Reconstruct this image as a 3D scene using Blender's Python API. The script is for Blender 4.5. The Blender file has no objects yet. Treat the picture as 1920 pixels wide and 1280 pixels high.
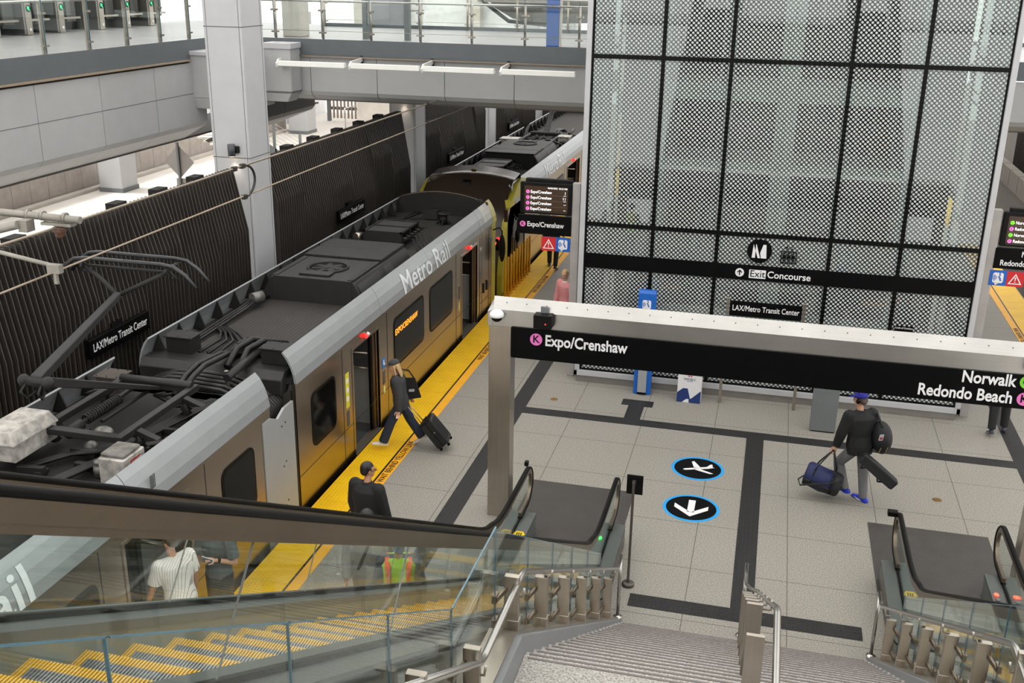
import bpy, bmesh, math, random
from math import sin, cos, pi, radians, sqrt, atan2, floor
from mathutils import Vector, Matrix
random.seed(7)
SC = bpy.context.scene
COL = SC.collection

# ------------------------------------------------------------------ camera
cam_d = bpy.data.cameras.new('camera')
cam = bpy.data.objects.new('camera', cam_d)
COL.objects.link(cam)
YAW, PITCH, ROLL = 0.240663311, 0.337704801, 0.0165669552
_f = Vector((-sin(YAW) * cos(PITCH), cos(YAW) * cos(PITCH), -sin(PITCH)))
_r = Vector((cos(YAW), sin(YAW), 0))
_u = _r.cross(_f)
_r2 = _r * cos(ROLL) + _u * sin(ROLL)
_u2 = -_r * sin(ROLL) + _u * cos(ROLL)
_m = Matrix((_r2, _u2, -_f)).transposed().to_4x4()
_m.translation = Vector((0, 0, 8.1))
cam.matrix_world = _m
cam_d.sensor_width = 36
cam_d.lens = 1973.05 / 1920 * 36
cam_d.clip_start, cam_d.clip_end = 0.05, 600
SC.camera = cam

# ------------------------------------------------------------------ sky, sun, exposure
W = bpy.data.worlds.new('sky')
SC.world = W
W.use_nodes = True
nt = W.node_tree
nt.nodes.clear()
wo = nt.nodes.new('ShaderNodeOutputWorld')
wb = nt.nodes.new('ShaderNodeBackground')
wb.inputs['Color'].default_value = (1.0, 0.985, 0.955, 1)
wb.inputs['Strength'].default_value = 1.35
nt.links.new(wb.outputs[0], wo.inputs[0])
sun_d = bpy.data.lights.new('sun', 'SUN')
sun_d.energy = 3.4
sun_d.angle = radians(12)
sun_d.color = (1.0, 0.96, 0.9)
sun = bpy.data.objects.new('sun', sun_d)
COL.objects.link(sun)
sun.rotation_euler = Vector((0.69, 0.12, -0.71)).to_track_quat('-Z', 'Y').to_euler()
vs = SC.view_settings
vs.view_transform = 'Standard'
vs.look = 'None'
vs.exposure = 0.30
vs.gamma = 1.0
vs.use_curve_mapping = False
SC.cycles.use_denoising = True
SC.cycles.max_bounces = 10
SC.cycles.transparent_max_bounces = 24
SC.cycles.glossy_bounces = 4
SC.cycles.transmission_bounces = 4
SC.cycles.caustics_reflective = False
SC.cycles.caustics_refractive = False

# ------------------------------------------------------------------ materials
_mats = {}


def lin(c):
    if isinstance(c, (int, float)):
        c = (c, c, c)
    return tuple(((x / 255.0) / 12.92 if x / 255.0 <= 0.04045 else ((x / 255.0 + 0.055) / 1.055) ** 2.4) for x in c)


class NT:
    def __init__(s, m):
        m.use_nodes = True
        s.t = m.node_tree
        s.t.nodes.clear()
        s.out = s.n('ShaderNodeOutputMaterial')

    def n(s, kind, **kw):
        o = s.t.nodes.new(kind)
        for k, v in kw.items():
            setattr(o, k, v)
        return o

    def l(s, a, b):
        s.t.links.new(a, b)

    def math(s, op, a, b=None, c=None):
        o = s.n('ShaderNodeMath', operation=op)
        for i, v in enumerate((a, b, c)):
            if v is None:
                continue
            if hasattr(v, 'links'):
                s.l(v, o.inputs[i])
            else:
                o.inputs[i].default_value = v
        return o.outputs[0]

    def coords(s):
        tc = s.n('ShaderNodeNewGeometry')
        sp = s.n('ShaderNodeSeparateXYZ')
        s.l(tc.outputs['Position'], sp.inputs[0])
        return tc.outputs['Position'], sp.outputs[0], sp.outputs[1], sp.outputs[2]

    def noise(s, scale, detail=3, vec=None, rough=0.55):
        o = s.n('ShaderNodeTexNoise')
        o.inputs['Scale'].default_value = scale
        o.inputs['Detail'].default_value = detail
        o.inputs['Roughness'].default_value = rough
        if vec is not None:
            s.l(vec, o.inputs['Vector'])
        return o.outputs['Fac']

    def mix(s, fac, a, b):
        o = s.n('ShaderNodeMix', data_type='RGBA')
        for sock, v in ((o.inputs[0], fac), (o.inputs[6], a), (o.inputs[7], b)):
            if hasattr(v, 'links'):
                s.l(v, sock)
            elif isinstance(v, (int, float)):
                sock.default_value = v
            else:
                sock.default_value = (*v[:3], 1)
        return o.outputs[2]

    def ramp(s, fac, lo, hi):
        o = s.n('ShaderNodeMapRange')
        s.l(fac, o.inputs[0])
        o.inputs[1].default_value = lo
        o.inputs[2].default_value = hi
        return o.outputs[0]

    def bsdf(s, color, rough=0.5, metal=0.0, spec=0.5):
        o = s.n('ShaderNodeBsdfPrincipled')
        for key, v in (('Base Color', color), ('Roughness', rough), ('Metallic', metal), ('Specular IOR Level', spec)):
            sock = o.inputs[key]
            if hasattr(v, 'links'):
                s.l(v, sock)
            elif isinstance(v, (int, float)):
                sock.default_value = v if key != 'Base Color' else (v, v, v, 1)
            else:
                sock.default_value = (*v[:3], 1)
        s.l(o.outputs[0], s.out.inputs[0])
        return o

    def bump(s, b, h, strength=0.3, dist=0.01):
        o = s.n('ShaderNodeBump')
        o.inputs['Strength'].default_value = strength
        o.inputs['Distance'].default_value = dist
        s.l(h, o.inputs['Height'])
        s.l(o.outputs[0], b.inputs['Normal'])


def mat(name, color=None, rough=0.5, metal=0.0, spec=0.5, var=0.08, scale=3.0, emit=0.0, bump=0.0):
    """plain painted / metal / cloth material with a little procedural wear"""
    if name in _mats:
        return _mats[name]
    m = bpy.data.materials.new(name)
    _mats[name] = m
    t = NT(m)
    c = lin(color)
    if emit:
        b = t.bsdf(c, rough, metal, spec)
        b.inputs['Emission Color'].default_value = (*c, 1)
        b.inputs['Emission Strength'].default_value = emit
        return m
    pos = t.coords()[0]
    nz = t.noise(scale, 4, pos)
    col = t.mix(t.ramp(nz, 0.3, 0.7), tuple(x * (1 - var) for x in c), tuple(min(1, x * (1 + var)) for x in c))
    b = t.bsdf(col, rough, metal, spec)
    if bump:
        t.bump(b, t.noise(scale * 12, 3, pos), bump, 0.004)
    return m


def metal_mat(name, color, rough, axis=2, streak=0.18, metal=1.0):
    """brushed stainless steel: fine streaks along one axis"""
    m = bpy.data.materials.new(name)
    _mats[name] = m
    t = NT(m)
    pos, x, y, z = t.coords()
    mp = t.n('ShaderNodeMapping')
    sc = [60, 60, 60]
    sc[axis] = 1.2
    mp.inputs['Scale'].default_value = sc
    t.l(pos, mp.inputs['Vector'])
    nz = t.noise(1.0, 3, mp.outputs[0])
    big = t.noise(1.6, 3, pos)
    c = lin(color)
    f = t.math('ADD', t.math('MULTIPLY', nz, 0.3), t.math('MULTIPLY', big, 0.7))
    col = t.mix(t.ramp(f, 0.3, 0.7), tuple(v * (1 - streak) for v in c), tuple(min(1, v * (1 + streak)) for v in c))
    r = t.math('ADD', t.math('MULTIPLY', nz, 0.05), rough - 0.025)
    t.bsdf(col, r, metal)
    return m


def granite(name, base, joints=True):
    m = bpy.data.materials.new(name)
    _mats[name] = m
    t = NT(m)
    pos, x, y, z = t.coords()
    c = lin(base)
    sp = t.noise(58, 2, pos, 0.75)
    sp2 = t.noise(38, 3, pos, 0.6)
    big = t.noise(0.7, 4, pos)
    col = t.mix(t.ramp(sp, 0.34, 0.66), tuple(v * 0.42 for v in c), tuple(min(1, v * 1.55) for v in c))
    col = t.mix(t.math('MULTIPLY', t.ramp(sp2, 0.35, 0.7), 0.35), col, tuple(v * 0.8 for v in c))
    col = t.mix(t.math('MULTIPLY', t.ramp(big, 0.4, 0.75), 0.28), col, tuple(v * q for v, q in zip(c, (0.84, 0.80, 0.74))))
    if joints:
        def line(s, off, step, w):
            fr = t.math('FRACT', t.math('DIVIDE', t.math('SUBTRACT', s, off), step))
            d = t.math('MINIMUM', fr, t.math('SUBTRACT', 1.0, fr))
            return t.math('LESS_THAN', d, w / step)
        j = t.math('MAXIMUM', line(x, 0.75, 1.36, 0.006), line(y, 14.87, 1.33, 0.006))
        col = t.mix(t.math('MULTIPLY', j, 0.72), col, lin((58, 55, 50)))
    t.bsdf(col, 0.62, 0.0, 0.35)
    return m


def tactile(name, base, pitch, rough=0.5, joint=0.61):
    """warning paving with raised domes"""
    m = bpy.data.materials.new(name)
    _mats[name] = m
    t = NT(m)
    pos, x, y, z = t.coords()
    u = t.math('SUBTRACT', t.math('FRACT', t.math('DIVIDE', x, pitch)), 0.5)
    v = t.math('SUBTRACT', t.math('FRACT', t.math('DIVIDE', y, pitch)), 0.5)
    d = t.math('SQRT', t.math('ADD', t.math('MULTIPLY', u, u), t.math('MULTIPLY', v, v)))
    dome = t.n('ShaderNodeMapRange')
    dome.interpolation_type = 'SMOOTHSTEP'
    t.l(d, dome.inputs[0])
    dome.inputs[1].default_value = 0.34
    dome.inputs[2].default_value = 0.16
    fr = t.math('FRACT', t.math('DIVIDE', y, joint))
    dj = t.math('MINIMUM', fr, t.math('SUBTRACT', 1.0, fr))
    jm = t.math('LESS_THAN', dj, 0.004 / joint)
    c = lin(base)
    nz = t.noise(2.2, 4, pos)
    col = t.mix(t.ramp(nz, 0.3, 0.7), tuple(q * 0.9 for q in c), tuple(min(1, q * 1.08) for q in c))
    col = t.mix(t.math('MULTIPLY', jm, 0.5), col, tuple(q * 0.35 for q in c))
    b = t.bsdf(col, rough, 0, 0.4)
    t.bump(b, dome.outputs[0], 0.8, 0.006)
    return m


def glass(name, tint=(0.9, 0.96, 0.94), refl=1.0, frit=False, haze=0.0):
    m = bpy.data.materials.new(name)
    _mats[name] = m
    t = NT(m)
    tr = t.n('ShaderNodeBsdfTransparent')
    tr.inputs[0].default_value = (*tint, 1)
    gl = t.n('ShaderNodeBsdfGlossy')
    gl.inputs['Color'].default_value = (0.95, 1, 0.99, 1)
    gl.inputs['Roughness'].default_value = 0.01
    lw = t.n('ShaderNodeLayerWeight')
    lw.inputs[0].default_value = 0.5
    f5 = t.math('POWER', lw.outputs['Facing'], 5.0)
    fr = t.math('ADD', t.math('MULTIPLY', f5, 0.9), 0.04)
    mx = t.n('ShaderNodeMixShader')
    t.l(t.math('MINIMUM', t.math('MULTIPLY', fr, refl), 0.95), mx.inputs[0])
    t.l(tr.outputs[0], mx.inputs[1])
    t.l(gl.outputs[0], mx.inputs[2])
    sh = mx.outputs[0]
    if haze:
        df0 = t.n('ShaderNodeBsdfDiffuse')
        df0.inputs[0].default_value = (0.62, 0.72, 0.69, 1)
        mh = t.n('ShaderNodeMixShader')
        mh.inputs[0].default_value = haze
        t.l(sh, mh.inputs[1])
        t.l(df0.outputs[0], mh.inputs[2])
        sh = mh.outputs[0]
    if frit:
        pos, x, y, z = t.coords()
        P = 0.087
        uu = t.math('DIVIDE', t.math('ADD', x, y), P)
        vv = t.math('DIVIDE', z, P)

        def dots(o):
            a = t.math('SUBTRACT', t.math('FRACT', t.math('ADD', uu, o)), 0.5)
            b = t.math('SUBTRACT', t.math('FRACT', t.math('ADD', vv, o)), 0.5)
            return t.math('SQRT', t.math('ADD', t.math('MULTIPLY', a, a), t.math('MULTIPLY', b, b)))
        d = t.math('MINIMUM', dots(0.0), dots(0.5))
        k = t.math('LESS_THAN', d, 0.245)
        df = t.n('ShaderNodeBsdfDiffuse')
        df.inputs[0].default_value = (*lin((200, 202, 204)), 1)
        m2 = t.n('ShaderNodeMixShader')
        t.l(k, m2.inputs[0])
        t.l(sh, m2.inputs[1])
        t.l(df.outputs[0], m2.inputs[2])
        sh = m2.outputs[0]
    t.l(sh, t.out.inputs[0])
    return m


def striped(name, c0, c1, axis, pitch, duty=0.5, rough=0.5, metal=0.0, bumpy=0.5):
    """fine parallel ribs"""
    m = bpy.data.materials.new(name)
    _mats[name] = m
    t = NT(m)
    co = t.coords()
    fr = t.math('FRACT', t.math('DIVIDE', co[1 + axis], pitch))
    k = t.math('LESS_THAN', fr, duty)
    nz = t.noise(3.5, 4, co[0])
    a = t.mix(t.ramp(nz, 0.3, 0.7), tuple(v * 0.85 for v in lin(c0)), tuple(v * 1.15 for v in lin(c0)))
    col = t.mix(k, a, lin(c1))
    b = t.bsdf(col, rough, metal)
    if bumpy:
        t.bump(b, k, bumpy, 0.006)
    return m


# ------------------------------------------------------------------ mesh building
BASE = {}


class MB:
    def __init__(s):
        s.v, s.f, s.smooth = [], [], []

    def add(s, vs_, fs, sm=False):
        o = len(s.v)
        s.v += [tuple(p) for p in vs_]
        for f in fs:
            s.f.append(tuple(i + o for i in f))
            s.smooth.append(sm)
        return s

    def box(s, x0, x1, y0, y1, z0, z1):
        x0, x1 = min(x0, x1), max(x0, x1)
        y0, y1 = min(y0, y1), max(y0, y1)
        z0, z1 = min(z0, z1), max(z0, z1)
        return s.add([(x0, y0, z0), (x1, y0, z0), (x1, y1, z0), (x0, y1, z0), (x0, y0, z1), (x1, y0, z1), (x1, y1, z1), (x0, y1, z1)],
                     [(0, 3, 2, 1), (4, 5, 6, 7), (0, 1, 5, 4), (1, 2, 6, 5), (2, 3, 7, 6), (3, 0, 4, 7)])

    def cb(s, c, d, rot=None):
        hx, hy, hz = d[0] / 2, d[1] / 2, d[2] / 2
        P = [Vector(p) for p in ((-hx, -hy, -hz), (hx, -hy, -hz), (hx, hy, -hz), (-hx, hy, -hz), (-hx, -hy, hz), (hx, -hy, hz), (hx, hy, hz), (-hx, hy, hz))]
        if rot is not None:
            P = [rot @ p for p in P]
        c = Vector(c)
        return s.add([p + c for p in P], [(0, 3, 2, 1), (4, 5, 6, 7), (0, 1, 5, 4), (1, 2, 6, 5), (2, 3, 7, 6), (3, 0, 4, 7)])

    def hexa(s, bot, top):
        """eight corners: two quads listed the same way round"""
        n = len(bot)
        return s.add(list(bot) + list(top), [tuple(range(n - 1, -1, -1)), tuple(range(n, 2 * n))] + [(i, (i + 1) % n, n + (i + 1) % n, n + i) for i in range(n)])

    def prism(s, poly, axis, a, b):
        def P(u, v, w):
            return {'x': (w, u, v), 'y': (u, w, v), 'z': (u, v, w)}[axis]
        return s.hexa([P(u, v, a) for u, v in poly], [P(u, v, b) for u, v in poly])

    def loft(s, rings, cap=True, sm=True, closed=True):
        n = len(rings[0])
        vs_ = [p for r in rings for p in r]
        fs = []
        for k in range(len(rings) - 1):
            for i in range(n if closed else n - 1):
                j = (i + 1) % n
                fs.append((k * n + i, k * n + j, (k + 1) * n + j, (k + 1) * n + i))
        s.add(vs_, fs, sm)
        if cap and closed:
            o = len(s.v) - len(vs_)
            s.f.append(tuple(o + i for i in range(n - 1, -1, -1)))
            s.smooth.append(False)
            s.f.append(tuple(o + (len(rings) - 1) * n + i for i in range(n)))
            s.smooth.append(False)
        return s

    def tube(s, path, r, n=8, cap=True, closed=False):
        path = [Vector(p) for p in path]
        rr = r if isinstance(r, (list, tuple)) else [r] * len(path)
        rings = []
        up = None
        for i, p in enumerate(path):
            if closed:
                t = path[(i + 1) % len(path)] - path[i - 1]
            else:
                t = path[min(i + 1, len(path) - 1)] - path[max(i - 1, 0)]
            t.normalize()
            if up is None:
                up = Vector((0, 0, 1)) if abs(t.z) < 0.9 else Vector((1, 0, 0))
            a = up - t * up.dot(t)
            if a.length < 1e-5:
                a = t.orthogonal()
            a.normalize()
            up = a
            b = t.cross(a)
            rings.append([p + (a * cos(2 * pi * k / n) + b * sin(2 * pi * k / n)) * rr[i] for k in range(n)])
        if closed:
            rings.append(rings[0])
        return s.loft(rings, cap and not closed)

    def cyl(s, p0, p1, r, n=12, r1=None):
        return s.tube([p0, p1], [r, r if r1 is None else r1], n)

    def sweep_yz(s, path, x, prof, sm=False):
        """sweep a closed profile (dx, dn) along a path in the plane x = const; dn is along the path's normal"""
        rings = []
        for i, (y, z) in enumerate(path):
            a = path[max(i - 1, 0)]
            b = path[min(i + 1, len(path) - 1)]
            ty, tz = b[0] - a[0], b[1] - a[1]
            L = sqrt(ty * ty + tz * tz) or 1
            ny, nz = -tz / L, ty / L
            rings.append([(x + dx, y + ny * dn, z + nz * dn) for dx, dn in prof])
        return s.loft(rings, True, sm)

    def ball(s, c, r, n=12, m=8):
        rx, ry, rz = r if isinstance(r, (list, tuple)) else (r, r, r)
        vs_ = [(c[0], c[1], c[2] - rz)]
        for j in range(1, m):
            a = -pi / 2 + pi * j / m
            for i in range(n):
                b = 2 * pi * i / n
                vs_.append((c[0] + rx * cos(a) * cos(b), c[1] + ry * cos(a) * sin(b), c[2] + rz * sin(a)))
        vs_.append((c[0], c[1], c[2] + rz))
        fs = [(0, 1 + (i + 1) % n, 1 + i) for i in range(n)]
        for j in range(m - 2):
            for i in range(n):
                fs.append((1 + j * n + i, 1 + j * n + (i + 1) % n, 1 + (j + 1) * n + (i + 1) % n, 1 + (j + 1) * n + i))
        L = len(vs_) - 1
        fs += [(L, 1 + (m - 2) * n + i, 1 + (m - 2) * n + (i + 1) % n) for i in range(n)]
        return s.add(vs_, fs, True)

    def lathe(s, prof, c=(0, 0, 0), n=20, axis='z'):
        rings = []
        for r, h in prof:
            if axis == 'z':
                rings.append([(c[0] + r * cos(2 * pi * k / n), c[1] + r * sin(2 * pi * k / n), c[2] + h) for k in range(n)])
            elif axis == 'y':
                rings.append([(c[0] + r * cos(2 * pi * k / n), c[1] + h, c[2] - r * sin(2 * pi * k / n)) for k in range(n)])
            else:
                rings.append([(c[0] + h, c[1] + r * cos(2 * pi * k / n), c[2] + r * sin(2 * pi * k / n)) for k in range(n)])
        return s.loft(rings)

    def build(s, name, m, parent=None, bevel=0.0, seg=1):
        me = bpy.data.meshes.new(name)
        off = BASE.get(parent.name, Vector()) if parent is not None else Vector()
        me.from_pydata([tuple(Vector(p) - off) for p in s.v], [], s.f)
        me.polygons.foreach_set('use_smooth', s.smooth)
        me.update()
        bm = bmesh.new()
        bm.from_mesh(me)
        bmesh.ops.recalc_face_normals(bm, faces=bm.faces[:])
        bm.to_mesh(me)
        bm.free()
        o = bpy.data.objects.new(name, me)
        COL.objects.link(o)
        me.materials.append(m)
        if parent is not None:
            o.parent = parent
            BASE[o.name] = off
        if bevel:
            md = o.modifiers.new('bevel', 'BEVEL')
            md.width = bevel
            md.segments = seg
            md.limit_method = 'ANGLE'
            md.angle_limit = radians(40)
        return o


def tag(o, label=None, cat=None, group=None, kind=None):
    for k, v in (('label', label), ('category', cat), ('group', group), ('kind', kind)):
        if v:
            o[k] = v
    return o


def thing(name, label, cat, loc=(0, 0, 0), group=None, local=False, rotz=0.0):
    o = bpy.data.objects.new(name, None)
    o.empty_display_size = 0.1
    COL.objects.link(o)
    o.location = loc
    o.rotation_euler[2] = rotz
    BASE[o.name] = Vector((0, 0, 0)) if local else Vector(loc)
    return tag(o, label, cat, group)


def dup(o, loc=None, label=None, parent=None, rotz=None, group=None):
    c = o.copy()
    COL.objects.link(c)
    if parent is not None:
        c.parent = parent
    BASE[c.name] = BASE.get(o.name, Vector())
    for ch in [x for x in bpy.data.objects if x.parent is o]:
        dup(ch, parent=c)
    if loc is not None:
        c.location = loc
    if rotz is not None:
        c.rotation_euler[2] = rotz
    if label:
        c['label'] = label
    if group:
        c['group'] = group
    return c


def text(body, size, m, parent, M, name='lettering', align='LEFT', weight=0.012, depth=0.002, sx=1.0, space=1.0):
    """lettering as a thin mesh; M places the text's own plane (x along the line, y up) in the world"""
    cu = bpy.data.curves.new('lettering', 'FONT')
    cu.body = body
    cu.size = size
    cu.align_x = align
    cu.align_y = 'CENTER'
    cu.offset = weight * size
    cu.extrude = depth
    cu.space_character = space
    cu.resolution_u = 3
    tmp = bpy.data.objects.new('tmp', cu)
    COL.objects.link(tmp)
    dg = bpy.context.evaluated_depsgraph_get()
    dg.update()
    me = bpy.data.meshes.new_from_object(tmp.evaluated_get(dg))
    bpy.data.objects.remove(tmp)
    off = BASE.get(parent.name, Vector())
    me.transform(Matrix.Translation(-off) @ M @ Matrix.Diagonal((sx, 1, 1, 1)))
    me.materials.clear()
    me.materials.append(m)
    o = bpy.data.objects.new(name, me)
    COL.objects.link(o)
    o.parent = parent
    BASE[o.name] = off
    return o


def face_m(p, right, up):
    r, u = Vector(right).normalized(), Vector(up).normalized()
    n = r.cross(u)
    M = Matrix((r, u, n)).transposed().to_4x4()
    M.translation = Vector(p)
    return M


def facing_cam(p):       # reads from -Y (text along +X)
    return face_m(p, (1, 0, 0), (0, 0, 1))


def plate(name, poly, M, depth, m, parent):
    """flat sign shape: polygon in the plane of M, pushed out by depth"""
    b = MB()
    n = len(poly)
    bot = [M @ Vector((x, y, 0)) for x, y in poly]
    top = [M @ Vector((x, y, depth)) for x, y in poly]
    b.hexa(bot, top)
    return b.build(name, m, parent)


def disc(r, n=32, cx=0, cy=0):
    return [(cx + r * cos(2 * pi * k / n), cy + r * sin(2 * pi * k / n)) for k in range(n)]


def rrect(x0, x1, y0, y1, r, n=5):
    out = []
    for cx, cy, a in ((x1 - r, y1 - r, 0), (x0 + r, y1 - r, 90), (x0 + r, y0 + r, 180), (x1 - r, y0 + r, 270)):
        for k in range(n + 1):
            t = radians(a + 90 * k / n)
            out.append((cx + r * cos(t), cy + r * sin(t)))
    return out


# shared materials
WHITE = mat('white_clad_panel', (186, 187, 190), 0.42, var=0.03)
GIRDW = mat('white_girder_panel', (173, 174, 175), 0.5, var=0.03)
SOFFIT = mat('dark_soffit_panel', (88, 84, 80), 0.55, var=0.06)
DKBEAM = mat('dark_grey_beam_paint', (92, 98, 102), 0.5, var=0.04)
BLACK = mat('black_paint', (11, 11, 11), 0.45, 0, 0.2, var=0.1)
RUBBER = mat('black_rubber', (9, 8, 8), 0.45, 0, 0.14, var=0.1)
SIGNBLK = mat('black_sign_face', (5, 5, 6), 0.5, 0, 0.12, var=0.05)
GUIDE = metal_mat('dark_brushed_guide', (134, 122, 108), 0.38, 1, 0.10)
TXT = mat('white_lettering', (236, 236, 238), 0.5, var=0.01)
PINK = mat('pink_disc', (236, 120, 196), 0.5, var=0.02)
GREEN = mat('green_disc', (126, 214, 60), 0.5, var=0.02)
STEEL = metal_mat('brushed_stainless', (176, 168, 158), 0.34, 2, 0.14)
STEELX = metal_mat('brushed_stainless_beam', (186, 184, 181), 0.36, 0, 0.12)
TUBE = metal_mat('satin_steel_tube', (190, 188, 184), 0.24, 1, 0.06)
GREYMET = mat('grey_enamel', (112, 116, 118), 0.45, var=0.04)
GRAN = granite('speckled_granite_paving', (152, 148, 140))
GRANS = granite('granite_stair', (166, 163, 158), False)
CONC = mat('plaza_concrete', (214, 209, 202), 0.8, var=0.06, scale=1.2)
CONC2 = mat('board_formed_concrete', (190, 184, 176), 0.85, var=0.1, scale=1.6, bump=0.2)
YEL = tactile('yellow_warning_tile', (255, 196, 0), 0.061)
YEL2 = mat('amber_edge_paving', (252, 180, 30), 0.55, var=0.05)
BLKTAC = tactile('black_tactile_tile', (38, 37, 38), 0.0605, 0.6, 0.305)
GLASS = glass('clear_balustrade_glass', (0.955, 0.98, 0.97), 0.75)
GEDGE = mat('blue_green_glass_edge', (84, 116, 130), 0.2, var=0.1)
FRIT = glass('dotted_tower_glass', (0.66, 0.74, 0.71), 1.6, frit=True, haze=0.012)


def translucent(name, color, share):
    m = bpy.data.materials.new(name)
    _mats[name] = m
    t = NT(m)
    a = t.n('ShaderNodeBsdfDiffuse')
    a.inputs[0].default_value = (*lin(color), 1)
    b = t.n('ShaderNodeBsdfTranslucent')
    b.inputs[0].default_value = (*lin(color), 1)
    x = t.n('ShaderNodeMixShader')
    x.inputs[0].default_value = share
    t.l(a.outputs[0], x.inputs[1])
    t.l(b.outputs[0], x.inputs[2])
    t.l(x.outputs[0], t.out.inputs[0])
    return m
# ================================================================== SETTING
def struct(o):
    o['kind'] = 'structure'
    return o


XL, XR = -6.62, 6.9           # platform edges
b = MB()
# platform deck, with the stair/escalator pit left solid
b.box(XL + 0.02, XR - 0.02, 5.0, 70, -0.25, 0)
struct(b.build('floor', GRAN))
b = MB()
b.box(XL + 0.25, XR - 0.25, 5.0, 70, -1.2, -0.25)
struct(b.build('trim_1', mat('dark_platform_wall', (58, 55, 52), 0.8)))

# track bed and rails
BALLAST = mat('track_ballast', (74, 68, 62), 0.95, var=0.35, scale=14, bump=0.8)
b = MB()
b.box(-11.4, XL + 0.25, 0, 75, -1.45, -1.2)
b.box(XR - 0.25, 22, 0, 110, -1.45, -1.2)
struct(b.build('floor', BALLAST))
RAILM = mat('rail_steel', (92, 78, 66), 0.4, 0.8)
for k, x in enumerate((-8.74, -7.3, 7.75, 9.19)):
    b = MB()
    b.prism([(x - 0.07, -1.2), (x + 0.07, -1.2), (x + 0.07, -1.18), (x + 0.015, -1.16), (x + 0.015, -1.07), (x + 0.036, -1.06), (x + 0.036, -1.03), (x - 0.036, -1.03), (x - 0.036, -1.06), (x - 0.015, -1.07), (x - 0.015, -1.16), (x - 0.07, -1.18)], 'y', 0, 105)
    tag(b.build('running_rail', RAILM), ('outer steel running rail beneath the trains on the fin wall side', 'steel running rail beneath the trains on the yellow strip side', 'steel running rail of the empty track, on the platform side', 'steel running rail of the empty track, on the far wall side')[k], 'rail', 'running rails')

# ------------------------------------------------------------------ yellow strips and guide paths
def strip(label, x0, x1, y0, y1, m, name='tactile_strip', cat='tactile paving', h=0.006):
    t = thing(name, label, cat, ((x0 + x1) / 2, (y0 + y1) / 2, 0))
    MB().box(x0, x1, y0, y1, 0, h).build('tiles', m, t)
    return t


def yellow(x_edge, s, y0, y1, label, starts):
    t = thing('yellow_warning_strip', label, 'tactile paving', (x_edge, y0, 0))
    x1 = x_edge + s * 0.61
    MB().box(x_edge, x1, y0, y1, 0, 0.007).build('dome_tiles', YEL, t)
    MB().box(x1 + s * 0.035, x1 + s * 0.2, y0, y1, 0, 0.006).build('amber_edge', YEL2, t)
    MB().box(x1, x1 + s * 0.035, y0, y1, 0, 0.0065).build('black_line', BLACK, t)
    xm = x1 + s * 0.118
    for y in starts:
        M = face_m((xm, y, 0.008), (0, 1, 0), (-1, 0, 0)) if s > 0 else face_m((xm, y, 0.008), (0, -1, 0), (1, 0, 0))
        text('WAIT BEHIND YELLOW LINE', 0.155, BLACK, t, M, sx=0.84, weight=0.004, depth=0.0015)
    return t


yellow(XL, 1, 5, 70, 'long yellow warning strip along the platform edge beside the trains', (8.8, 14.86, 21.0, 26.4, 32.7, 39))
yellow(XR - 0.02, -1, 5, 70, 'yellow warning strip along the edge of the empty track', (20.5, 26.9, 32.9, 39))

strip('long black guide path running beside the yellow strip by the trains', -4.60, -4.29, 5, 70, BLKTAC, 'guide_path', h=0.005)
strip('long black guide path running on the platform side with the empty track', 4.66, 4.97, 5, 70, BLKTAC, 'guide_path', h=0.005)
strip('black guide path crossing the platform in front of the glass tower', -4.29, 4.66, 18.40, 18.70, BLKTAC, 'guide_path', h=0.0052)
strip('black guide path down the middle of the platform from the stairs', 0.0, 0.31, 12.66, 18.40, BLKTAC, 'guide_path', h=0.0052)
strip('short black warning band across the foot of the stairs', -1.36, 1.71, 12.35, 12.66, BLKTAC, 'warning_band', h=0.0052)
t = thing('guide_path_spur', 'short T-shaped black guide spur in front of the blue help point', 'tactile paving', (-2.18, 19.1, 0))
MB().box(-2.34, -2.03, 18.70, 19.36, 0, 0.0056).build('stem_tiles', BLKTAC, t)
MB().box(-2.49, -1.87, 19.36, 19.66, 0, 0.0056).build('cross_tiles', BLKTAC, t)

for x, y, lb in ((-3.83, 19.25, 'small round bronze floor cap near the guide path beside the tower'), (3.14, 16.77, 'small round bronze floor cap near the escalator with red lights')):
    t = thing('bronze_floor_stud', lb, 'floor stud', (x, y, 0), 'bronze floor caps')
    MB().lathe([(0.0, 0), (0.075, 0), (0.075, 0.004), (0.06, 0.006), (0, 0.006)], (x, y, 0), 20).build('cap', mat('bronze', (140, 108, 64), 0.45, 0.6), t)

# floor stickers with aeroplane and arrow
BLUE = mat('sky_blue_ring', (40, 160, 232), 0.5, var=0.02)
def sticker(x, y, label, shapes, r=0.455):
    t = thing('floor_sticker', label, 'floor sticker', (x, y, 0), 'round floor stickers')
    M = face_m((x, y, 0.0), (1, 0, 0), (0, 1, 0))
    plate('blue_rim', disc(r, 48), M, 0.003, BLUE, t)
    plate('black_disc', disc(r * 0.885, 48), M, 0.0038, SIGNBLK, t)
    for p in shapes:
        plate('pictogram', p, M, 0.0046, TXT, t)


def tr(poly, s=1.0, a=0.0, dx=0, dy=0):
    ca, sa = cos(radians(a)), sin(radians(a))
    return [(s * (x * ca - y * sa) + dx, s * (x * sa + y * ca) + dy) for x, y in poly]


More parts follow.
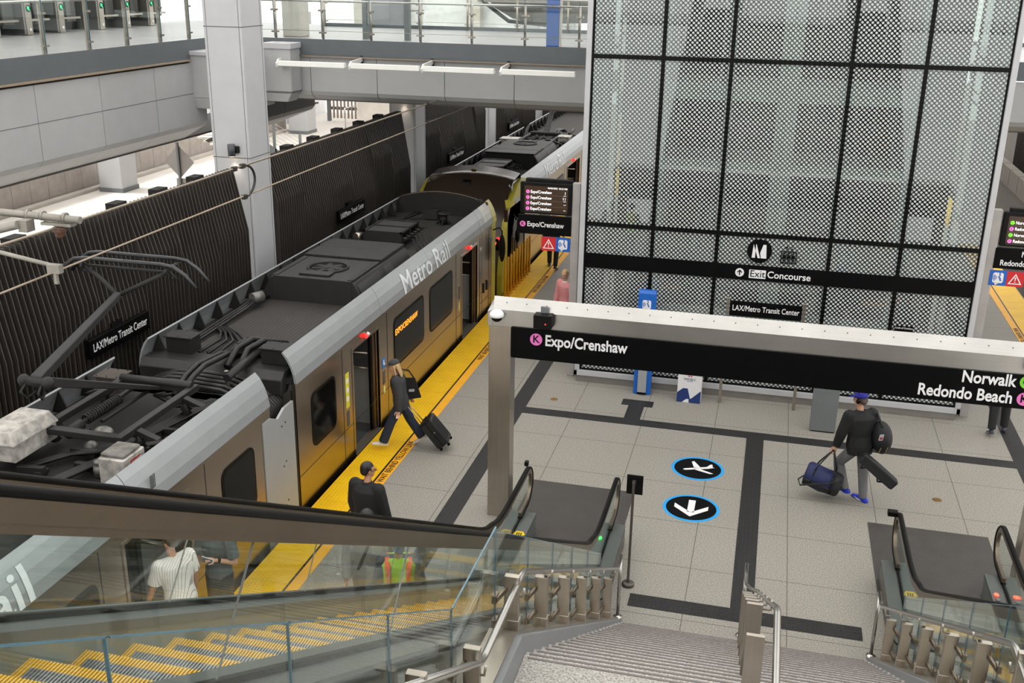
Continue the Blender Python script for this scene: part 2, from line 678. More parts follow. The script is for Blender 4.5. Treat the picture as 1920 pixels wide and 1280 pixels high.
sticker(-0.775, 16.86, 'round blue rimmed floor sticker with a white aeroplane',
        [tr([(-.30, 0), (-.26, .035), (.20, .04), (.30, .13), (.345, .13), (.31, .0), (.345, -.02), (.20, -.04), (-.26, -.035)], 0.88, 22),
         tr([(-.06, .03), (.08, .03), (.13, .30), (.07, .30)], 0.88, 40), tr([(-.10, -.03), (.04, -.03), (.26, -.24), (.19, -.25)], 0.88, 16)])
sticker(-0.76, 15.38, 'round blue rimmed floor sticker with a white downward arrow',
        [[(-.055, .27), (.055, .27), (.055, -.14), (-.055, -.14)], [(0, -.29), (.27, -.02), (.27, .11), (0, -.15)], [(0, -.29), (0, -.15), (-.27, .11), (-.27, -.02)]])

# ------------------------------------------------------------------ dark fin wall between the columns
FIN = mat('dark_bronze_fin', (70, 65, 61), 0.5, 0.2, var=0.12)
FINB = mat('dark_wall_backing', (22, 20, 19), 0.8)


def fin_wall(name, label, x, s, y0, y1, pitch=0.20, zt=4.28):
    """s = which way the track lies (+1 the track is towards +X)"""
    t = thing(name, label, 'wall', (x, y0, -1.2), 'dark fin wall panels')
    n = max(1, round((y1 - y0) / 1.35))
    w = (y1 - y0) / n
    back = MB()
    back.prism([(x - s * 0.10, -1.2), (x - s * 0.10, 3.1), (x - s * 0.34, zt - .08), (x - s * 0.42, zt - .08), (x - s * 0.2, 3.1), (x - s * 0.2, -1.2)], 'y', y0, y1)
    back.build('backing', FINB, t)
    for k in range(n):
        zk = (3.35, 2.75, 3.05, 2.6)[k % 4]
        m = MB()
        ya, yb = y0 + k * w, y0 + (k + 1) * w
        cnt = max(2, round(w / pitch))
        dd = (0.0, 0.03)[k % 2]
        for i in range(cnt):
            y = ya + (i + 0.5) * w / cnt
            prof = [(x - s * 0.11, -1.2), (x + s * (0.02 + dd), -1.2), (x + s * (0.04 + dd), zk), (x - s * (0.22 - dd), zt), (x - s * 0.36, zt), (x - s * 0.11, zk)]
            m.prism(prof, 'y', y - 0.011, y + 0.011)
        m.build('fin_panel', FIN, t)
    m = MB()
    for k in range(n):
        yc = y0 + (k + 0.06) * w
        m.box(x - s * 0.5, x - s * 0.3, yc - 0.16, yc + 0.16, zt - 0.25, zt + 0.05)
    m.build('bracket_caps', FINB, t)
    return t


colY = [9.2, 19.4, 29.6, 37.9, 46.0, 54.2]
segs = [(2.0, 9.1), (10.2, 19.15), (20.42, 29.0), (30.55, 37.3), (38.9, 45.5), (47.0, 54)]
wl = ['dark fin wall panel behind the near train, below the frame', 'dark ribbed fin wall behind the pantograph and the near roof', 'dark ribbed fin wall just past the big white column', 'dark ribbed fin wall beside the second train, under the girder', 'dark ribbed fin wall under the bridge beside the far pantograph', 'last dark fin wall in the distance past the far white column']
for (a, c), lb in zip(segs, wl):
    if c < 9.5:
        continue
    fin_wall('fin_wall', lb, -10.3, 1, a, c, 0.118 if a < 20 else 0.11)

# station name signs on the wall
for k, (y0, lb) in enumerate(((13.5, 'black station name sign on the fin wall below the pantograph arm'), (23.45, 'black station name sign on the fin wall past the big column'), (32.45, 'black station name sign on the fin wall beside the second train'), (40.3, 'small distant black station name sign on the fin wall'))):
    t = thing('station_name_sign', lb, 'sign', (-10.2, y0 + 0.83, 2.38), 'wall station name signs')
    MB().box(-10.22, -10.14, y0, y0 + 1.67, 2.22, 2.53).build('sign_face', SIGNBLK, t, 0.006)
    MB().box(-10.28, -10.2, y0 + 0.7, y0 + 1.0, 2.3, 2.6).build('bracket', BLACK, t)
    text('LAX/Metro Transit Center', 0.19, TXT, t, face_m((-10.138, y0 + 0.835, 2.375), (0, 1, 0), (0, 0, 1)), align='CENTER', sx=0.72, weight=0.006)

# ------------------------------------------------------------------ white clad columns
SEAM = mat('panel_seam', (96, 98, 100), 0.6)
def column(x0, x1, y0, y1, z0, z1, label, seams=(4.45, 7.0), lamp=True):
    t = thing('clad_column', label, 'column', ((x0 + x1) / 2, (y0 + y1) / 2, z0), 'white clad columns')
    MB().box(x0, x1, y0, y1, z0, z1).build('cladding', WHITE, t, 0.02, 2)
    m = MB()
    for z in seams:
        m.box(x0 - .003, x1 + .003, y0 - .003, y1 + .003, z - 0.008, z + 0.008)
    m.box(x0 + 0.06, x0 + 0.068, y0 - .004, y0 + .01, z0, z1)
    m.box(x1 - .01, x1 + .004, y1 - 0.1, y1 - 0.09, z0, z1)
    m.box(x1 - 0.06, x1 - 0.052, y0 - .004, y0 + .01, z0, z1)
    m.build('seams', SEAM, t)
    return t


cl = ['white clad column behind the overhead contact wires, below the frame edge', 'large white clad column rising in front of the concourse beside the train roof', 'second white clad column, at the rear end of the near train', 'third white clad column, beside the second train and under the bridge', 'fourth white clad column, far away under the bridge', 'last white clad column in the distance']
for y, lb in zip(colY, cl):
    if y < 12:
        continue
    column(-11.1, -10.28, y, y + 0.9, -1.2, 9.6 if y < 25 else 4.93 if y < 31 else 6.0, lb)
lampm = mat('lamp_glow', (255, 226, 180), emit=6.0)
for x, y, z, lb in ((-10.62, 19.4, 4.62, 'dark wall lamp shining down the big white column'), (-10.62, 29.6, 4.62, 'dark wall lamp shining down the second white column')):
    t = thing('wall_lamp', lb, 'lamp', (x, y, z), 'column lamps')
    m = MB()
    m.cyl((x - .0, y - 0.12, z - 0.12), (x, y - 0.12, z + 0.12), 0.075, 14)
    m.build('housing', mat('lamp_housing', (70, 74, 80), 0.4), t)
    MB().box(x + 0.02, x + .12, y - 0.1, y + .0, z - 0.06, z + 0.07).build('mount', BLACK, t)
    MB().cyl((x, y - 0.12, z - 0.125), (x, y - 0.12, z - 0.12), 0.06, 14).build('lens', lampm, t)
    ld = bpy.data.lights.new('lamp_light', 'SPOT')
    ld.energy = 8
    ld.spot_size = radians(70)
    ld.spot_blend = 0.8
    ld.color = (1, 0.86, 0.68)
    ld.shadow_soft_size = 0.05
    lo = bpy.data.objects.new('lamp_light', ld)
    COL.objects.link(lo)
    lo.location = (0, -0.13, -0.14)
    lo.rotation_euler = (radians(14), 0, 0)
    lo.parent = t

# ------------------------------------------------------------------ concourse: floors, beams, girders
CF = 6.45
GF = mat('concourse_floor_paving', (160, 158, 160), 0.35, var=0.06, scale=1.0)
b = MB()
b.box(-19, -13.8, 0, 32, CF - 0.12, CF)                    # walkway beyond the fare gates
b.box(-13.8, -3.6, 25.0, 31.0, CF - 0.12, CF)              # bridge over the near track
b.box(3.9, 16, 25.0, 31.0, CF - 0.12, CF)
b.box(-3.6, 3.9, 24.2, 31.0, CF - 0.12, CF)
b.box(-14, 14, -9, 0.5, CF - 0.12, CF)                      # landing the camera stands on
struct(b.build('floor', GF))
b = MB()
b.box(-13.8, -13.74, 0, 25.0, CF - 0.44, CF + 0.01)

b.box(-13.74, -3.62, 24.94, 25.0, CF - 0.38, CF + 0.01)
b.box(-13.74, -3.62, 24.88, 25.06, CF - 0.40, CF - 0.37)
b.box(3.92, 16, 24.94, 25.0, CF - 0.38, CF + 0.01)
b.box(-13.74, -3.62, 31.0, 31.06, CF - 0.38, CF + 0.10)
b.box(3.92, 16, 31.0, 31.06, CF - 0.38, CF + 0.10)
struct(b.build('trim_2', DKBEAM))
b = MB()
b.box(-13.9, -13.64, 0, 23.2, CF - 0.47, CF - 0.44)
b.box(-11.6, -3.62, 24.86, 24.94, CF - 0.41, CF - 0.385)
struct(b.build('trim_3', mat('tan_primer', (150, 132, 112), 0.7)))


def girder_panels(t, axis, fixed, cuts, ztop, zkink, zbot, inset, m):
    for a, c in zip(cuts[:-1], cuts[1:]):
        mb = MB()
        g = 0.008
        if axis == 'y':
            mb.prism([(fixed, ztop), (fixed, zkink), (fixed - 0.09, zkink - 0.12), (fixed - inset, zbot), (fixed - inset - 0.1, zbot + .05), (fixed - 0.12, zkink), (fixed - 0.06, ztop)], 'y', a + g, c - g)
        else:
            mb.prism([(fixed, ztop), (fixed, zkink), (fixed + 0.06, zkink - 0.10), (fixed + inset, zbot), (fixed + inset + 0.05, zbot + 0.1), (fixed + 0.12, zkink), (fixed + 0.06, ztop)], 'x', a + g, c - g)
        mb.build('cladding_panel', m, t)


t = thing('walkway_girder', 'long pale clad girder under the walkway with the fare gates', 'girder', (-13.7, 12, 4))
girder_panels(t, 'y', -13.72, [3.3, 5.4, 7.4, 9.5, 11.5, 13.5, 15.5, 17.58, 19.62, 21.66, 23.85], 5.93, 4.50, 4.0, 0.75, GIRDW)
MB().box(-13.95, -13.74, 3.3, 24, 5.2, 5.215).build('mid_joint', SEAM, t)
MB().box(-13.722, -13.716, 3.3, 23.28, 5.21, 5.222).build('mid_joint', SEAM, t)
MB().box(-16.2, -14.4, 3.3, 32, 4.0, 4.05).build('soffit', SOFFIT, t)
MB().box(-13.86, -13.78, 3.3, 23.3, 5.86, 6.3).build('gap_filler', mat('dark_gap_filler', (40, 38, 37), 0.7), t)  # added dark filler, stops light leaking between beam and girder
# the same girder beyond the bridge, seen from below: dark sloping soffit panels
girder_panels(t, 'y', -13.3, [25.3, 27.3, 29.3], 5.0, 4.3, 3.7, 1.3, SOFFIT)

t = thing('bridge_girder', 'pale clad girder spanning the tracks under the bridge', 'girder', (-8, 25.1, 5.5))
girder_panels(t, 'x', 24.98, [-11.95, -11.42, -9.66, -7.92, -6.18, -4.45, -3.62], 6.04, 5.2, 4.98, 0.25, GIRDW)
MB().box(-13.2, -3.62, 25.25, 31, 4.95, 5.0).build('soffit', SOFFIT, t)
t = thing('bridge_girder', 'pale clad girder under the bridge, beyond the tower over the empty track', 'girder', (8, 25.1, 5.5))
girder_panels(t, 'x', 24.98, [3.92, 5.7, 7.4, 9.2, 11, 13], 6.04, 5.2, 4.98, 0.25, GIRDW)
MB().box(3.92, 13, 25.25, 31, 4.95, 5.0).build('soffit', SOFFIT, t)

# box where the girders meet the big column
t = thing('girder_joint_box', 'white clad joint box wrapped around the big column under the beams', 'girder', (-12.4, 23.9, 5.7))
m = MB()
m.box(-13.85, -12.4, 23.3, 24.9, 5.1, 6.12)
m.box(-12.41, -11.66, 24.36, 24.95, 5.2, 6.3)
m.hexa([(-13.7, 23.36, 4.85), (-12.4, 23.36, 4.85), (-12.4, 24.9, 4.85), (-13.7, 24.9, 4.85)], [(-13.85, 23.3, 5.1), (-12.4, 23.3, 5.1), (-12.4, 24.9, 5.1), (-13.85, 24.9, 5.1)])
m.hexa([(-12.41, 24.42, 4.97), (-11.8, 24.42, 4.97), (-11.8, 24.95, 4.97), (-12.41, 24.95, 4.97)], [(-12.41, 24.36, 5.2), (-11.66, 24.36, 5.2), (-11.66, 24.95, 5.2), (-12.41, 24.95, 5.2)])
m.build('box_body', GIRDW, t, 0.02)
MB().box(-13.9, -12.38, 23.26, 24.9, 6.1, 6.2).box(-12.38, -11.62, 24.32, 24.93, 6.24, 6.38).build('top_cap', WHITE, t, 0.01)
MB().box(-12.4, -11.65, 24.35, 24.95, 5.2, 5.23).build('lower_seam', SEAM, t)

# line of slim light fittings along the girder
t0 = None
FIX = mat('white_fixture_paint', (226, 226, 222), 0.45, var=0.02)
for k, x in enumerate((-11.02, -9.14, -7.32, -5.42)):
    lb = ('slim white light fitting on the girder, next to the joint box', 'slim white light fitting on the girder, second from the joint box', 'slim white light fitting on the girder, third from the joint box', 'slim white light fitting on the girder, next to the glass tower')[k]
    t = thing('strip_light', lb, 'light', (x, 24.2, 5.93), 'girder strip lights')
    m = MB()
    m.hexa([(x - .9, 24.1, 5.86), (x + .87, 24.1, 5.86), (x + .87, 24.28, 5.86), (x - .9, 24.28, 5.86)], [(x - .88, 24.13, 5.98), (x + .85, 24.13, 5.98), (x + .85, 24.26, 5.98), (x - .88, 24.26, 5.98)])
    m.build('housing', FIX, t, 0.01)
    MB().prism([(24.1, 5.84), (24.95, 5.98), (24.95, 6.06), (24.2, 6.02), (24.08, 5.92)], 'x', x - .9, x - .86).build('bracket_arm', FIX, t)
    MB().box(x - .93, x - .86, 24.94, 25.0, 5.9, 6.1).build('wall_plate', BLACK, t)

# ------------------------------------------------------------------ glass railings on the concourse
def railing(label, axis, fixed, stops, z0, h=0.96, post_w=0.09, top=True, dirn=1, wide=False):
    P = (lambda a, d, z: (fixed + d, a, z)) if axis == 'y' else (lambda a, d, z: (a, fixed + d, z))
    c = P((stops[0] + stops[-1]) / 2, 0, z0)
    t = thing('glass_railing', label, 'railing', c)
    for a in stops:
        mb = MB()
        if wide:
            mb.hexa([P(a - .055, -.02, z0), P(a + .055, -.02, z0), P(a + .055, .02, z0), P(a - .055, .02, z0)], [P(a - .055, -.02, z0 + h), P(a + .055, -.02, z0 + h), P(a + .055, .02, z0 + h), P(a - .055, .02, z0 + h)])
        else:
            mb.cyl(P(a, 0, z0), P(a, 0, z0 + h), 0.03, 10)
        post = mb.build('post', STEEL, t)
        for zz in (0.16, h - 0.22):
            mb = MB()
            q0, q1 = P(a - .09, dirn * .06, z0 + zz - .02), P(a + .09, dirn * .0, z0 + zz + .02)
            mb.box(q0[0], q1[0], q0[1], q1[1], q0[2], q1[2])
            mb.build('glass_clamp', STEEL, post)
    for a, c2 in zip(stops[:-1], stops[1:]):
        mb = MB()
        q0, q1 = P(a + .02, dirn * .045, z0 + .03), P(c2 - .02, dirn * .06, z0 + h + .14)
        mb.box(q0[0], q1[0], q0[1], q1[1], q0[2], q1[2])
        g = mb.build('glass_pane', GLASS, t)
        mb = MB()
        q0, q1 = P(c2 - .02, dirn * .042, z0 + .03), P(c2 - .012, dirn * .063, z0 + h + .14)
        mb.box(q0[0], q1[0], q0[1], q1[1], q0[2], q1[2])
        mb.build('pane_edge', GEDGE, g)
    MB().cyl(P(stops[0], -dirn * .06, z0 + h + 0.0), P(stops[-1], -dirn * .06, z0 + h + 0.0), 0.026, 10).build('handrail', TUBE, t)
    if not wide:
        MB().cyl(P(stops[0], 0, z0 + .2), P(stops[-1], 0, z0 + .2), 0.006, 6).build('lower_rod', STEEL, t)
    return t


railing('glass railing along the walkway edge in front of the fare gates', 'y', -13.85, [15.0, 16.6, 18.2, 19.6, 20.95, 22.25, 23.5, 24.8], CF, 0.98, dirn=1, wide=True)
railing('glass railing along the near edge of the bridge', 'x', 25.08, [-13.6, -12.35, -11.08, -9.82, -8.55, -7.26, -5.96, -4.66, -3.7], CF, 0.9, dirn=-1)
railing('glass railing along the far edge of the bridge', 'x', 30.95, [-13.6, -12.1, -10.6, -9.1, -7.6, -6.1, -4.6, -3.7], CF, 0.9, dirn=1)

# fare gates on the walkway
GATE = metal_mat('gate_steel', (150, 146, 142), 0.4, 2, 0.12)
GATED = mat('gate_dark_glass', (78, 76, 74), 0.3, 0.1)
glow = mat('green_arrow_light', (40, 235, 130), emit=1.4)
for k, y in enumerate((21.9, 23.05, 24.3, 26.0, 27.2, 28.4)):
    t = thing('fare_gate', 'steel fare gate with green arrow light, %s' % ('first in the row, by the frame edge', 'second in the row', 'third in the row', 'fourth in the row', 'fifth in the row', 'last in the row, near the big column')[k], 'fare gate', (-18.0, y, CF), 'fare gates')
    MB().box(-18.6, -17.9, y - 0.13, y + 0.13, CF, CF + 1.3).build('cabinet', GATE, t, 0.03, 2)
    MB().box(-17.92, -17.86, y - 0.10, y + 0.10, CF, CF + 1.32).build('end_post', STEEL, t, 0.02, 2)
    M = face_m((-17.855, y, CF + 0.63), (0, 1, 0), (0, 0, 1))
    plate('arrow_disc', disc(0.085, 20), M, 0.004, BLACK, t)
    plate('arrow', tr([(-.015, -.06), (.015, -.06), (.015, .0), (.05, .0), (0, .065), (-.05, .0), (-.015, .0)], 1, 35), M, 0.008, glow, t)
    plate('label_plate', rrect(-.035, .035, -.03, .03, .008), face_m((-17.855, y, CF + 0.14), (0, 1, 0), (0, 0, 1)), 0.004, TXT, t)
    for yy in (0.42, 0.72):
        MB().box(-18.2, -18.16, y + yy - 0.26 if yy < .5 else y + .60, y + yy + 0.08 if yy < .5 else y + 0.98, CF + 0.25, CF + 1.5).build('gate_leaf', GATED, t)
    MB().box(-18.25, -18.0, y + 0.2, y + 0.95, CF + 0.32, CF + 0.37).build('crossbar', STEEL, t)
# back wall of the gate hall
t = thing('gate_hall_wall', 'grey metal partition behind the row of fare gates', 'partition', (-18.7, 25, CF))
m = MB()
for k in range(14):
    m.box(-18.75, -18.65, 12 + k * 1.28, 12 + k * 1.28 + 1.25, CF, CF + 2.6)
m.build('panels', mat('hall_grey_panel', (74, 70, 67), 0.5, 0.2), t)
MB().box(-18.65, -18.63, 12, 30, CF, CF + 0.2).build('plinth', BLACK, t)

# things standing on the bridge
t = thing('concrete_column', 'grey concrete column standing behind the bridge railing', 'column', (-12.2, 26.0, CF))
MB().box(-12.42, -11.95, 25.6, 26.2, CF, CF + 3).build('shaft', CONC2, t, 0.02)
t = thing('info_panel', 'grey information panel on two legs on the bridge', 'sign', (-9.65, 25.7, CF))
MB().box(-10.25, -9.05, 25.66, 25.74, CF + 0.35, CF + 2.0).build('panel', mat('panel_grey_glass', (156, 158, 162), 0.3), t, 0.01)
for x in (-10.2, -9.1):
    MB().box(x - .06, x + .06, 25.62, 25.78, CF, CF + 2.05).build('leg', GREYMET, t)
t = thing('blue_pylon', 'bright blue upright pylon at the bridge railing', 'pylon', (-5.3, 25.2, CF))
MB().box(-5.47, -5.16, 25.16, 25.3, CF, CF + 2.4).build('face', mat('pylon_blue', (22, 84, 170), 0.25, var=0.03), t, 0.01)
MB().box(-5.16, -5.12, 25.16, 25.3, CF, CF + 2.4).build('side_trim', mat('beige_trim', (190, 180, 165), 0.5), t)
t = thing('upper_escalator', 'dark curved underside of an escalator beyond the bridge', 'escalator', (-6.5, 33, CF))
m = MB()
pr = [(-9.9, CF + 1.9), (-8.9, CF + 0.6), (-8.3, CF + 0.28), (-7.6, CF + 0.14), (-5.2, CF + 0.22), (-3.8, CF + 0.8), (-3.5, CF + 2.4), (-9.9, CF + 2.6)]
m.prism(pr, 'y', 33.2, 34.6)
m.build('truss', mat('dark_taupe_cladding', (92, 84, 78), 0.4, 0.2), t)
m = MB()
m.tube([(-10.6, 33.1, CF + 2.2), (-9.2, 33.1, CF + 0.75), (-8.4, 33.1, CF + .2), (-7.2, 33.1, CF + 0.12)], 0.06, 8)
m.build('edge_trim', BLACK, t)
MB().box(-9.4, -6.9, 33.05, 33.18, CF + 0.75, CF + 2.1).build('side_panel', mat('taupe_panel', (150, 140, 132), 0.45), t)
t = thing('white_building', 'pale building wall beyond the bridge', 'building', (-15, 61, 0))
m = MB()
for k in range(5):
    m.box(-27 + k * 3.0, -27 + k * 3.0 + 2.97, 62, 62.4, 0, 16)
m.build('wall_panels', mat('pale_wall', (222, 223, 226), 0.6), t)
m = MB()
for x in (-22.0, -17.6, -13.4, -8.8):
    m.box(x - .4, x + .4, 61, 61.7, 1.0, 14)
m.build('pilasters', CONC2, t)
m = MB()
for i in range(8):
    m.box(-16.6, -15.9, 61.93, 62.0, CF + 0.35 + i * 0.07, CF + 0.39 + i * 0.07)
m.build('louvre', GREYMET, t)

# unseen translucent canopy sheet, sized to block sun and diffuse daylight over the station
b = MB()
b.box(-28, 13, -12, 78, 15.0, 15.06)
struct(b.build('ceiling', translucent('canopy_light_diffuser', (250, 250, 250), 0.85)))

# ------------------------------------------------------------------ plaza seen under the girder
PZ = 1.0
b = MB()
b.box(-40, -11.2, -5, 75, PZ - 0.3, PZ)
struct(b.build('floor', CONC))
t = thing('retaining_wall', 'low grey block wall along the back of the bright plaza', 'wall', (-22.1, 30, PZ))
m = MB()
for k in range(44):
    m.box(-22.5, -22.1, 8 + k * 0.85, 8 + k * 0.85 + 0.835, PZ, PZ + 1.05)
m.build('blocks', mat('grey_block', (168, 160, 154), 0.85, var=0.1), t)
MB().box(-22.08, -21.8, 8, 45, PZ, PZ + 0.1).build('kerb', CONC2, t)
def plaza_col(x0, x1, y0, y1, label):
    t = thing('plaza_column', label, 'column', ((x0 + x1) / 2, (y0 + y1) / 2, PZ), 'plaza columns')
    MB().box(x0, x1, y0, y1, PZ + .12, 6.3).build('shaft', WHITE, t, 0.02)
    MB().box(x0 - .02, x1 + .02, y0 - .02, y1 + .02, PZ, PZ + .14).build('base_trim', GREYMET, t)
plaza_col(-21.6, -20.75, 30.3, 31.2, 'square white column on the plaza in front of the block wall')
plaza_col(-21.5, -20.6, 44.4, 45.4, 'square white column on the plaza beyond the cable-railed stairs')
t = thing('concrete_column', 'big square concrete column at the far end of the plaza', 'column', (-18.9, 47.5, PZ))
MB().box(-19.15, -17.3, 46.8, 48.3, PZ, 7).build('shaft', CONC2, t, 0.02)
# road sign seen from behind
t = thing('road_sign', 'diamond road sign seen from behind on a grey post', 'sign', (-16.1, 26.3, PZ))
M = face_m((-16.1, 26.27, PZ + 1.95), (1, 0, 0), (0, 0, 1))
plate('diamond_plate', [(0, -.46), (.46, 0), (0, .46), (-.46, 0)], M, 0.01, mat('sign_back', (150, 146, 142), 0.5, 0.4), t)
plate('small_plate', rrect(-.17, .17, -.19, .19, .03), face_m((-16.06, 26.27, PZ + 1.3), (1, 0, 0), (0, 0, 1)), 0.01, mat('sign_back', 0), t)
MB().box(-16.13, -16.07, 26.2, 26.26, PZ, PZ + 2.5).build('post', GREYMET, t)
# slatted fence and a handrail at the back
t = thing('slat_fence', 'tall vertical bar fence at the back of the plaza', 'fence', (-20, 49, PZ))
m = MB()
for k in range(26):
    m.box(-21.5 + k * .19, -21.42 + k * .19, 49.0, 49.08, PZ + .15, PZ + 3.2)
m.build('bars', mat('fence_bronze', (150, 134, 118), 0.6), t)
m = MB()
m.box(-21.5, -16.6, 49.08, 49.14, PZ + .55, PZ + .7)
m.box(-21.6, -21.45, 48.95, 49.15, PZ, PZ + 3.2)
m.build('rails', GREYMET, t)
t = thing('plaza_handrail', 'pale tubular handrail in front of the bar fence', 'handrail', (-19.6, 47.6, PZ))
MB().tube([(-19.7, 46.7, PZ), (-19.7, 46.7, PZ + .95), (-19.5, 47.0, PZ + 1.0), (-18.6, 48.6, PZ + 1.15)], 0.03, 8).build('rail', TUBE, t)
MB().cyl((-19.2, 47.6, PZ), (-19.2, 47.6, PZ + 1.05), 0.025).build('post', TUBE, t)
# plaza stair with cable railing and its dark stringer
t = thing('plaza_stair', 'plaza stair with dark stringer and wire cable railing', 'stair', (-18.6, 36.5, PZ))
m = MB()
m.prism([(33.5, PZ + 1.9), (33.5, PZ + 1.35), (37.8, PZ - .6), (38.6, PZ - .4)], 'x', -18.1, -18.0)
m.build('stringer', DKBEAM, t)
m = MB()
for k in range(10):
    m.box(-20, -18.1, 33.5 + k * .42, 33.95 + k * .42, PZ + 1.5 - k * .18, PZ + 1.56 - k * .18)
m.build('treads', CONC, t)
for y, z in ((33.7, PZ + 1.75), (36.0, PZ + .75), (38.2, PZ - .1)):
    MB().box(-18.08, -18.0, y - .05, y + .05, z - .3, z + 1.1).build('post', GREYMET, t)
m = MB()
for k in range(6):
    m.tube([(-18.04, 33.7, PZ + 1.9 + k * .15), (-18.04, 38.2, PZ + .05 + k * .15)], 0.008, 5)
m.build('cables', STEEL, t)
# doors along the back
t = thing('service_wall', 'grey wall with service doors at the back of the plaza', 'wall', (-23, 47, PZ))
MB().box(-23.2, -23.0, 40, 52, PZ, PZ + 4).build('wall_face', mat('pale_wall', 0), t)
for y in (45.5, 47.4):
    MB().box(-23.0, -22.96, y, y + .95, PZ, PZ + 2.2).build('door_leaf', mat('service_door', (160, 168, 190), 0.5), t)

# ------------------------------------------------------------------ far side of the empty track
fin_wall('fin_wall', 'dark fin wall on the far side of the empty track', 12.2, -1, 30, 60, 0.3, 4.6)
t = thing('track_kerb', 'low concrete kerb walls along the empty track', 'kerb', (11, 45, -1.2))
m = MB()
for k in range(20):
    m.box(10.9, 11.3, 26 + k * 2.0, 27.9 + k * 2.0, -1.2, -.35)
m.build('kerb_blocks', mat('kerb_concrete', (120, 114, 106), 0.85), t)
# ================================================================== TRAINS
TRAINM = metal_mat('train_stainless', (172, 160, 146), 0.25, 1, 0.02)
FAIR = mat('silver_fairing_paint', (160, 164, 166), 0.4, 0.25, var=0.04)
FAIR2 = mat('silver_fairing_shaded', (148, 152, 154), 0.4, 0.25, var=0.04)  # same silver paint, darkened to put shade on the lower facet
ROOFM = striped('ribbed_dark_roof', (50, 46, 43), (16, 15, 14), 0, 0.075, 0.22, 0.7)
ROOFF = mat('sooty_roof', (33, 31, 29), 0.85, var=0.2)
SOOT = mat('sooty_equipment', (26, 25, 24), 0.62, var=0.25, scale=5)
SOOT2 = mat('dark_grey_casing', (32, 31, 31), 0.55, var=0.14, scale=5)
CABLE = mat('black_cable', (20, 20, 20), 0.5)
WIN = mat('dark_train_window', (14, 13, 12), 0.08, 0, 0.12, var=0.2)
YCAB = mat('lime_yellow_cab', (196, 184, 58), 0.4, var=0.08)
BROWN = mat('dark_brown_cab', (66, 54, 46), 0.22, 0.1, var=0.06)
GRIME = mat('grimy_white_box', (176, 172, 166), 0.6, var=0.4, scale=9)
REDL = mat('red_lamp', (255, 40, 36), emit=1.8)
AMB = mat('amber_display', (255, 150, 40), emit=1.6)
INTG = mat('train_interior_grey', (150, 152, 152), 0.5)
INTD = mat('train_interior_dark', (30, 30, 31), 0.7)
GRILLE = striped('black_grille', (24, 24, 24), (66, 66, 66), 1, 0.03, 0.6, 0.6)
XO, XI = -6.70, -9.34
XC = (XO + XI) / 2


def wall_side(t, x, y0, y1, doors, s):
    """side wall split around open doorways; s = +1 on the platform side"""
    prev = y0
    m = MB()
    for a, c in sorted(doors):
        m.box(x - s * .06, x, prev, a, -0.45, 2.17)
        m.box(x - s * .06, x, a, c, 1.93, 2.17)
        m.box(x - s * .06, x, a, c, -0.45, -0.06)
        prev = c
    m.box(x - s * .06, x, prev, y1, -0.45, 2.17)
    return m.build('side_wall', TRAINM, t)


def window(t, y0, y1, z0=0.86, z1=1.80, x=XO):
    M = face_m((x, 0, 0), (0, 1, 0), (0, 0, 1))
    f = plate('window_frame', rrect(y0, y1, z0, z1, 0.15), M, 0.008, RUBBER, t)
    plate('pane', rrect(y0 + .045, y1 - .045, z0 + .045, z1 - .045, 0.115), M, 0.011, WIN, f)
    return f


def doorway(t, y0, y1, x=XO):
    m = MB()
    for a, c in ((y0 - .05, y0), (y1, y1 + .05)):
        m.box(x - .03, x + .012, a, c, -0.1, 1.97)
    m.box(x - .03, x + .012, y0, y1, 1.93, 1.97)
    fr = m.build('door_frame', TRAINM, t)
    MB().box(x - .14, x - .07, y1 - .14, y1 + .45, 0, 1.93).build('open_door_leaf', TRAINM, t)
    MB().box(x - .13, x - .08, y1 - .20, y1 - .14, 0, 1.93).build('rubber_edge', RUBBER, t)
    MB().box(x - .14, x - .07, y0 - .45, y0 + .05, 0, 1.93).build('open_door_leaf', TRAINM, t)
    MB().box(x - 0.16, x + .03, y0, y1, -0.09, -0.03).build('door_sill', mat('ribbed_sill', (120, 112, 102), 0.45, 0.6), t)
    # small lamp over the door
    l = MB()
    l.cyl((x, (y0 + y1) / 2 - .05, 2.03), (x + .06, (y0 + y1) / 2 - .05, 2.0), 0.035, 10)
    l.build('door_lamp', REDL, t)
    MB().cyl((x, (y0 + y1) / 2 + .06, 2.03), (x + .05, (y0 + y1) / 2 + .06, 2.0), 0.035, 10).build('door_lamp', TXT, t)


def fairing(t, x, s, y0, y1, seams=()):
    """silver panel rising from the side wall past the roof edge"""
    pts = [y0] + list(seams) + [y1]
    for a, c in zip(pts[:-1], pts[1:]):
        g = 0.006
        up = [(x - s * .005, 2.30), (x - s * .05, 2.45), (x - s * .11, 2.57), (x - s * .185, 2.66), (x - s * .20, 2.64), (x - s * .13, 2.54), (x - s * .07, 2.42), (x - s * .035, 2.30)]
        MB().prism(up, 'y', a + g, c - g).build('fairing_panel', FAIR, t)
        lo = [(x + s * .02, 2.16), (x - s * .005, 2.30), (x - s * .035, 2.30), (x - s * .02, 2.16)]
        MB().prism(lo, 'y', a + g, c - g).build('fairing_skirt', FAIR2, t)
    n = int((y1 - y0) / 0.62)
    for k in range(n):
        y = y0 + 0.3 + k * 0.62
        m = MB()
        m.prism([(x - s * .19, 2.63), (x - s * .05, 2.3), (x - s * .32, 2.28)], 'y', y - .012, y + .012)
        m.build('fairing_strut', SOOT2, t)


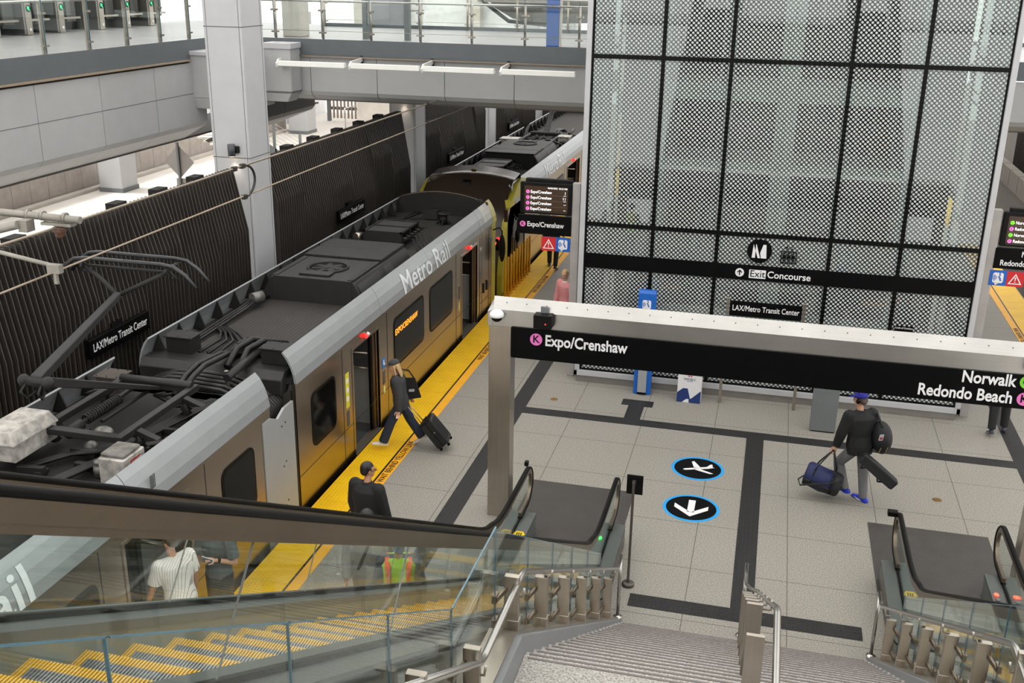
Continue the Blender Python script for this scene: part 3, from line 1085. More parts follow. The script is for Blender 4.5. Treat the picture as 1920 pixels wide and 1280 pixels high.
def body(t, y0, y1, doors, windows, seams, cab=None):
    wall_side(t, XO, y0, y1, doors, 1)
    wall_side(t, XI, y0, y1, [], -1)
    MB().box(XI + .06, XO - .06, y0, y1, -0.12, -0.06).build('car_floor', mat('car_floor_vinyl', (70, 74, 78), 0.6), t)
    MB().box(XI + .05, XO - .05, y0, y1, 2.15, 2.24).build('roof_deck', ROOFF, t)
    if y0 > 5:
        MB().box(XI + .10, XO - .10, y0 + .3, y1 - .2, 2.24, 2.27).build('roof_ribs', ROOFM, t)
    m = MB()
    for a, c in doors:
        m.box(XI + .07, XI + .1, a - 2, c + 2, 0, 2.1)
        m.box(XO - 1.0, XO - .9, c + .1, c + .14, 0, 1.2)
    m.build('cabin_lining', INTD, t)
    for a, c in doors:
        MB().box(XO - .75, XO - .12, c + .02, c + .06, 0.02, 1.12).build('cabin_partition', INTG, t)
        MB().box(XO - 1.8, XO - 1.2, c - .35, c + .1, 0.02, 0.9).build('cabin_partition', INTG, t)
        MB().cyl((XO - .7, a + .2, 0), (XO - .7, a + .2, 2.1), 0.017, 8).build('grab_pole', STEEL, t)
        MB().cyl((XO - .8, c - .1, 1.18), (XO - .1, c - .1, 1.18), 0.017, 8).build('grab_pole', STEEL, t)
        MB().cyl((XO - .95, c - .3, 1.55), (XO - .1, c - .3, 1.55), 0.015, 8).build('grab_pole', STEEL, t)
    MB().box(XC - .12, XC + .12, y0 + .4, y1 - .4, 2.08, 2.11).build('ceiling_lamp', mat('cabin_lamp', (255, 244, 224), emit=2.2), t)
    for a, c in doors:
        doorway(t, a, c)
    for w in windows:
        window(t, *w)
    fairing(t, XO, 1, y0, y1, seams)
    fairing(t, XI, -1, y0, y1)
    # panel seam along the wall
    m = MB()
    m.box(XO, XO + .004, y0, y1, 0.60, 0.608)
    for d in doors:
        m.box(XO, XO + .004, d[0] - .46, d[0] - .452, -0.1, 2.1)
        m.box(XO, XO + .004, d[1] + .452, d[1] + .46, -0.1, 2.1)
    m.build('wall_seams', SOOT2, t)


def ac_unit(t, y0, y1, flip=False):
    xa, xb, z0, z1 = XC - .80, XC + .80, 2.26, 2.74
    L = y1 - y0
    m = MB()
    m.hexa([(xa, y0, z0), (xb, y0, z0), (xb, y1, z0), (xa, y1, z0)], [(xa + .02, y0 + .02, z1), (xb - .02, y0 + .02, z1), (xb - .02, y1 - .04, z1), (xa + .02, y1 - .04, z1)])
    for s in (-1, 1):
        xx = xb if s > 0 else xa
        m.hexa([(xx, y0, z0), (xx + s * .26, y0, z0), (xx + s * .26, y1, z0), (xx, y1, z0)], [(xx - s * .03, y0 + .02, z1 - .03), (xx + s * .02, y0 + .02, z1 - .03), (xx + s * .02, y1 - .05, z1 - .03), (xx - s * .03, y1 - .05, z1 - .03)])
    u = m.build('air_conditioner', SOOT2, t, 0.012)
    ya, yb = (y0 + L * .52, y1) if not flip else (y0, y0 + L * .48)
    MB().box(xa + .0, xb - .0, ya, ya + (yb - ya) * .48, z1, z1 + .045).build('cover_plate', SOOT2, u, 0.008)
    MB().box(xa + .0, xb - .0, ya + (yb - ya) * .5, yb - .04, z1, z1 + .045).build('cover_plate', SOOT2, u, 0.008)
    yf = y0 + L * .27 if not flip else y1 - L * .27
    m = MB()
    m.lathe([(0.40, 0.0), (0.40, 0.03), (0.36, 0.03), (0.35, 0.004), (0.36, 0.0)], (XC, yf, z1), 32)
    m.build('fan_ring', SOOT, u)
    MB().lathe([(.355, .002), (.355, .006), (0, .006)], (XC, yf, z1), 28).build('fan_shade_disc', BLACK, u)  # flat black disc stands in for the shade of the open fan hole
    m = MB()
    for k in range(7):
        a = k * 2 * pi / 7
        m.cb((XC + .17 * cos(a), yf + .17 * sin(a), z1 + .009), (.26, .10, .004), Matrix.Rotation(a, 3, 'Z') @ Matrix.Rotation(.05, 3, 'X'))
    m.cyl((XC, yf, z1), (XC, yf, z1 + .02), .06, 12)
    m.build('fan', SOOT, u)
    yp = y0 + .16 if not flip else y1 - .5
    MB().box(XC - .32, XC + .28, yp, yp + .24, z1, z1 + .04).build('raised_plate', SOOT2, u, 0.006)
    for s in (-1, 1):
        xg = XC + s * .74
        MB().box(xg - .05, xg + .05, y0 + .05, y0 + L * .5, z1, z1 + .012).build('trim_strip', SOOT, u)
    for s in (-1, 1):
        xx = xb if s > 0 else xa
        m = MB()
        for r in range(2):
            a0, a1 = (y0 + .12, y0 + L * .42) if r == 0 else (y0 + L * .5, y0 + L * .64)
            m.hexa([(xx + s * .245, a0, z0 + .06), (xx + s * .245, a1, z0 + .06), (xx + s * .225, a1, z0 + .06), (xx + s * .225, a0, z0 + .06)],
                   [(xx + s * .055, a0, z1 - .09), (xx + s * .055, a1, z1 - .09), (xx + s * .035, a1, z1 - .09), (xx + s * .035, a0, z1 - .09)])
        m.build('side_grille', GRILLE, u)
    m = MB()
    for k in range(9):
        for s in (-1, 1):
            m.ball((XC + s * .77, y0 + .1 + k * (L - .2) / 8, z1 + .004), .014, 6, 4)
    for k in range(6):
        m.ball((XC - .6 + k * .24, y0 + L * .51, z1 + .006), .014, 6, 4)
    m.build('bolts', SOOT, u)
    return u


def resistor_box(t, y0, y1):
    xa, xb, z0, z1 = XC - .68, XC + .22, 2.38, 2.62
    m = MB()
    for y in (y0, (y0 + y1) / 2 - .03, y1 - .06):
        m.box(xa, xb, y, y + .06, z0, z1 + .02)
    for x in (xa, xb - .05):
        m.box(x, x + .05, y0, y1, z1 - .02, z1 + .02)
        m.box(x, x + .05, y0, y1, z0, z0 + .04)
    m.box(xa + .04, xb - .04, y0 + .02, y1 - .02, z0, z0 + .03)
    for x in (xa + .1, xb - .15):
        for y in (y0 + .1, y1 - .16):
            m.box(x, x + .05, y, y + .05, 2.26, z0)
    u = m.build('resistor_frame', SOOT2, t)
    MB().box(xa + .05, xb - .05, y0 + .06, y1 - .06, z1 - .03, z1).build('top_grille', GRILLE, u)
    m = MB()
    for k in range(5):
        m.box(xa + .05, xb - .05, y0 + .004, y0 + .02, z0 + .03 + k * .04, z0 + .05 + k * .04)
    for k in range(16):
        m.box(xa + .06 + k * .052, xa + .075 + k * .052, y0 + .002, y0 + .018, z0 + .02, z1 - .01)
    m.build('front_grille', SOOT, u)
    m = MB()
    for k in range(6):
        yy = y0 + .05 + k * (y1 - y0 - .1) / 5
        m.cyl((xb, yy, 2.5), (xb + .12, yy, 2.5), .035, 8)
        m.tube([(xb + .1, yy, 2.5), (xb + .26, yy - .05, 2.52), (xb + .34, yy - .12, 2.36), (xb + .42, yy - .2, 2.3)], .012, 6)
    m.build('terminals', SOOT, u)
    return u


def roof_cables(t, paths, r=.022, name='roof_cable'):
    for p in paths:
        MB().tube(p, r, 7).build(name, CABLE, t)


def equip_box(t, c, d, m, name='equipment_box', rim=True):
    b_ = MB().cb(c, d)
    o = b_.build(name, m, t, 0.01)
    if rim:
        MB().cb((c[0], c[1], c[2] + d[2] / 2 + .012), (d[0] + .05, d[1] + .05, .024)).build('lid', m, o, 0.006)
        bm_ = MB()
        for sx in (-1, 0, 1):
            for sy in (-1, 1):
                bm_.ball((c[0] + sx * (d[0] / 2 - .02), c[1] + sy * (d[1] / 2 - .01), c[2] + d[2] / 2 + .026), .013, 6, 4)
        bm_.build('bolts', SOOT, o)
    return o


def curve_letters(t, y, body_, size):
    """big letters following the folded fairing: split where the panel folds"""
    cu = bpy.data.curves.new('lettering', 'FONT')
    cu.body = body_
    cu.size = size
    cu.offset = 0.012 * size
    cu.resolution_u = 4
    tmp = bpy.data.objects.new('tmp', cu)
    COL.objects.link(tmp)
    dg = bpy.context.evaluated_depsgraph_get()
    dg.update()
    me = bpy.data.meshes.new_from_object(tmp.evaluated_get(dg))
    bpy.data.objects.remove(tmp)
    bm = bmesh.new()
    bm.from_mesh(me)
    bmesh.ops.scale(bm, vec=(1.22, 1, 1), verts=bm.verts[:])
    prof = [(-.02, 2.17), (.005, 2.30), (.05, 2.45), (.11, 2.57), (.185, 2.66)]
    acc = [0.0]
    for (a, b), (c, d) in zip(prof[:-1], prof[1:]):
        acc.append(acc[-1] + sqrt((c - a) ** 2 + (d - b) ** 2))
    for h in acc[1:-1]:
        bmesh.ops.bisect_plane(bm, geom=bm.verts[:] + bm.edges[:] + bm.faces[:], plane_co=(0, h, 0), plane_no=(0, 1, 0))
    off = BASE.get(t.name, Vector())
    for v in bm.verts:
        h = min(max(v.co.y, 0.0), acc[-1] - 1e-4)
        k = max(i for i in range(len(acc) - 1) if acc[i] <= h + 1e-9)
        f = (h - acc[k]) / (acc[k + 1] - acc[k])
        dx = prof[k][0] + f * (prof[k + 1][0] - prof[k][0])
        z = prof[k][1] + f * (prof[k + 1][1] - prof[k][1])
        v.co = Vector((XO - dx + .006, y + v.co.x, z + .003)) - off
    bm.to_mesh(me)
    bm.free()
    me.materials.clear()
    me.materials.append(mat('fairing_white_letter', (222, 226, 228), 0.5, var=0.03))
    o = bpy.data.objects.new('lettering', me)
    COL.objects.link(o)
    o.parent = t
    BASE[o.name] = off
    return o


def joint(t, y0, y1):
    """articulation between the two bodies: ribbed bellows and grey side covers"""
    m = MB()
    for k in range(12):
        y = y0 + (y1 - y0) * (k + .5) / 12
        h = 2.22 if k % 2 else 2.14
        arc = [(XI + .25, .0), (XI + .25, 1.9), (XI + .45, 2.14), (XC - .5, h + .04), (XC, h + .06), (XC + .5, h + .04), (XO - .45, 2.14), (XO - .22, 1.9), (XO - .22, 0)]
        m.tube([(x, y, z) for x, z in arc], .035, 6)
    m.build('bellows', mat('bellows_rubber', (44, 43, 42), 0.45), t)
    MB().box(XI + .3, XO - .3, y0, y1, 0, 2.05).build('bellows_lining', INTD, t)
    m = MB()
    m.prism([(y0 - .28, -.45), (y1 - .10, -.45), (y1 - .10, 1.95), (y0 + .42, 1.95), (y0 + .2, 1.86), (y0 - .05, 1.98), (y0 - .28, 1.98)], 'x', XO - .03, XO + .012)
    m.build('side_cover', FAIR, t, 0.004)
    MB().box(XO - .02, XO - .005, y1 - .1, y1, -.45, 2.1).build('dark_gap', BLACK, t)
    m = MB()
    for yy, zz in ((y0 + .3, 1.7), (y0 + .42, 1.72), (y0 + .3, 1.05), (y0 + .38, 1.1), (y0 + .3, .4), (y0 + .38, .45)):
        m.cyl((XO + .01, yy, zz), (XO + .02, yy, zz), .014, 8)
    m.build('cover_bolts', SOOT2, t)
    MB().box(XI + .2, XI + .3, y0 - .2, y1, -.4, 2.0).build('side_cover', FAIR, t)
    # hoses bridging the joint and a steel post
    roof_cables(t, [[(XC + .1 + k * .12, y0 - .5, 2.36), (XC + .05 + k * .12, y0 - .1, 2.5), (XC + .02 + k * .12, y0 + .3, 2.54), (XC + .05 + k * .12, y1 + .1, 2.5), (XC + .1 + k * .1, y1 + .5, 2.36)] for k in range(2)], .045, 'joint_hose')
    MB().cyl((XC + .55, y0 + .2, 2.42), (XC + .5, y1 + .5, 2.46), .06, 10).build('damper', SOOT2, t)
    MB().box(XC + .48, XC + .53, y0 + .25, y0 + .31, 2.2, 2.5).build('steel_bracket', STEEL, t)


def pantograph(t, ya, yk, yh, z_head=4.5, with_head=True):
    """single arm pantograph: ya lower hinge, yk knee, yh collector head"""
    x = XC
    zb = 2.56
    base = MB()
    for s in (-1, 1):
        base.box(x + s * .55 - .05, x + s * .55 + .05, ya - 1.75, ya + .1, zb, zb + .09)
    for y in (ya - 1.75, ya - .05):
        base.box(x - .5 if y < ya - 1 else x - .5, x + .5, y, y + .12, zb + .006, zb + .084)
    p = base.build('pantograph', SOOT2, t, 0.006)
    for s in (-1, 1):
        for y in (ya - 1.4, ya - .3):
            m = MB()
            m.lathe([(.05, 0), (.08, .03), (.05, .06), (.08, .09), (.05, .12), (.08, .15), (.05, .18), (.06, .24)], (x + s * .62, y, 2.3), 12)
            m.prism([(x + s * .5, 2.52), (x + s * .9, 2.52), (x + s * .62, 2.62)], 'y', y - .05, y + .05)
            m.build('insulator', SOOT, p)
    m = MB()
    m.hexa([(x - .10, ya - .05, zb + .06), (x + .10, ya - .05, zb + .06), (x + .10, ya + .0, zb - .02), (x - .10, ya, zb - .02)],
           [(x - .08, yk, 3.62), (x + .08, yk, 3.62), (x + .08, yk - .03, 3.50), (x - .08, yk - .03, 3.50)])
    m.cyl((x - .55, ya, zb + .1), (x + .55, ya, zb + .1), .06, 10)
    m.build('lower_arm', SOOT2, p, 0.01)
    m = MB()
    m.cyl((x - .17, yk, 3.55), (x + .17, yk, 3.55), .05, 10)
    for s in (-1, 1):
        m.ball((x + s * .16, yk, 3.55), .075, 10, 6)
        m.tube([(x + s * .1, yk - .02, 3.55), (x + s * .12, yk - .14, 3.46), (x + s * .1, yk - .06, 3.36), (x + s * .06, yk + .06, 3.4)], .014, 6)
    m.build('knee_joint', SOOT, p)
    m = MB()
    yj = yh - .28
    zj = z_head - .42
    m.hexa([(x - .075, yk, 3.62), (x + .075, yk, 3.62), (x + .075, yk, 3.50), (x - .075, yk, 3.50)], [(x - .05, yj, zj + .06), (x + .05, yj, zj + .06), (x + .05, yj, zj - .02), (x - .05, yj, zj - .02)])
    m.build('upper_arm', SOOT2, p, 0.01)
    m = MB()
    for s in (-1, 1):
        m.tube([(x + s * .02, yj, zj + .02), (x + s * .3, yj + .12, zj + .16), (x + s * .62, yj + .2, zj + .32)], .03, 8)
    m.cyl((x - .62, yj + .2, zj + .32), (x + .62, yj + .2, zj + .32), .02, 8)
    for s in (-1, 1):
        m.tube([(x + s * .6, yh - .15, z_head - .12), (x + s * .62, yh - .1, z_head - .05), (x + s * .62, yh + .25, z_head - .05)], .022, 6)
        m.tube([(x + s * .62, yh - .05, z_head - .1), (x + s * .7, yh - .02, z_head - .2), (x + s * .6, yh + .05, z_head - .22)], .018, 6)
    m.build('head_frame', SOOT, p)
    for yy in (yh - .1, yh + .22):
        m = MB()
        pth = [(x - 1.02, yy, z_head - .28), (x - .88, yy, z_head - .12), (x - .72, yy, z_head - .02), (x - .55, yy, z_head)] + [(x + .55, yy, z_head), (x + .72, yy, z_head - .02), (x + .88, yy, z_head - .12), (x + 1.02, yy, z_head - .28)]
        m.tube(pth, .026, 8)
        m.build('contact_strip', TUBE if False else mat('carbon_strip', (66, 66, 68), 0.25, 0.6), p)
    # spring and damper on the base
    m = MB()
    pts = []
    for k in range(120):
        a = k * 2 * pi / 8
        f = k / 119
        pts.append((x - .25 + .065 * cos(a), ya - 1.25 + f * .75, zb + .02 + .065 * sin(a)))
    m.tube(pts, .014, 5)
    m.build('spring', SOOT, p)
    m = MB()
    m.cyl((x - .25, ya - 1.6, zb), (x - .25, ya - .2, zb + .05), .03, 8)
    m.cyl((x - .05, ya - 1.2, zb), (x + .0, ya - .2, zb + .04), .026, 8)
    m.cyl((x - .25, ya - 1.62, zb - .02), (x - .25, ya - 1.35, zb + .0), .075, 10)
    m.build('damper', SOOT, p)
    return p


def vehicle(name, label, A, B, base_y, cab_lo, detail=1):
    """two bodies A=(y0,y1) and B=(y0,y1) with the joint between"""
    t = thing(name, label, 'train', (XC, base_y, -1.03), 'coupled light rail trains')
    return t


# ------------------------------------------------------------------ the near train
T1 = vehicle('light_rail_train', 'near silver light rail train with raised pantograph stopped at the platform', 0, 0, 13, False)
body(T1, 1.2, 12.72, [(9.08, 10.42), (2.8, 4.1)], [(11.26, 12.18), (7.05, 8.55), (5.0, 6.6)], (9.35,))
body(T1, 13.58, 25.3, [(15.82, 17.04), (22.36, 23.62)], [(14.1, 15.05), (17.84, 19.62, .86, 1.86), (20.0, 21.62, .86, 1.86)], (17.2, 20.1, 23.9))
joint(T1, 12.74, 13.56)
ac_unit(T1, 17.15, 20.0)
resistor_box(T1, 21.4, 22.6)
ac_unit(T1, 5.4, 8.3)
curve_letters(T1, 18.42, 'Metro Rail', 0.58)
curve_letters(T1, 4.6, 'Metro Rail', 0.58)
# front and end of body B at the joint: dark header across the roof edge
MB().prism([(13.42, 2.02), (13.62, 2.02), (13.95, 2.36), (13.55, 2.36), (13.42, 2.26)], 'x', XI + .1, XO - .15).build('roof_header', SOOT2, T1, 0.01)
MB().box(XI + .1, XO - .1, 12.5, 12.74, 2.1, 2.24).build('roof_header', SOOT, T1)
equip_box(T1, (-8.78, 13.98, 2.48), (.44, .3, .26), SOOT)
equip_box(T1, (-7.12, 13.92, 2.48), (.44, .3, .24), SOOT)
equip_box(T1, (-7.72, 14.3, 2.4), (.40, .26, .18), SOOT)
equip_box(T1, (-8.86, 12.22, 2.47), (.36, .3, .24), mat('rusty_grey_box', (74, 66, 62), 0.7, var=0.3))
# grimy white casings around the pantograph
w1 = equip_box(T1, (-8.72, 10.05, 2.55), (.5, .8, .22), GRIME, 'white_casing', False)
MB().hexa([(-9.0, 9.62, 2.66), (-8.44, 9.62, 2.66), (-8.44, 10.48, 2.66), (-9.0, 10.48, 2.66)], [(-8.93, 9.68, 2.82), (-8.52, 9.68, 2.82), (-8.52, 10.42, 2.82), (-8.93, 10.42, 2.82)]).build('cover', GRIME, w1, 0.02, 2)
w2 = equip_box(T1, (-7.2, 9.92, 2.46), (.34, .44, .36), GRIME, 'white_box', False)
MB().box(-7.36, -7.05, 9.74, 10.1, 2.64, 2.69).build('lid', mat('grimy_grey', (110, 107, 103), 0.6, var=0.4, scale=9), w2, 0.015)
REDM = mat('red_warning', (178, 36, 34), 0.5)
plate('warning_label', rrect(-.1, .1, -.035, .035, .006), face_m((-7.03, 9.94, 2.55), (0, 1, 0), (0, 0, 1)), 0.004, REDM, w2)
text('DANGER', 0.05, TXT, w2, face_m((-7.025, 9.96, 2.55), (0, 1, 0), (0, 0, 1)), align='CENTER', depth=.001)
pantograph(T1, 12.0, 9.65, 11.65)
random.seed(3)
for x, y in ((-8.5, 10.9), (-8.05, 10.35), (-7.75, 10.0), (-7.45, 10.6), (-7.3, 11.2), (-7.1, 10.9), (-7.4, 11.9), (-8.35, 9.75), (-7.9, 9.5)):
    a = random.uniform(-.2, .2)
    m = MB()
    m.cb((x, y, 2.33), (.34, .07, .10), Matrix.Rotation(a, 3, 'Z'))
    m.cb((x + .1, y + .05, 2.29), (.1, .16, .06))
    m.build('cable_clamp', SOOT, T1, 0.005)

paths = []
for k in range(4):
    paths.append([(-8.5 + k * .03, 9.8, 2.34), (-8.2 + k * .03, 10.2, 2.36), (-7.9 + k * .05, 10.4, 2.36), (-7.65 + k * .05, 10.9, 2.36), (-7.5 + k * .05, 11.6, 2.36), (-7.3 + k * .05, 12.2, 2.4)])
for k in range(4):
    paths.append([(-8.0 + k * .04, 9.2, 2.33), (-7.9 + k * .04, 9.6, 2.36), (-7.75 + k * .04, 10.1, 2.36), (-7.55 + k * .04, 10.6, 2.36), (-7.2 + k * .03, 11.0, 2.33)])
for k in range(2):
    paths.append([(-8.1 + k * .12, 12.3, 2.36), (-8.0 + k * .1, 11.9, 2.5), (-7.6 + k * .1, 11.8, 2.42), (-7.2 + k * .1, 12.3, 2.34)])
for k in range(3):
    paths.append([(-9.02 + k * .07, 14.2, 2.31), (-9.03 + k * .07, 15.6, 2.33), (-9.0 + k * .06, 16.3, 2.36), (-8.95 + k * .05, 16.6, 2.42), (-9.02 + k * .06, 17.2, 2.33)])
for k in range(5):
    paths.append([(-8.6 + k * .16, 14.1, 2.3), (-8.5 + k * .12, 14.6, 2.36), (-8.7 + k * .08, 15.0, 2.34), (-8.96 + k * .05, 15.3, 2.32)])
roof_cables(T1, paths, .024)
roof_cables(T1, [[(-7.72 + k * .2, 13.4, 2.4), (-7.75 + k * .18, 13.8, 2.56), (-7.7 + k * .2, 14.2, 2.58), (-7.5 + k * .2, 14.6, 2.42)] for k in range(2)], .05, 'roof_hose')
m = MB()
m.lathe([(.07, 0), (.07, .12), (.045, .13), (.06, .16), (.06, .2), (0, .22)], (-7.55, 9.95, 2.27), 14)
m.lathe([(.09, 0), (.09, .06), (.06, .1), (0, .12)], (-8.05, 10.5, 2.3), 14)
m.ball((-7.8, 10.45, 2.6), (.13, .1, .07), 12, 8)
m.build('insulator_caps', mat('worn_metal_cap', (120, 118, 114), 0.4, 0.5), T1)
# rear parapet, boxes and lamp at the cab end
m = MB()
arc = []
for k in range(13):
    f = k / 12
    x = XI + .12 + f * (XO - XI - .24)
    arc.append((x, 2.62 + .22 * (1 - (2 * f - 1) ** 2)))
pr = [(arc[0][0], 2.2)] + arc + [(arc[-1][0], 2.2)]
m.prism(pr, 'y', 24.95, 25.05)
m.build('rear_parapet', SOOT, T1)
m = MB()
m.tube([(x, 25.0, z + .01) for x, z in arc], .03, 6)
m.build('parapet_rim', BROWN, T1)
for yy in (24.45,):
    m = MB()
    m.hexa([(-8.3, yy - .15, 2.3), (-7.9, yy - .15, 2.3), (-7.9, yy + .15, 2.3), (-8.3, yy + .15, 2.3)], [(-8.26, yy - .13, 2.5), (-7.94, yy - .13, 2.5), (-7.94, yy + .13, 2.5), (-8.26, yy + .13, 2.5)])
    m.build('equipment_box', SOOT, T1)
    m = MB()
    m.cyl((-7.65, 24.0, 2.28), (-7.65, 24.0, 2.52), .09, 12)
    m.cyl((-7.65, 24.0, 2.52), (-7.65, 24.0, 2.55), .16, 12)
    for a in range(4):
        m.cyl((-7.65 + .18 * cos(a * pi / 2), 24.0 + .18 * sin(a * pi / 2), 2.27), (-7.65, 24.0, 2.45), .02, 6)
    m.build('antenna_base', SOOT, T1)
m = MB()
m.box(-7.05, -6.93, 24.7, 24.9, 2.62, 2.76)
m.cyl((-7.1, 24.5, 2.45), (-6.95, 24.9, 2.45), .11, 12)
m.build('horn', SOOT, T1)
roof_cables(T1, [[(-9.0, 22.8, 2.3), (-8.8, 23.6, 2.33), (-8.5, 24.1, 2.4), (-8.35, 24.3, 2.46)], [(-8.9, 22.6, 2.3), (-8.7, 23.5, 2.33), (-8.6, 24.0, 2.4), (-8.5, 24.4, 2.42)]], .03)
MB().cyl((-8.95, 21.55, 2.42), (-8.88, 21.7, 2.42), .1, 12).build('round_valve', STEEL, T1)
MB().cyl((-8.92, 16.55, 2.45), (-8.82, 16.75, 2.45), .1, 12).build('round_valve', mat('worn_metal_cap', 0), T1)
# yellow cab corner, white dotted patch, mirror
MB().box(XO - .02, XO + .006, 24.98, 25.32, -0.4, 2.15).build('cab_corner', YCAB, T1)
MB().prism([(XO + .03, 2.14), (XO + .002, 2.31), (XO - .05, 2.46), (XO - .12, 2.59), (XO - .19, 2.68), (XO - .22, 2.66), (XO - .06, 2.2)], 'y', 25.02, 25.34).build('cab_corner', YCAB, T1)
PATCH = mat('pale_dotted_patch', (214, 212, 204), 0.5)
MB().prism([(XO + .002, 2.30), (XO - .045, 2.455), (XO - .105, 2.575), (XO - .182, 2.668), (XO - .186, 2.662), (XO - .11, 2.57), (XO - .05, 2.45), (XO - .005, 2.30)], 'y', 24.3, 25.0).build('pale_patch', PATCH, T1)
m = MB()
m.tube([(XO, 25.1, 1.95), (XO + .14, 25.2, 2.0), (XO + .2, 25.25, 1.9), (XO + .2, 25.25, 1.8)], .018, 6)
m.ball((XO + .2, 25.26, 1.45), (.09, .07, .36), 12, 8)
m.build('mirror', BLACK, T1)
m = MB()
m.box(XO + .0, XO + .05, 24.75, 24.86, 1.72, 1.84)
m.build('side_camera', GREYMET, T1)
M = face_m((XO + .002, 23.95, 1.72), (0, 1, 0), (0, 0, 1))
plate('logo_disc', disc(.1, 24), M, .003, TRAINM, T1)
text('M', .15, TXT, T1, face_m((XO + .006, 23.95, 1.72), (0, 1, 0), (0, 0, 1)), align='CENTER', weight=.03)
text('8', .13, TXT, T1, face_m((XO + .008, 25.16, 1.1), (0, 1, 0), (0, 0, 1)), align='CENTER')
# cab door outline and handle
m = MB()
for a in (23.88, 24.7):
    m.box(XO, XO + .005, a, a + .01, .0, 2.05)
m.box(XO, XO + .005, 23.88, 24.7, .35, .36)
for a in (24.2, 24.5):
    m.box(XO, XO + .03, a, a + .03, .55, .8)
m.build('cab_door_lines', SOOT, T1)
MB().box(XI + .1, XO - .04, 25.2, 25.3, -0.4, 2.3).build('cab_end', BROWN, T1)
# stickers beside the door
def side_sign(y0, y1, z0, z1, m_, name='side_sticker'):
    return plate(name, rrect(y0, y1, z0, z1, .012), face_m((XO, 0, 0), (0, 1, 0), (0, 0, 1)), .004, m_, T1)
s1 = side_sign(15.47, 15.62, 0.98, 1.62, mat('sticker_yellow', (222, 214, 60), 0.5))
for z in (1.15, 1.31, 1.48):
    plate('white_disc', disc(.05, 16, 15.545, z), face_m((XO + .004, 0, 0), (0, 1, 0), (0, 0, 1)), .002, TXT, s1)
s2 = side_sign(15.49, 15.6, 0.64, 0.92, mat('button_panel', (40, 60, 84), 0.3), 'button_panel')
s3 = side_sign(17.2, 17.36, 1.08, 1.28, mat('access_blue', (28, 116, 200), 0.5))
plate('wheelchair_mark', tr([(-.02, .06), (.02, .06), (.02, .0), (.05, 0), (.06, -.06), (.03, -.06), (.02, -.03), (-.03, -.03)], 1, 0, 17.28, 1.18), face_m((XO + .004, 0, 0), (0, 1, 0), (0, 0, 1)), .002, TXT, s3)
side_sign(17.23, 17.34, .76, 1.02, mat('button_panel', 0), 'button_panel')
side_sign(17.24, 17.33, .58, .72, mat('sticker_pale_yellow', (224, 220, 130), 0.5))
side_sign(22.1, 22.2, 1.0, 1.3, mat('button_panel', 0), 'button_panel')
side_sign(22.1, 22.2, .72, .92, mat('sticker_pale_yellow', 0))
side_sign(23.85, 23.95, .9, 1.2, mat('button_panel', 0), 'button_panel')
# amber destination display in the window
text('EXPO/CRENSHAW', .17, AMB, T1, face_m((XO + .013, 18.55, 1.56), (0, 1, 0), (0, 0, 1)), align='CENTER', sx=.92, weight=.004, depth=.001)
# perforated vent disc on the near fairing, grey dot
m = MB()
for k in range(9):
    for j in range(4):
        m.cyl((XO + .0, 9.75 + .028 * (j - 1.5), 2.32 + .02 * k), (XO + .004, 9.75 + .028 * (j - 1.5), 2.33 + .02 * k), .007, 6)
m.build('vent_holes', SOOT, T1)

# ------------------------------------------------------------------ the second train
T2 = vehicle('light_rail_train', 'second light rail train with brown and yellow cab, coupled behind the near one', 0, 0, 32, True)
body(T2, 27.4, 38.6, [(34.7, 36.9)], [(30.6, 32.2, .86, 1.86), (32.5, 34.1, .86, 1.86)], (29.6, 33.5))
body(T2, 39.5, 51, [(42, 43.3)], [], (44,))
joint(T2, 38.62, 39.48)
resistor_box(T2, 30.2, 31.5)
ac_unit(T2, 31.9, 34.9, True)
pantograph(T2, 37.2, 38.6, 38.3, 4.0)
curve_letters(T2, 31.3, 'Metro Rail', 0.58)
equip_box(T2, (-8.9, 35.5, 2.5), (.6, .5, .35), GRIME, 'white_casing')
equip_box(T2, (-7.2, 36.6, 2.5), (.4, .5, .35), GRIME, 'white_box')
for k in range(7):
    equip_box(T2, (-8.9 + .3 * k, 36.2 + .4 * (k % 3), 2.45), (.36, .3, .22), SOOT, rim=False)
MB().box(XI + .2, XO - .2, 46.5, 50, 2.25, 2.9).build('roof_housing', SOOT, T2)
MB().cyl((-8.95, 29.7, 2.42), (-8.88, 29.9, 2.42), .1, 12).build('round_valve', STEEL, T2)
# raked cab: dark brown front with yellow side wings
m = MB()
rings = []
for k, (dy, z) in enumerate(((0.0, -.45), (0.0, .55), (.05, 1.0), (.30, 1.6), (.62, 2.05), (1.0, 2.45), (1.5, 2.72), (2.3, 2.80), (2.5, 2.5))):
    row = []
    for i in range(13):
        f = i / 12
        x = XI + .12 + f * (XO - XI - .24)
        bulge = (1 - (2 * f - 1) ** 2)
        zz = z + (0.16 * bulge if k >= 6 else 0.05 * bulge * (k / 6))
        row.append((x, 26.15 + dy - .22 * bulge * (1 if k < 7 else 0), zz if k < 8 else 2.25))
    rings.append(row)
m.loft(rings, False, True, False)
m.build('cab_front', BROWN, T2)
for s, x in ((1, XO), (-1, XI)):
    pr = [(26.05, -.45), (26.95, -.45), (26.98, .6), (27.1, 1.45), (27.5, 1.95), (28.6, 2.17), (28.6, 2.66), (27.7, 2.62), (27.0, 2.32), (26.5, 1.7), (26.2, 1.0), (26.05, .5)]
    m = MB()
    m.hexa([(x, y, z) for y, z in pr], [(x - s * (.2 if z > 2.3 else .14), y, z) for y, z in pr])
    m.build('yellow_wing', YCAB, T2)
MB().box(XO - .1, XO, 26.6, 28.6, -.45, 2.15).build('cab_side', TRAINM, T2)
plate('cab_window', rrect(27.15, 28.4, .5, 1.7, .2), face_m((XO, 0, 0), (0, 1, 0), (0, 0, 1)), .012, WIN, T2)
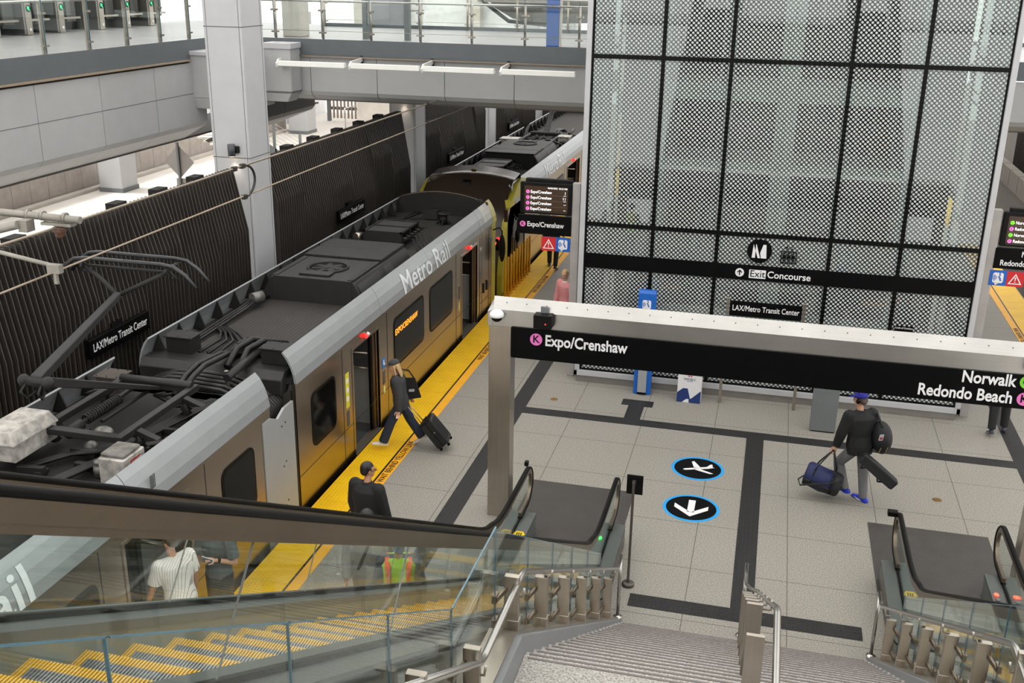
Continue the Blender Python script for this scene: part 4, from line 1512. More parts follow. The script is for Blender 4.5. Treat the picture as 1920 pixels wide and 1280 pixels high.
MB().box(XI + .1, XO - .1, 27.0, 27.5, -.4, 2.2).build('cab_bulkhead', INTD, T2)
m = MB()
m.lathe([(.13, .0), (.13, -.06), (.09, -.05), (.06, -.02), (0, -.02)], (-7.95, 26.65, 2.18), 18, 'y')
m.build('headlamp', STEEL, T2)
MB().hexa([(-8.16, 27.1, 2.52), (-7.86, 27.1, 2.52), (-7.86, 27.5, 2.7), (-8.16, 27.5, 2.7)], [(-8.12, 27.15, 2.72), (-7.9, 27.15, 2.72), (-7.9, 27.5, 2.84), (-8.12, 27.5, 2.84)]).build('roof_camera', BLACK, T2, 0.01)
MB().ball((-8.01, 27.9, 2.93), (.08, .08, .04), 10, 6).build('amber_button', mat('dull_bronze', (120, 96, 52), 0.4, 0.5), T2)
plate('destination_box', rrect(-.55, .55, -.17, .17, .03), face_m((-7.35, 26.1, 1.32), (1, 0, 0), (0, -.25, 1)), .01, BLACK, T2)
text('EXPO/CRENSHAW', .2, mat('red_amber_display', (255, 92, 50), emit=2.0), T2, face_m((-6.86, 26.07, 1.32), (1, 0, 0), (0, -.25, 1)), align='RIGHT', sx=.9, depth=.001)
MB().ball((-6.83, 26.1, 1.48), .045, 10, 6).build('red_marker', REDL, T2)
MB().box(XO - .02, XO + .008, 28.62, 29.5, 2.2, 2.3).build('pale_patch', PATCH, T2)
m = MB()
m.tube([(XO, 27.2, 1.9), (XO + .15, 27.1, 1.8), (XO + .15, 27.1, 1.5)], .02, 6)
m.ball((XO + .15, 27.1, 1.35), (.07, .06, .2), 10, 6)
m.build('mirror', BLACK, T2)
# couplers and shadowed gap equipment between the trains
m = MB()
m.box(-8.3, -7.7, 25.3, 26.1, -.6, -.3)
m.cyl((-8.0, 25.3, -.3), (-8.0, 26.1, -.3), .1, 10)
m.build('coupler', SOOT, T2)

# ------------------------------------------------------------------ overhead wires
WIRE = mat('contact_wire', (150, 138, 122), 0.4, 0.6)
t = thing('contact_wire', 'lower overhead contact wire above the train roofs', 'wire', (-8.1, 20, 4.66))
MB().cyl((-8.1, 2, 4.68), (-8.1, 60, 4.66), .014, 6).build('wire', WIRE, t)
t = thing('messenger_wire', 'upper overhead wire above the contact wire', 'wire', (-8.1, 20, 5.2))
MB().tube([(-8.08, 2, 5.35), (-8.1, 10.4, 5.18), (-8.1, 20, 5.12), (-8.1, 30, 5.1), (-8.1, 60, 5.1)], .017, 6).build('wire', WIRE, t)
dark = mat('dark_fitting', (58, 54, 50), 0.5, 0.5)
for y, lb in ((24.2, 'short dropper between the two overhead wires near the second column'), (33, 'far short dropper between the two overhead wires under the bridge')):
    t = thing('wire_dropper', lb, 'wire', (-8.1, y, 4.9))
    MB().cyl((-8.1, y, 4.67), (-8.1, y, 5.12), .008, 6).build('rod', dark, t)
    m = MB()
    m.box(-8.13, -8.07, y - .03, y + .03, 5.07, 5.15)
    m.box(-8.13, -8.07, y - .03, y + .03, 4.64, 4.72)
    m.build('clamps', dark, t)
t = thing('wire_jumper', 'curved jumper loop joining the two wires in front of the big column', 'wire', (-8.1, 15.3, 4.9))
m = MB()
pts = []
for k in range(13):
    a = -pi / 2 + pi * k / 12
    pts.append((-8.1, 15.05 + .35 * cos(a), 4.9 + .25 * sin(a)))
m.tube(pts, .02, 7)
m.build('loop', dark, t)
m = MB()
for y, z in ((15.02, 5.15), (15.02, 4.66), (14.75, 5.15)):
    m.cb((-8.1, y, z), (.06, .1, .07))
m.build('clamps', dark, t)
# cantilever arm with insulator
GALV = mat('galvanised_pipe', (150, 146, 138), 0.5, 0.5, var=0.15)
t = thing('cantilever_arm', 'grey overhead line cantilever pipe with brown insulator above the pantograph', 'cantilever', (-9, 10.4, 5.3))
MB().cyl((-10.9, 10.45, 5.36), (-7.8, 10.5, 5.28), .045, 12).build('top_pipe', GALV, t)
MB().tube([(-10.6, 10.35, 4.4), (-9.3, 10.32, 5.0), (-8.5, 10.3, 5.22)], .05, 12).build('brace_pipe', GALV, t)
m = MB()
for x in (-8.5, -8.3, -8.0):
    m.cyl((x - .02, 10.5, 5.3), (x + .02, 10.5, 5.3), .06, 12)
m.cb((-8.45, 10.38, 5.2), (.12, .14, .14))
m.box(-8.3, -7.9, 10.44, 10.56, 5.2, 5.235)
m.build('clamps', GALV, t)
MB().lathe([(.03, 0), (.085, -.03), (.06, -.05), (.085, -.07), (.05, -.09), (.06, -.12), (.02, -.16)], (-8.1, 10.5, 5.2), 14).build('insulator', mat('brown_insulator', (96, 66, 52), 0.3), t)
t = thing('registration_arm', 'thin steady arm holding the contact wire over the pantograph', 'cantilever', (-8.2, 10.0, 4.85))
MB().tube([(-10.8, 10.2, 5.0), (-8.9, 10.1, 4.97), (-7.75, 9.95, 4.86)], .026, 10).build('arm', GALV, t)
m = MB()
m.cb((-7.8, 9.95, 4.84), (.16, .08, .1))
m.cb((-7.8, 9.95, 4.74), (.04, .04, .16))
m.build('clamp', GALV, t)
# ================================================================== ESCALATORS
ESCD = mat('escalator_deck_grey', (112, 116, 114), 0.32, 0.5, var=0.05)
ESCS = mat('escalator_skirt', (138, 146, 142), 0.28, 0.6, var=0.04)
TREAD = mat('escalator_tread_dark', (44, 44, 46), 0.5, 0.4)
RIBM = mat('escalator_rib', (142, 140, 142), 0.4, 0.6)
YRIB = mat('yellow_tread_edge', (226, 172, 30), 0.5, 0.0)
PLATEM = striped('ribbed_floor_plate', (96, 91, 88), (58, 55, 53), 1, 0.018, 0.55, 0.5, 0.3)
TAN = math.tan(radians(30))


def esc_path(off, y_top=-1.2, end=14.15, newel=True, zflat=0.95):
    """line parallel to the handrail, off metres above it (along the normal)"""
    k = 1 / cos(radians(30))
    C = 8.0
    pts = [(y_top, C - 0.65 + off), (0.6, C - 0.65 + off)]
    for i in range(5):
        a = i / 5
        pts.append((0.75 + a * 0.9, C - 0.65 + off - a * a * (0.9 * TAN * 0.62)))
    pts = [(y_top, 7.38 + off), (0.5, 7.38 + off), (0.9, 7.34 + off * 1.02), (1.25, 7.23 + off * 1.06), (1.6, C - TAN * 1.6 + off * 1.1)]
    y = 2.0
    while y < 11.7:
        pts.append((y, C - TAN * y + off * k))
        y += 0.9
    pts += [(11.75, C - TAN * 11.75 + off * 1.1), (12.05, 1.13 + off * 1.06), (12.35, 1.015 + off * 1.03), (12.7, zflat + .01 + off), (13.1, zflat + off), (end, zflat + off)]
    if newel:
        r = 0.30 + off
        for i in range(1, 11):
            a = pi / 2 - pi * i / 10
            pts.append((end + r * cos(a), zflat - 0.30 + r * sin(a)))
        pts.append((13.7, zflat - 0.6 - off))
    return pts


def chaikin(p, n=2):
    for _ in range(n):
        q = [p[0]]
        for a, b in zip(p[:-1], p[1:]):
            q.append((a[0] * .75 + b[0] * .25, a[1] * .75 + b[1] * .25))
            q.append((a[0] * .25 + b[0] * .75, a[1] * .25 + b[1] * .75))
        p = q + [p[-1]]
    return p


def esc_line(c, y0, y1, zflat, step=0.8, off=0.0):
    """sloping line z = c - tan30*y that flattens to zflat at the bottom"""
    yf = (c - zflat) / TAN
    pts = []
    y = y0
    while y < yf - 0.35:
        pts.append((y, c - TAN * y))
        y += step
    for i in range(5):
        a = -0.35 + 0.7 * i / 4
        pts.append((yf + a, zflat + (TAN * 0.35) * ((0.35 - a) / 0.7) ** 2 * 1.0))
    pts.append((y1, zflat))
    return pts


PROTO = {}


def escalator(xc, label, lamp, right_mat):
    t = thing('escalator', label, 'escalator', (xc, 13.5, 0), 'escalators either side of the stairs')
    hw = 0.683
    for s in (-1, 1):
        x = xc + s * hw
        rp = [(-.034, -.010), (-.034, .008), (-.024, .018), (.024, .018), (.034, .008), (.034, -.010), (.024, -.016), (-.024, -.016)]
        m = MB().sweep_yz(chaikin(esc_path(0.0)), x, rp, True)
        hr = m.build('handrail', RUBBER, t)
        m = MB().sweep_yz(chaikin(esc_path(-0.05)), x, [(-.024, -.032), (-.024, .034), (.024, .034), (.024, -.032)])
        m.sweep_yz(chaikin(esc_path(-0.095)[:-12]), x, [(-.017, -.014), (-.017, .02), (.017, .02), (.017, -.014)])
        m.build('guide_rail', GUIDE, t)
        # glass balustrade in separate panes
        stops = [-0.2, 1.5, 3.28, 5.04, 6.80, 8.56, 10.32, 12.0]
        for a, c in zip(stops[:-1], stops[1:]):
            zt = lambda y: 8.0 - TAN * y - 0.12
            zb = lambda y: 7.27 - TAN * y
            dy = 0.36                                   # panes are cut square to the slope
            g = 0.002
            za, zc = zt(a), zt(c)
            if a < 1.4:
                za = min(za, 7.26)
            poly = [(a + g, za), (c - g, zc), (c - dy - g, zb(c - dy)), (a - dy + g, zb(a - dy))]
            p = MB().prism(poly, 'x', x - .004, x + .004).build('glass_pane', GLASS, t)
            MB().prism([(c - .002, zc), (c + .002, zc), (c - dy + .002, zb(c - dy)), (c - dy - .002, zb(c - dy))], 'x', x - .0045, x + .0045).build('joint_strip', mat('joint_seal', (120, 118, 114), .4, .4), p)
        # last pane with the rounded newel end
        ns = [(12.0, 0.99), (12.35, .90), (12.7, .83), (14.15, .83)] + [(14.15 + .27 * cos(pi / 2 - pi * i / 10), .60 + .23 * sin(pi / 2 - pi * i / 10)) for i in range(1, 10)] + [(14.15, .36), (12.0, .36)]
        MB().prism(ns, 'x', x - .006, x + .006).build('newel_pane', GLASS, t)
        # decks, skirts and cladding along the slope
        dl = esc_line(7.25, -0.6, 13.95, 0.33)
        m = MB().sweep_yz(dl, x, [(-s * .20, -.05), (-s * .20, .0), (s * .20, .0), (s * .20, -.05)] if True else None)
        m.build('deck', ESCD, t)
        MB().sweep_yz(dl, x, [(-.018, .0), (-.018, .03), (.018, .03), (.018, .0)]).build('glass_seat', RUBBER, t)
        m = MB()
        for (ya, za), (yb, zb_) in zip(dl[:-1], dl[1:]):
            xs = x - s * .185
            m.hexa([(xs - .006, ya, za - .03), (xs + .006, ya, za - .03), (xs + .006, yb, zb_ - .03), (xs - .006, yb, zb_ - .03)][::-1],
                   [(xs - .006, ya, za - .34), (xs + .006, ya, za - .34), (xs + .006, yb, max(zb_ - .34, .0)), (xs - .006, yb, max(zb_ - .34, .0))][::-1])
        m.build('skirt', ESCS, t)
        m = MB()
        for (ya, za), (yb, zb_) in zip(dl[:-1], dl[1:]):
            xs = x + s * .19
            m.hexa([(xs - .01, ya, za - .03), (xs + .01, ya, za - .03), (xs + .01, yb, zb_ - .03), (xs - .01, yb, zb_ - .03)][::-1],
                   [(xs - .01, ya, max(za - 1.3, .005)), (xs + .01, ya, max(za - 1.3, .005)), (xs + .01, yb, max(zb_ - 1.3, .005)), (xs - .01, yb, max(zb_ - 1.3, .005))][::-1])
        m.build('outer_cladding', mat('escalator_cladding', (96, 94, 90), 0.35, 0.6), t)
        MB().box(x - .19, x + .19, 13.55, 13.97, 0.005, 0.325).build('newel_base', ESCD, t, 0.012)
    MB().box(xc - .92, xc + .80 if xc < 0 else xc + .85, 13.3, 15.66, 0.0, 0.010).build('floor_plate', PLATEM, t)
    MB().box(xc - .5, xc + .5, 12.95, 13.3, 0.0, 0.016).build('comb_plate', mat('comb_steel', (120, 118, 116), 0.4, 0.7), t)
    MB().box(xc - .5, xc + .5, 12.80, 12.96, 0.0, 0.02).build('comb_teeth', YRIB, t)
    # truss floor under the steps
    m = MB()
    tl = esc_line(6.6, -.6, 12.9, -0.02)
    for (ya, za), (yb, zb_) in zip(tl[:-1], tl[1:]):
        m.hexa([(xc - .5, ya, za), (xc + .5, ya, za), (xc + .5, yb, zb_), (xc - .5, yb, zb_)][::-1], [(xc - .5, ya, za - .05), (xc + .5, ya, za - .05), (xc + .5, yb, zb_ - .05), (xc - .5, yb, zb_ - .05)][::-1])
    m.build('truss_tray', BLACK, t)
    # steps: one mesh set shared by every step
    D = 0.366
    rise = D * TAN
    if not PROTO:
        m = MB().box(-.5, .5, -D, 0, -.035, 0)
        m.box(-.5, .5, -.012, 0, -rise, 0)
        body_ = m
        ribs = MB()
        yr = MB()
        n = 56
        for k in range(n):
            xk = -.5 + (k + .5) / n
            w = .0048
            edge = k < 3 or k >= n - 3
            (yr if edge else ribs).box(xk - w, xk + w, -D + .045, -.055, 0, .012)
            yr.box(xk - w, xk + w, -.055, .004, -.0, .012)
            yr.box(xk - w, xk + w, -D, -D + .045, 0, .012)
            ribs.box(xk - w, xk + w, 0, .008, -rise, -.01)
        PROTO['m'] = (body_, ribs, yr)
    made = PROTO.get('first')
    k = 0
    y = 1.5
    while True:
        z = 7.09 - TAN * y
        if z < 0.03:
            z = 0.0
        if y > 13.0:
            break
        if made is None:
            st = PROTO['m'][0].build('step', TREAD, None)
            r1 = PROTO['m'][1].build('tread_ribs', RIBM, st)
            r2 = PROTO['m'][2].build('yellow_edges', YRIB, st)
            made = PROTO['first'] = (st, r1, r2)
            o = st
        else:
            o = made[0].copy()
            COL.objects.link(o)
            for ch in made[1:]:
                c2 = ch.copy()
                COL.objects.link(c2)
                c2.parent = o
        o.parent = t
        o.location = Vector((xc, y, z)) - BASE[t.name]
        y += D
        k += 1
    return t


e1 = escalator(-2.515, 'escalator with the green light, between the stairs and the trains', 'g', None)
e2 = escalator(2.895, 'escalator with red lights, on the side of the empty track', 'r', None)
GL = mat('green_light', (50, 255, 90), emit=3.0)
RL = mat('orange_red_light', (255, 84, 60), emit=2.2)
MB().ball((-1.93, 13.45, .345), (.03, .05, .012), 12, 6).build('green_light', GL, e1)
for x in (3.44, 3.68):
    MB().ball((x, 13.4, .345), (.035, .045, .012), 12, 6).build('red_light', RL, e2)
    MB().ball((x, 13.28, .345), (.03, .035, .010), 12, 6).build('grey_button', GREYMET, e2)
WARN = mat('yellow_warning_sticker', (236, 198, 30), 0.5)
for e, x, y in ((e1, -3.1, 13.25), (e2, 2.32, 13.1)):
    M = face_m((x, y, 0.336), (1, 0, 0), (0, 1, 0))
    plate('warning_sticker', [(-.09, 0), (-.05, .08), (.05, .08), (.09, 0), (.05, -.08), (-.05, -.08)], M, .003, WARN, e)
    for dx in (-.03, .0, .03):
        plate('warning_mark', rrect(dx - .008, dx + .008, -.04, .04, .003), M, .004, BLACK, e)
MB().box(-3.28, -3.22, 14.28, 14.36, .92, 1.0).build('sensor', BLACK, e1, .01)
MB().box(2.05, 2.19, 14.22, 14.32, .88, .96).build('sensor', BLACK, e2, .01)

# ================================================================== STAIRS
NOS = mat('dark_nosing_strip', (112, 104, 102), 0.6, var=0.08)
t = thing('staircase', 'wide grey granite stairs with dark ribbed nosings between the escalators', 'stairs', (0.17, 11.6, 0))
SX0, SX1 = -1.36, 1.70
RISE, GO = 0.1715, 0.28
for k in range(21):
    y1 = 11.70 - k * GO
    z = RISE * (k + 1)
    if k < 21:
        st = MB().box(SX0, SX1, y1 - GO - (1.1 if k == 20 else 0.02), y1, z - RISE - .02 if k else 0, z).build('step', GRANS, t)
        m = MB()
        for q in (0.02, 0.065):
            m.box(SX0 + .03, SX1 - .03, y1 - q - .009, y1 - q + .009, z, z + .004)
        m.build('nosing_strips', NOS, st)
for k in range(17):
    y1 = 4.98 - k * GO
    z = RISE * (22 + k)
    st = MB().box(SX0, SX1, y1 - GO - .02, y1, z - RISE - .02, z).build('step', GRANS, t)
    m = MB()
    for q in (0.02, 0.065):
        m.box(SX0 + .03, SX1 - .03, y1 - q - .009, y1 - q + .009, z, z + .004)
    m.build('nosing_strips', NOS, st)
GSTR = mat('grey_stringer_paint', (128, 130, 132), 0.5, var=0.03)
for s, x in ((-1, SX0), (1, SX1)):
    line = [(0.0, 6.75), (4.95, 3.86), (6.0, 3.80), (11.85, 0.11)]
    low = [(11.78, 0.0), (11.5, 0.0), (6.0, 3.2), (4.95, 3.2), (0.0, 6.2)]
    MB().prism(line + low, 'x', x + s * .002, x + s * .05).build('stringer', GSTR, t)
    MB().prism([(y, z + .02) for y, z in line] + [(y, z - .25) for y, z in line[::-1]], 'x', x + s * .05, x + s * .24).build('stringer_cap', STEEL, t)


def stair_rail(label, s, xg):
    """glass guard on flat steel posts with a tubular handrail; s = side the stairs lie on"""
    t = thing('stair_balustrade', label, 'balustrade', (xg, 11.8, 0), 'glass stair balustrades')
    def zs(y):                                       # top of the stringer
        return 0.11 + 0.63 * (11.85 - y) if y > 6.0 else (3.80 if y > 4.95 else 3.86 + 0.616 * (4.95 - y))
    def zg(y):                                       # top of the glass
        return 4.61 - 0.606 * (y - 5.96) if y >= 5.96 else (4.62 if y >= 5.0 else 4.62 + 0.613 * (5.0 - y))
    for k in range(1, 12):
        yp = k + 0.12
        zb, zt = zs(yp) - .02, zg(yp) - .34
        m = MB()
        m.box(xg + s * .03, xg + s * .135, yp, yp + .045, zb, zt)
        p = m.build('post', STEEL, t, 0.004)
        MB().box(xg + s * .025, xg + s * .14, yp - .012, yp + .058, zb, zb + .13).build('post_shoe', STEEL, p, 0.003)
        for zz in (zb + .16, zt - .12):
            m = MB()
            m.box(xg - .016, xg + .016, yp - .16, yp - .09, zz - .01, zz + .05)
            m.hexa([(xg + s * .012, yp - .12, zz), (xg + s * .02, yp - .16, zz), (xg + s * .06, yp + .01, zz), (xg + s * .04, yp + .01, zz)], [(xg + s * .012, yp - .12, zz + .035), (xg + s * .02, yp - .16, zz + .035), (xg + s * .06, yp + .01, zz + .035), (xg + s * .04, yp + .01, zz + .035)])
            m.build('glass_clamp', GUIDE, p)
        yr = yp + .02
        zr = rail_z(yr)
        MB().tube([(xg + s * .10, yr + .02, zr - .10), (xg + s * .155, yr + .02, zr - .10), (xg + s * .165, yr + .02, zr - .03)], .009, 7).build('rail_bracket', STEEL, p)
    for k in range(1, 11):
        a, c = k + .008, k + 1 - .008
        poly = [(a, zs(a) + .03), (c, zs(c) + .03), (c, zg(c)), (a, zg(a) if k != 5 else 4.62)]
        if k == 5:
            poly = [(a, zs(a) + .03), (c, zs(c) + .03), (c, 4.62), (a, 4.62)]
        p = MB().prism(poly, 'x', xg - .005, xg + .005).build('glass_pane', GLASS, t)
        m = MB()
        m.box(xg - .0055, xg + .0055, c - .004, c + .001, poly[1][1], poly[2][1])
        m.prism([(a, poly[3][1] - .005), (c, poly[2][1] - .005), (c, poly[2][1] + .001), (a, poly[3][1] + .001)], 'x', xg - .0055, xg + .0055)
        m.build('glass_edge', GEDGE, p)
    xr = xg + s * .115
    pth = [(0.3, rail_z(0.3)), (5.22, 4.12), (5.32, 4.10), (6.26, 4.10), (6.36, 4.08), (11.74, .92), (11.82, .90), (12.1, .90)]
    m = MB()
    m.tube([(xr, y, z) for y, z in pth], .024, 12)
    m.build('handrail', TUBE, t)
    m = MB()
    m.cyl((xr, 12.05, 0.0), (xr, 12.05, .9), .022, 12)
    m.lathe([(.06, 0), (.06, .012), (.03, .02), (0.022, .03)], (xr, 12.05, 0), 18)
    m.build('end_post', TUBE, t)
    return t


def rail_z(y):
    return .91 + .595 * (11.75 - y) if y > 6.3 else (4.10 if y > 5.25 else 4.11 + .60 * (5.25 - y))


stair_rail('glass stair balustrade beside the escalator with the green light', 1, -1.56)
stair_rail('glass stair balustrade beside the escalator with red lights', -1, 1.90)

t = thing('center_handrail', 'tubular handrail on flat steel posts down the middle of the stairs', 'handrail', (0.18, 11.8, 0))
for k in range(1, 12):
    y = k + .05
    z0 = (0.6125 * (11.62 - y) - .05) if y > 6 else 3.4 if y > 5 else 3.43 + .6125 * (4.98 - y) - .05
    if y > 11.3:
        z0 = 0
    z0 = max(z0, 0)
    p = MB().box(.12, .24, y, y + .03, z0, rail_z(y) - .05).build('post', STEEL, t, .003)
    m = MB()
    for xx in (.30,):
        m.tube([(.18, y + .015, rail_z(y) - .1), (xx, y + .015, rail_z(y) - .09), (xx, y + .015, rail_z(y))], .009, 6)
    m.build('rail_bracket', STEEL, p)
pth = [(0.3, rail_z(0.3)), (5.22, 4.12), (5.32, 4.10), (6.26, 4.10), (6.36, 4.08), (11.66, .95), (11.75, .92), (11.95, .91)]
m = MB()
loop = [(.31, y, z) for y, z in pth[:-3]] + [(.31, 11.35, 1.13), (.29, 11.5, 1.04), (.22, 11.7, .94), (.17, 11.85, .90), (.16, 12.05, .90), (.16, 12.35, .90)]
m.tube(loop, .024, 12)
m.build('handrail', TUBE, t)
m = MB()
m.cyl((.16, 12.06, 0), (.16, 12.06, .9), .024, 12)
m.lathe([(.06, 0), (.06, .012), (.03, .02), (0.024, .03)], (.16, 12.06, 0), 18)
m.build('end_post', TUBE, t)

# small post sign seen from behind
t = thing('post_sign', 'small black square sign seen from behind on a thin post by the escalator', 'sign', (-1.42, 12.85, 0))
MB().box(-1.44, -1.405, 12.83, 12.865, 0, 1.62).build('post', mat('dull_bronze_post', (104, 98, 92), 0.4, 0.6), t, .004)
MB().lathe([(.085, 0), (.085, .045), (.07, .055), (0, .055)], (-1.42, 12.85, 0), 20).build('base', mat('dull_bronze_post', 0), t)
MB().box(-1.52, -1.30, 12.87, 12.89, 1.42, 1.70).build('plate', BLACK, t)
MB().box(-1.45, -1.39, 12.845, 12.87, 1.56, 1.64).build('bracket', SOOT, t, .01)
# ================================================================== SIGN GANTRY OVER THE STAIR FOOT
GY = 14.3
t = thing('sign_gantry', 'stainless steel sign gantry spanning the platform with long black sign', 'sign gantry', (0.1, GY, 0))
m = MB()
m.box(-3.86, -3.52, GY - .02, GY + .26, 0, 3.36)
m.build('post', STEEL, t, .006)
m = MB()
m.box(3.86, 4.2, GY - .02, GY + .26, 0, 3.36)
m.build('post', STEEL, t, .006)
m = MB()
m.prism([(GY - .03, 3.16), (GY + .28, 3.16), (GY + .28, 3.52), (GY + .05, 3.60), (GY - .03, 3.42)], 'x', -3.80, 4.16)
m.hexa([(-3.88, GY - .03, 3.16), (-3.80, GY - .03, 3.16), (-3.80, GY + .28, 3.16), (-3.88, GY + .28, 3.16)], [(-3.88, GY - .03, 3.38), (-3.80, GY - .03, 3.42), (-3.80, GY + .28, 3.52), (-3.88, GY + .28, 3.46)])
m.build('beam', STEELX, t, .004)
MB().box(-3.51, 3.84, GY - .06, GY + .06, 2.70, 3.18).build('sign_panel', SIGNBLK, t, .006)
m = MB()
for k in range(26):
    m.ball((-3.6 + k * .3, GY + .012, 3.522), .010, 6, 4)
m.build('rivets', GREYMET, t)
fy = GY - .062
K = lambda x, z, r, m_, ch, parent=None: (plate('route_disc', disc(r, 32), facing_cam((x, fy, z)), .004, m_, t), text(ch, r * 1.75, SIGNBLK, t, facing_cam((x, fy - .006, z)), align='CENTER', weight=.012, depth=.001))
K(-3.13, 3.02, .092, PINK, 'K')
text('Expo/Crenshaw', .235, TXT, t, facing_cam((-3.0, fy, 3.01)), weight=.022, sx=.80)
text('Norwalk', .235, TXT, t, facing_cam((3.39, fy, 3.08)), align='RIGHT', weight=.022, sx=.80)
text('Redondo Beach', .235, TXT, t, facing_cam((3.39, fy, 2.84)), align='RIGHT', weight=.022, sx=.80)
K(3.53, 3.085, .092, GREEN, 'C')
K(3.53, 2.845, .092, PINK, 'K')
for x in (-3.02, 3.62):
    m = MB()
    m.box(x - .13, x + .14, GY - .20, GY - .032, 3.235, 3.44)
    o = m.build('sensor_box', BLACK, t, .01)
    MB().box(x - .05, x + .06, GY - .07, GY - .03, 3.43, 3.53).build('mount', GREYMET, o)
    MB().ball((x + .05, GY - .2, 3.31), .012, 6, 4).build('indicator', REDL, o)
m = MB()
m.lathe([(.0, .1), (.07, .085), (.105, .04), (.11, .0), (.10, -.01), (0, -.01)], (-3.72, GY - .1, 3.34), 22)
m.box(-3.76, -3.68, GY - .1, GY - .02, 3.36, 3.42)
o = m.build('dome_camera', TXT, t)
MB().ball((-3.72, GY - .1, 3.325), (.085, .085, .075), 16, 10).build('dark_dome', WIN, o)

# ================================================================== GLASS LIFT TOWER
t = thing('elevator_tower', 'glass lift tower with white dotted panes, black mullions and white corner posts', 'elevator', (0.15, 20.4, 0))
TX0, TX1, TY0, TY1, TH = -3.53, 3.86, 20.4, 24.1, 11.0
BLKF = mat('black_mullion', (9, 10, 10), 0.4, 0, 0.15)
xs = [TX0, -2.18, -0.92, 1.20, 2.47, TX1]
zs_ = [0.28, 2.48, 2.78, 3.38, 6.62, 9.8]
m = MB()
m.box(TX0 - .07, TX1 + .02, TY0 - .02, TY1, 0, 0.16)
m.build('plinth', mat('brushed_plinth', (150, 146, 142), 0.45, 0.6), t, .004)
m = MB()
m.box(TX0 - .12, TX1 + .10, TY0 - .07, TY0 + .0, 0.15, 0.26)
m.box(TX1 + .03, TX1 + .10, TY0 - .07, TY1, 0.15, 0.26)
m.box(TX0 - .12, TX0 - .05, TY0 - .07, TY1, 0.15, 0.26)
m.build('white_sill', WHITE, t, .004)
for x in (TX0 - .06, TX1 + .05):
    MB().box(x - .05, x + .05, TY0 - .06, TY0 + .06, 0.26, TH).build('corner_post', WHITE, t, .006)
m = MB()
for x in xs[1:-1]:
    m.box(x - .035, x + .035, TY0 - .015, TY0 + .1, 0.26, TH)
for x in (TX0 + .01, TX1 - .01):
    m.box(x - .02, x + .02, TY0 - .0, TY0 + .06, 0.26, TH)
m.build('mullions', BLKF, t)
m = MB()
for z in (3.38, 6.62, 9.8):
    m.box(TX0, TX1, TY0 - .012, TY0 + .08, z - .04, z + .04)
m.box(TX0, TX1, TY0 - .01, TY0 + .06, 0.26, 0.30)
m.build('transoms', BLKF, t)
for a, c in zip(xs[:-1], xs[1:]):
    for z0, z1 in ((0.30, 2.48), (2.78, 3.34), (3.42, 6.58), (6.66, 9.76)):
        MB().box(a + .036, c - .036, TY0 + .012, TY0 + .014, z0, z1).build('front_pane', FRIT, t)
MB().box(TX0 + .01, TX1 - .01, TY0 - .02, TY0 + .02, 2.48, 2.78).build('black_band', SIGNBLK, t)
MB().box(TX0 + .05, TX1 - .05, TY0 + .12, TY0 + .16, 2.5, 3.36).build('spandrel_backing', mat('grey_spandrel', (138, 144, 140), 0.7), t)
# sides and back
for x in (TX0, TX1):
    m = MB()
    for y in (21.6, 22.85, 24.05):
        m.box(x - .03, x + .03, y - .035, y + .035, 0.26, TH)
    for z in (3.38, 6.62):
        m.box(x - .03, x + .03, TY0 + .1, TY1, z - .04, z + .04)
    m.build('side_frame', BLKF, t)
    for a, c in ((TY0 + .1, 21.56), (21.64, 22.81), (22.89, 24.0)):
        for z0, z1 in ((0.3, 3.34), (3.42, 6.58), (6.66, 9.76)):
            MB().box(x - .001, x + .001, a, c, z0, z1).build('side_pane', FRIT, t)
# steel frame of the shafts inside
SHAFT = mat('pale_grey_shaft_steel', (196, 202, 200), 0.5, var=0.03)
m = MB()
for x in (0.16,):
    m.box(x - .2, x + .2, 22.0, 22.3, 0, TH)
for x in (-2.3, 2.6):
    m.box(x - .09, x + .09, 22.0, 22.2, 0, TH)
    m.box(x - .09, x + .09, 23.6, 23.8, 0, TH)
m.box(-1.12, -.96, 23.2, 23.4, 0, TH)
m.build('shaft_columns', SHAFT, t)
m = MB()
for z in (4.28, 5.72, 8.7):
    hh = .22 if z < 5 else .34
    m.box(-2.3, 2.6, 22.02, 22.24, z, z + hh)
    m.box(-2.3, 2.6, 23.62, 23.8, z, z + hh)
m.box(-2.3, 2.6, 22.02, 22.24, 1.1, 1.3)
m.build('shaft_beams', SHAFT, t)
m = MB()
for a, c in ((-2.2, -.1), (.42, 2.5)):
    m.box(a + .1, c - .1, 22.5, 22.55, 0.05, 2.5)
    m.box(a + .1, c - .1, 22.35, 23.5, 5.0, 5.06)
m.build('lift_car', mat('dark_lift_car', (26, 28, 29), 0.35, 0.3), t)
m = MB()
m.box(-3.4, 3.7, 23.85, 23.95, 0, TH)
m.box(-2.5, 2.8, 20.7, 23.9, TH - .1, TH)  # unseen lid added to keep overhead light out of the tower
m.box(-2.5, -2.42, 22.3, 23.9, 0, TH)
m.box(2.72, 2.8, 22.3, 23.9, 0, TH)
m.build('dark_back_and_lid', mat('shaft_shade_black', (16, 17, 17), 0.7), t)  # near-black colour puts the interior's shade into the surface
m = MB()
for x in (-2.0, -1.2, .7, 1.9, 2.3):
    m.cyl((x, 22.6, 0), (x, 22.6, TH), .02, 6)
m.build('guide_cables', STEEL, t)
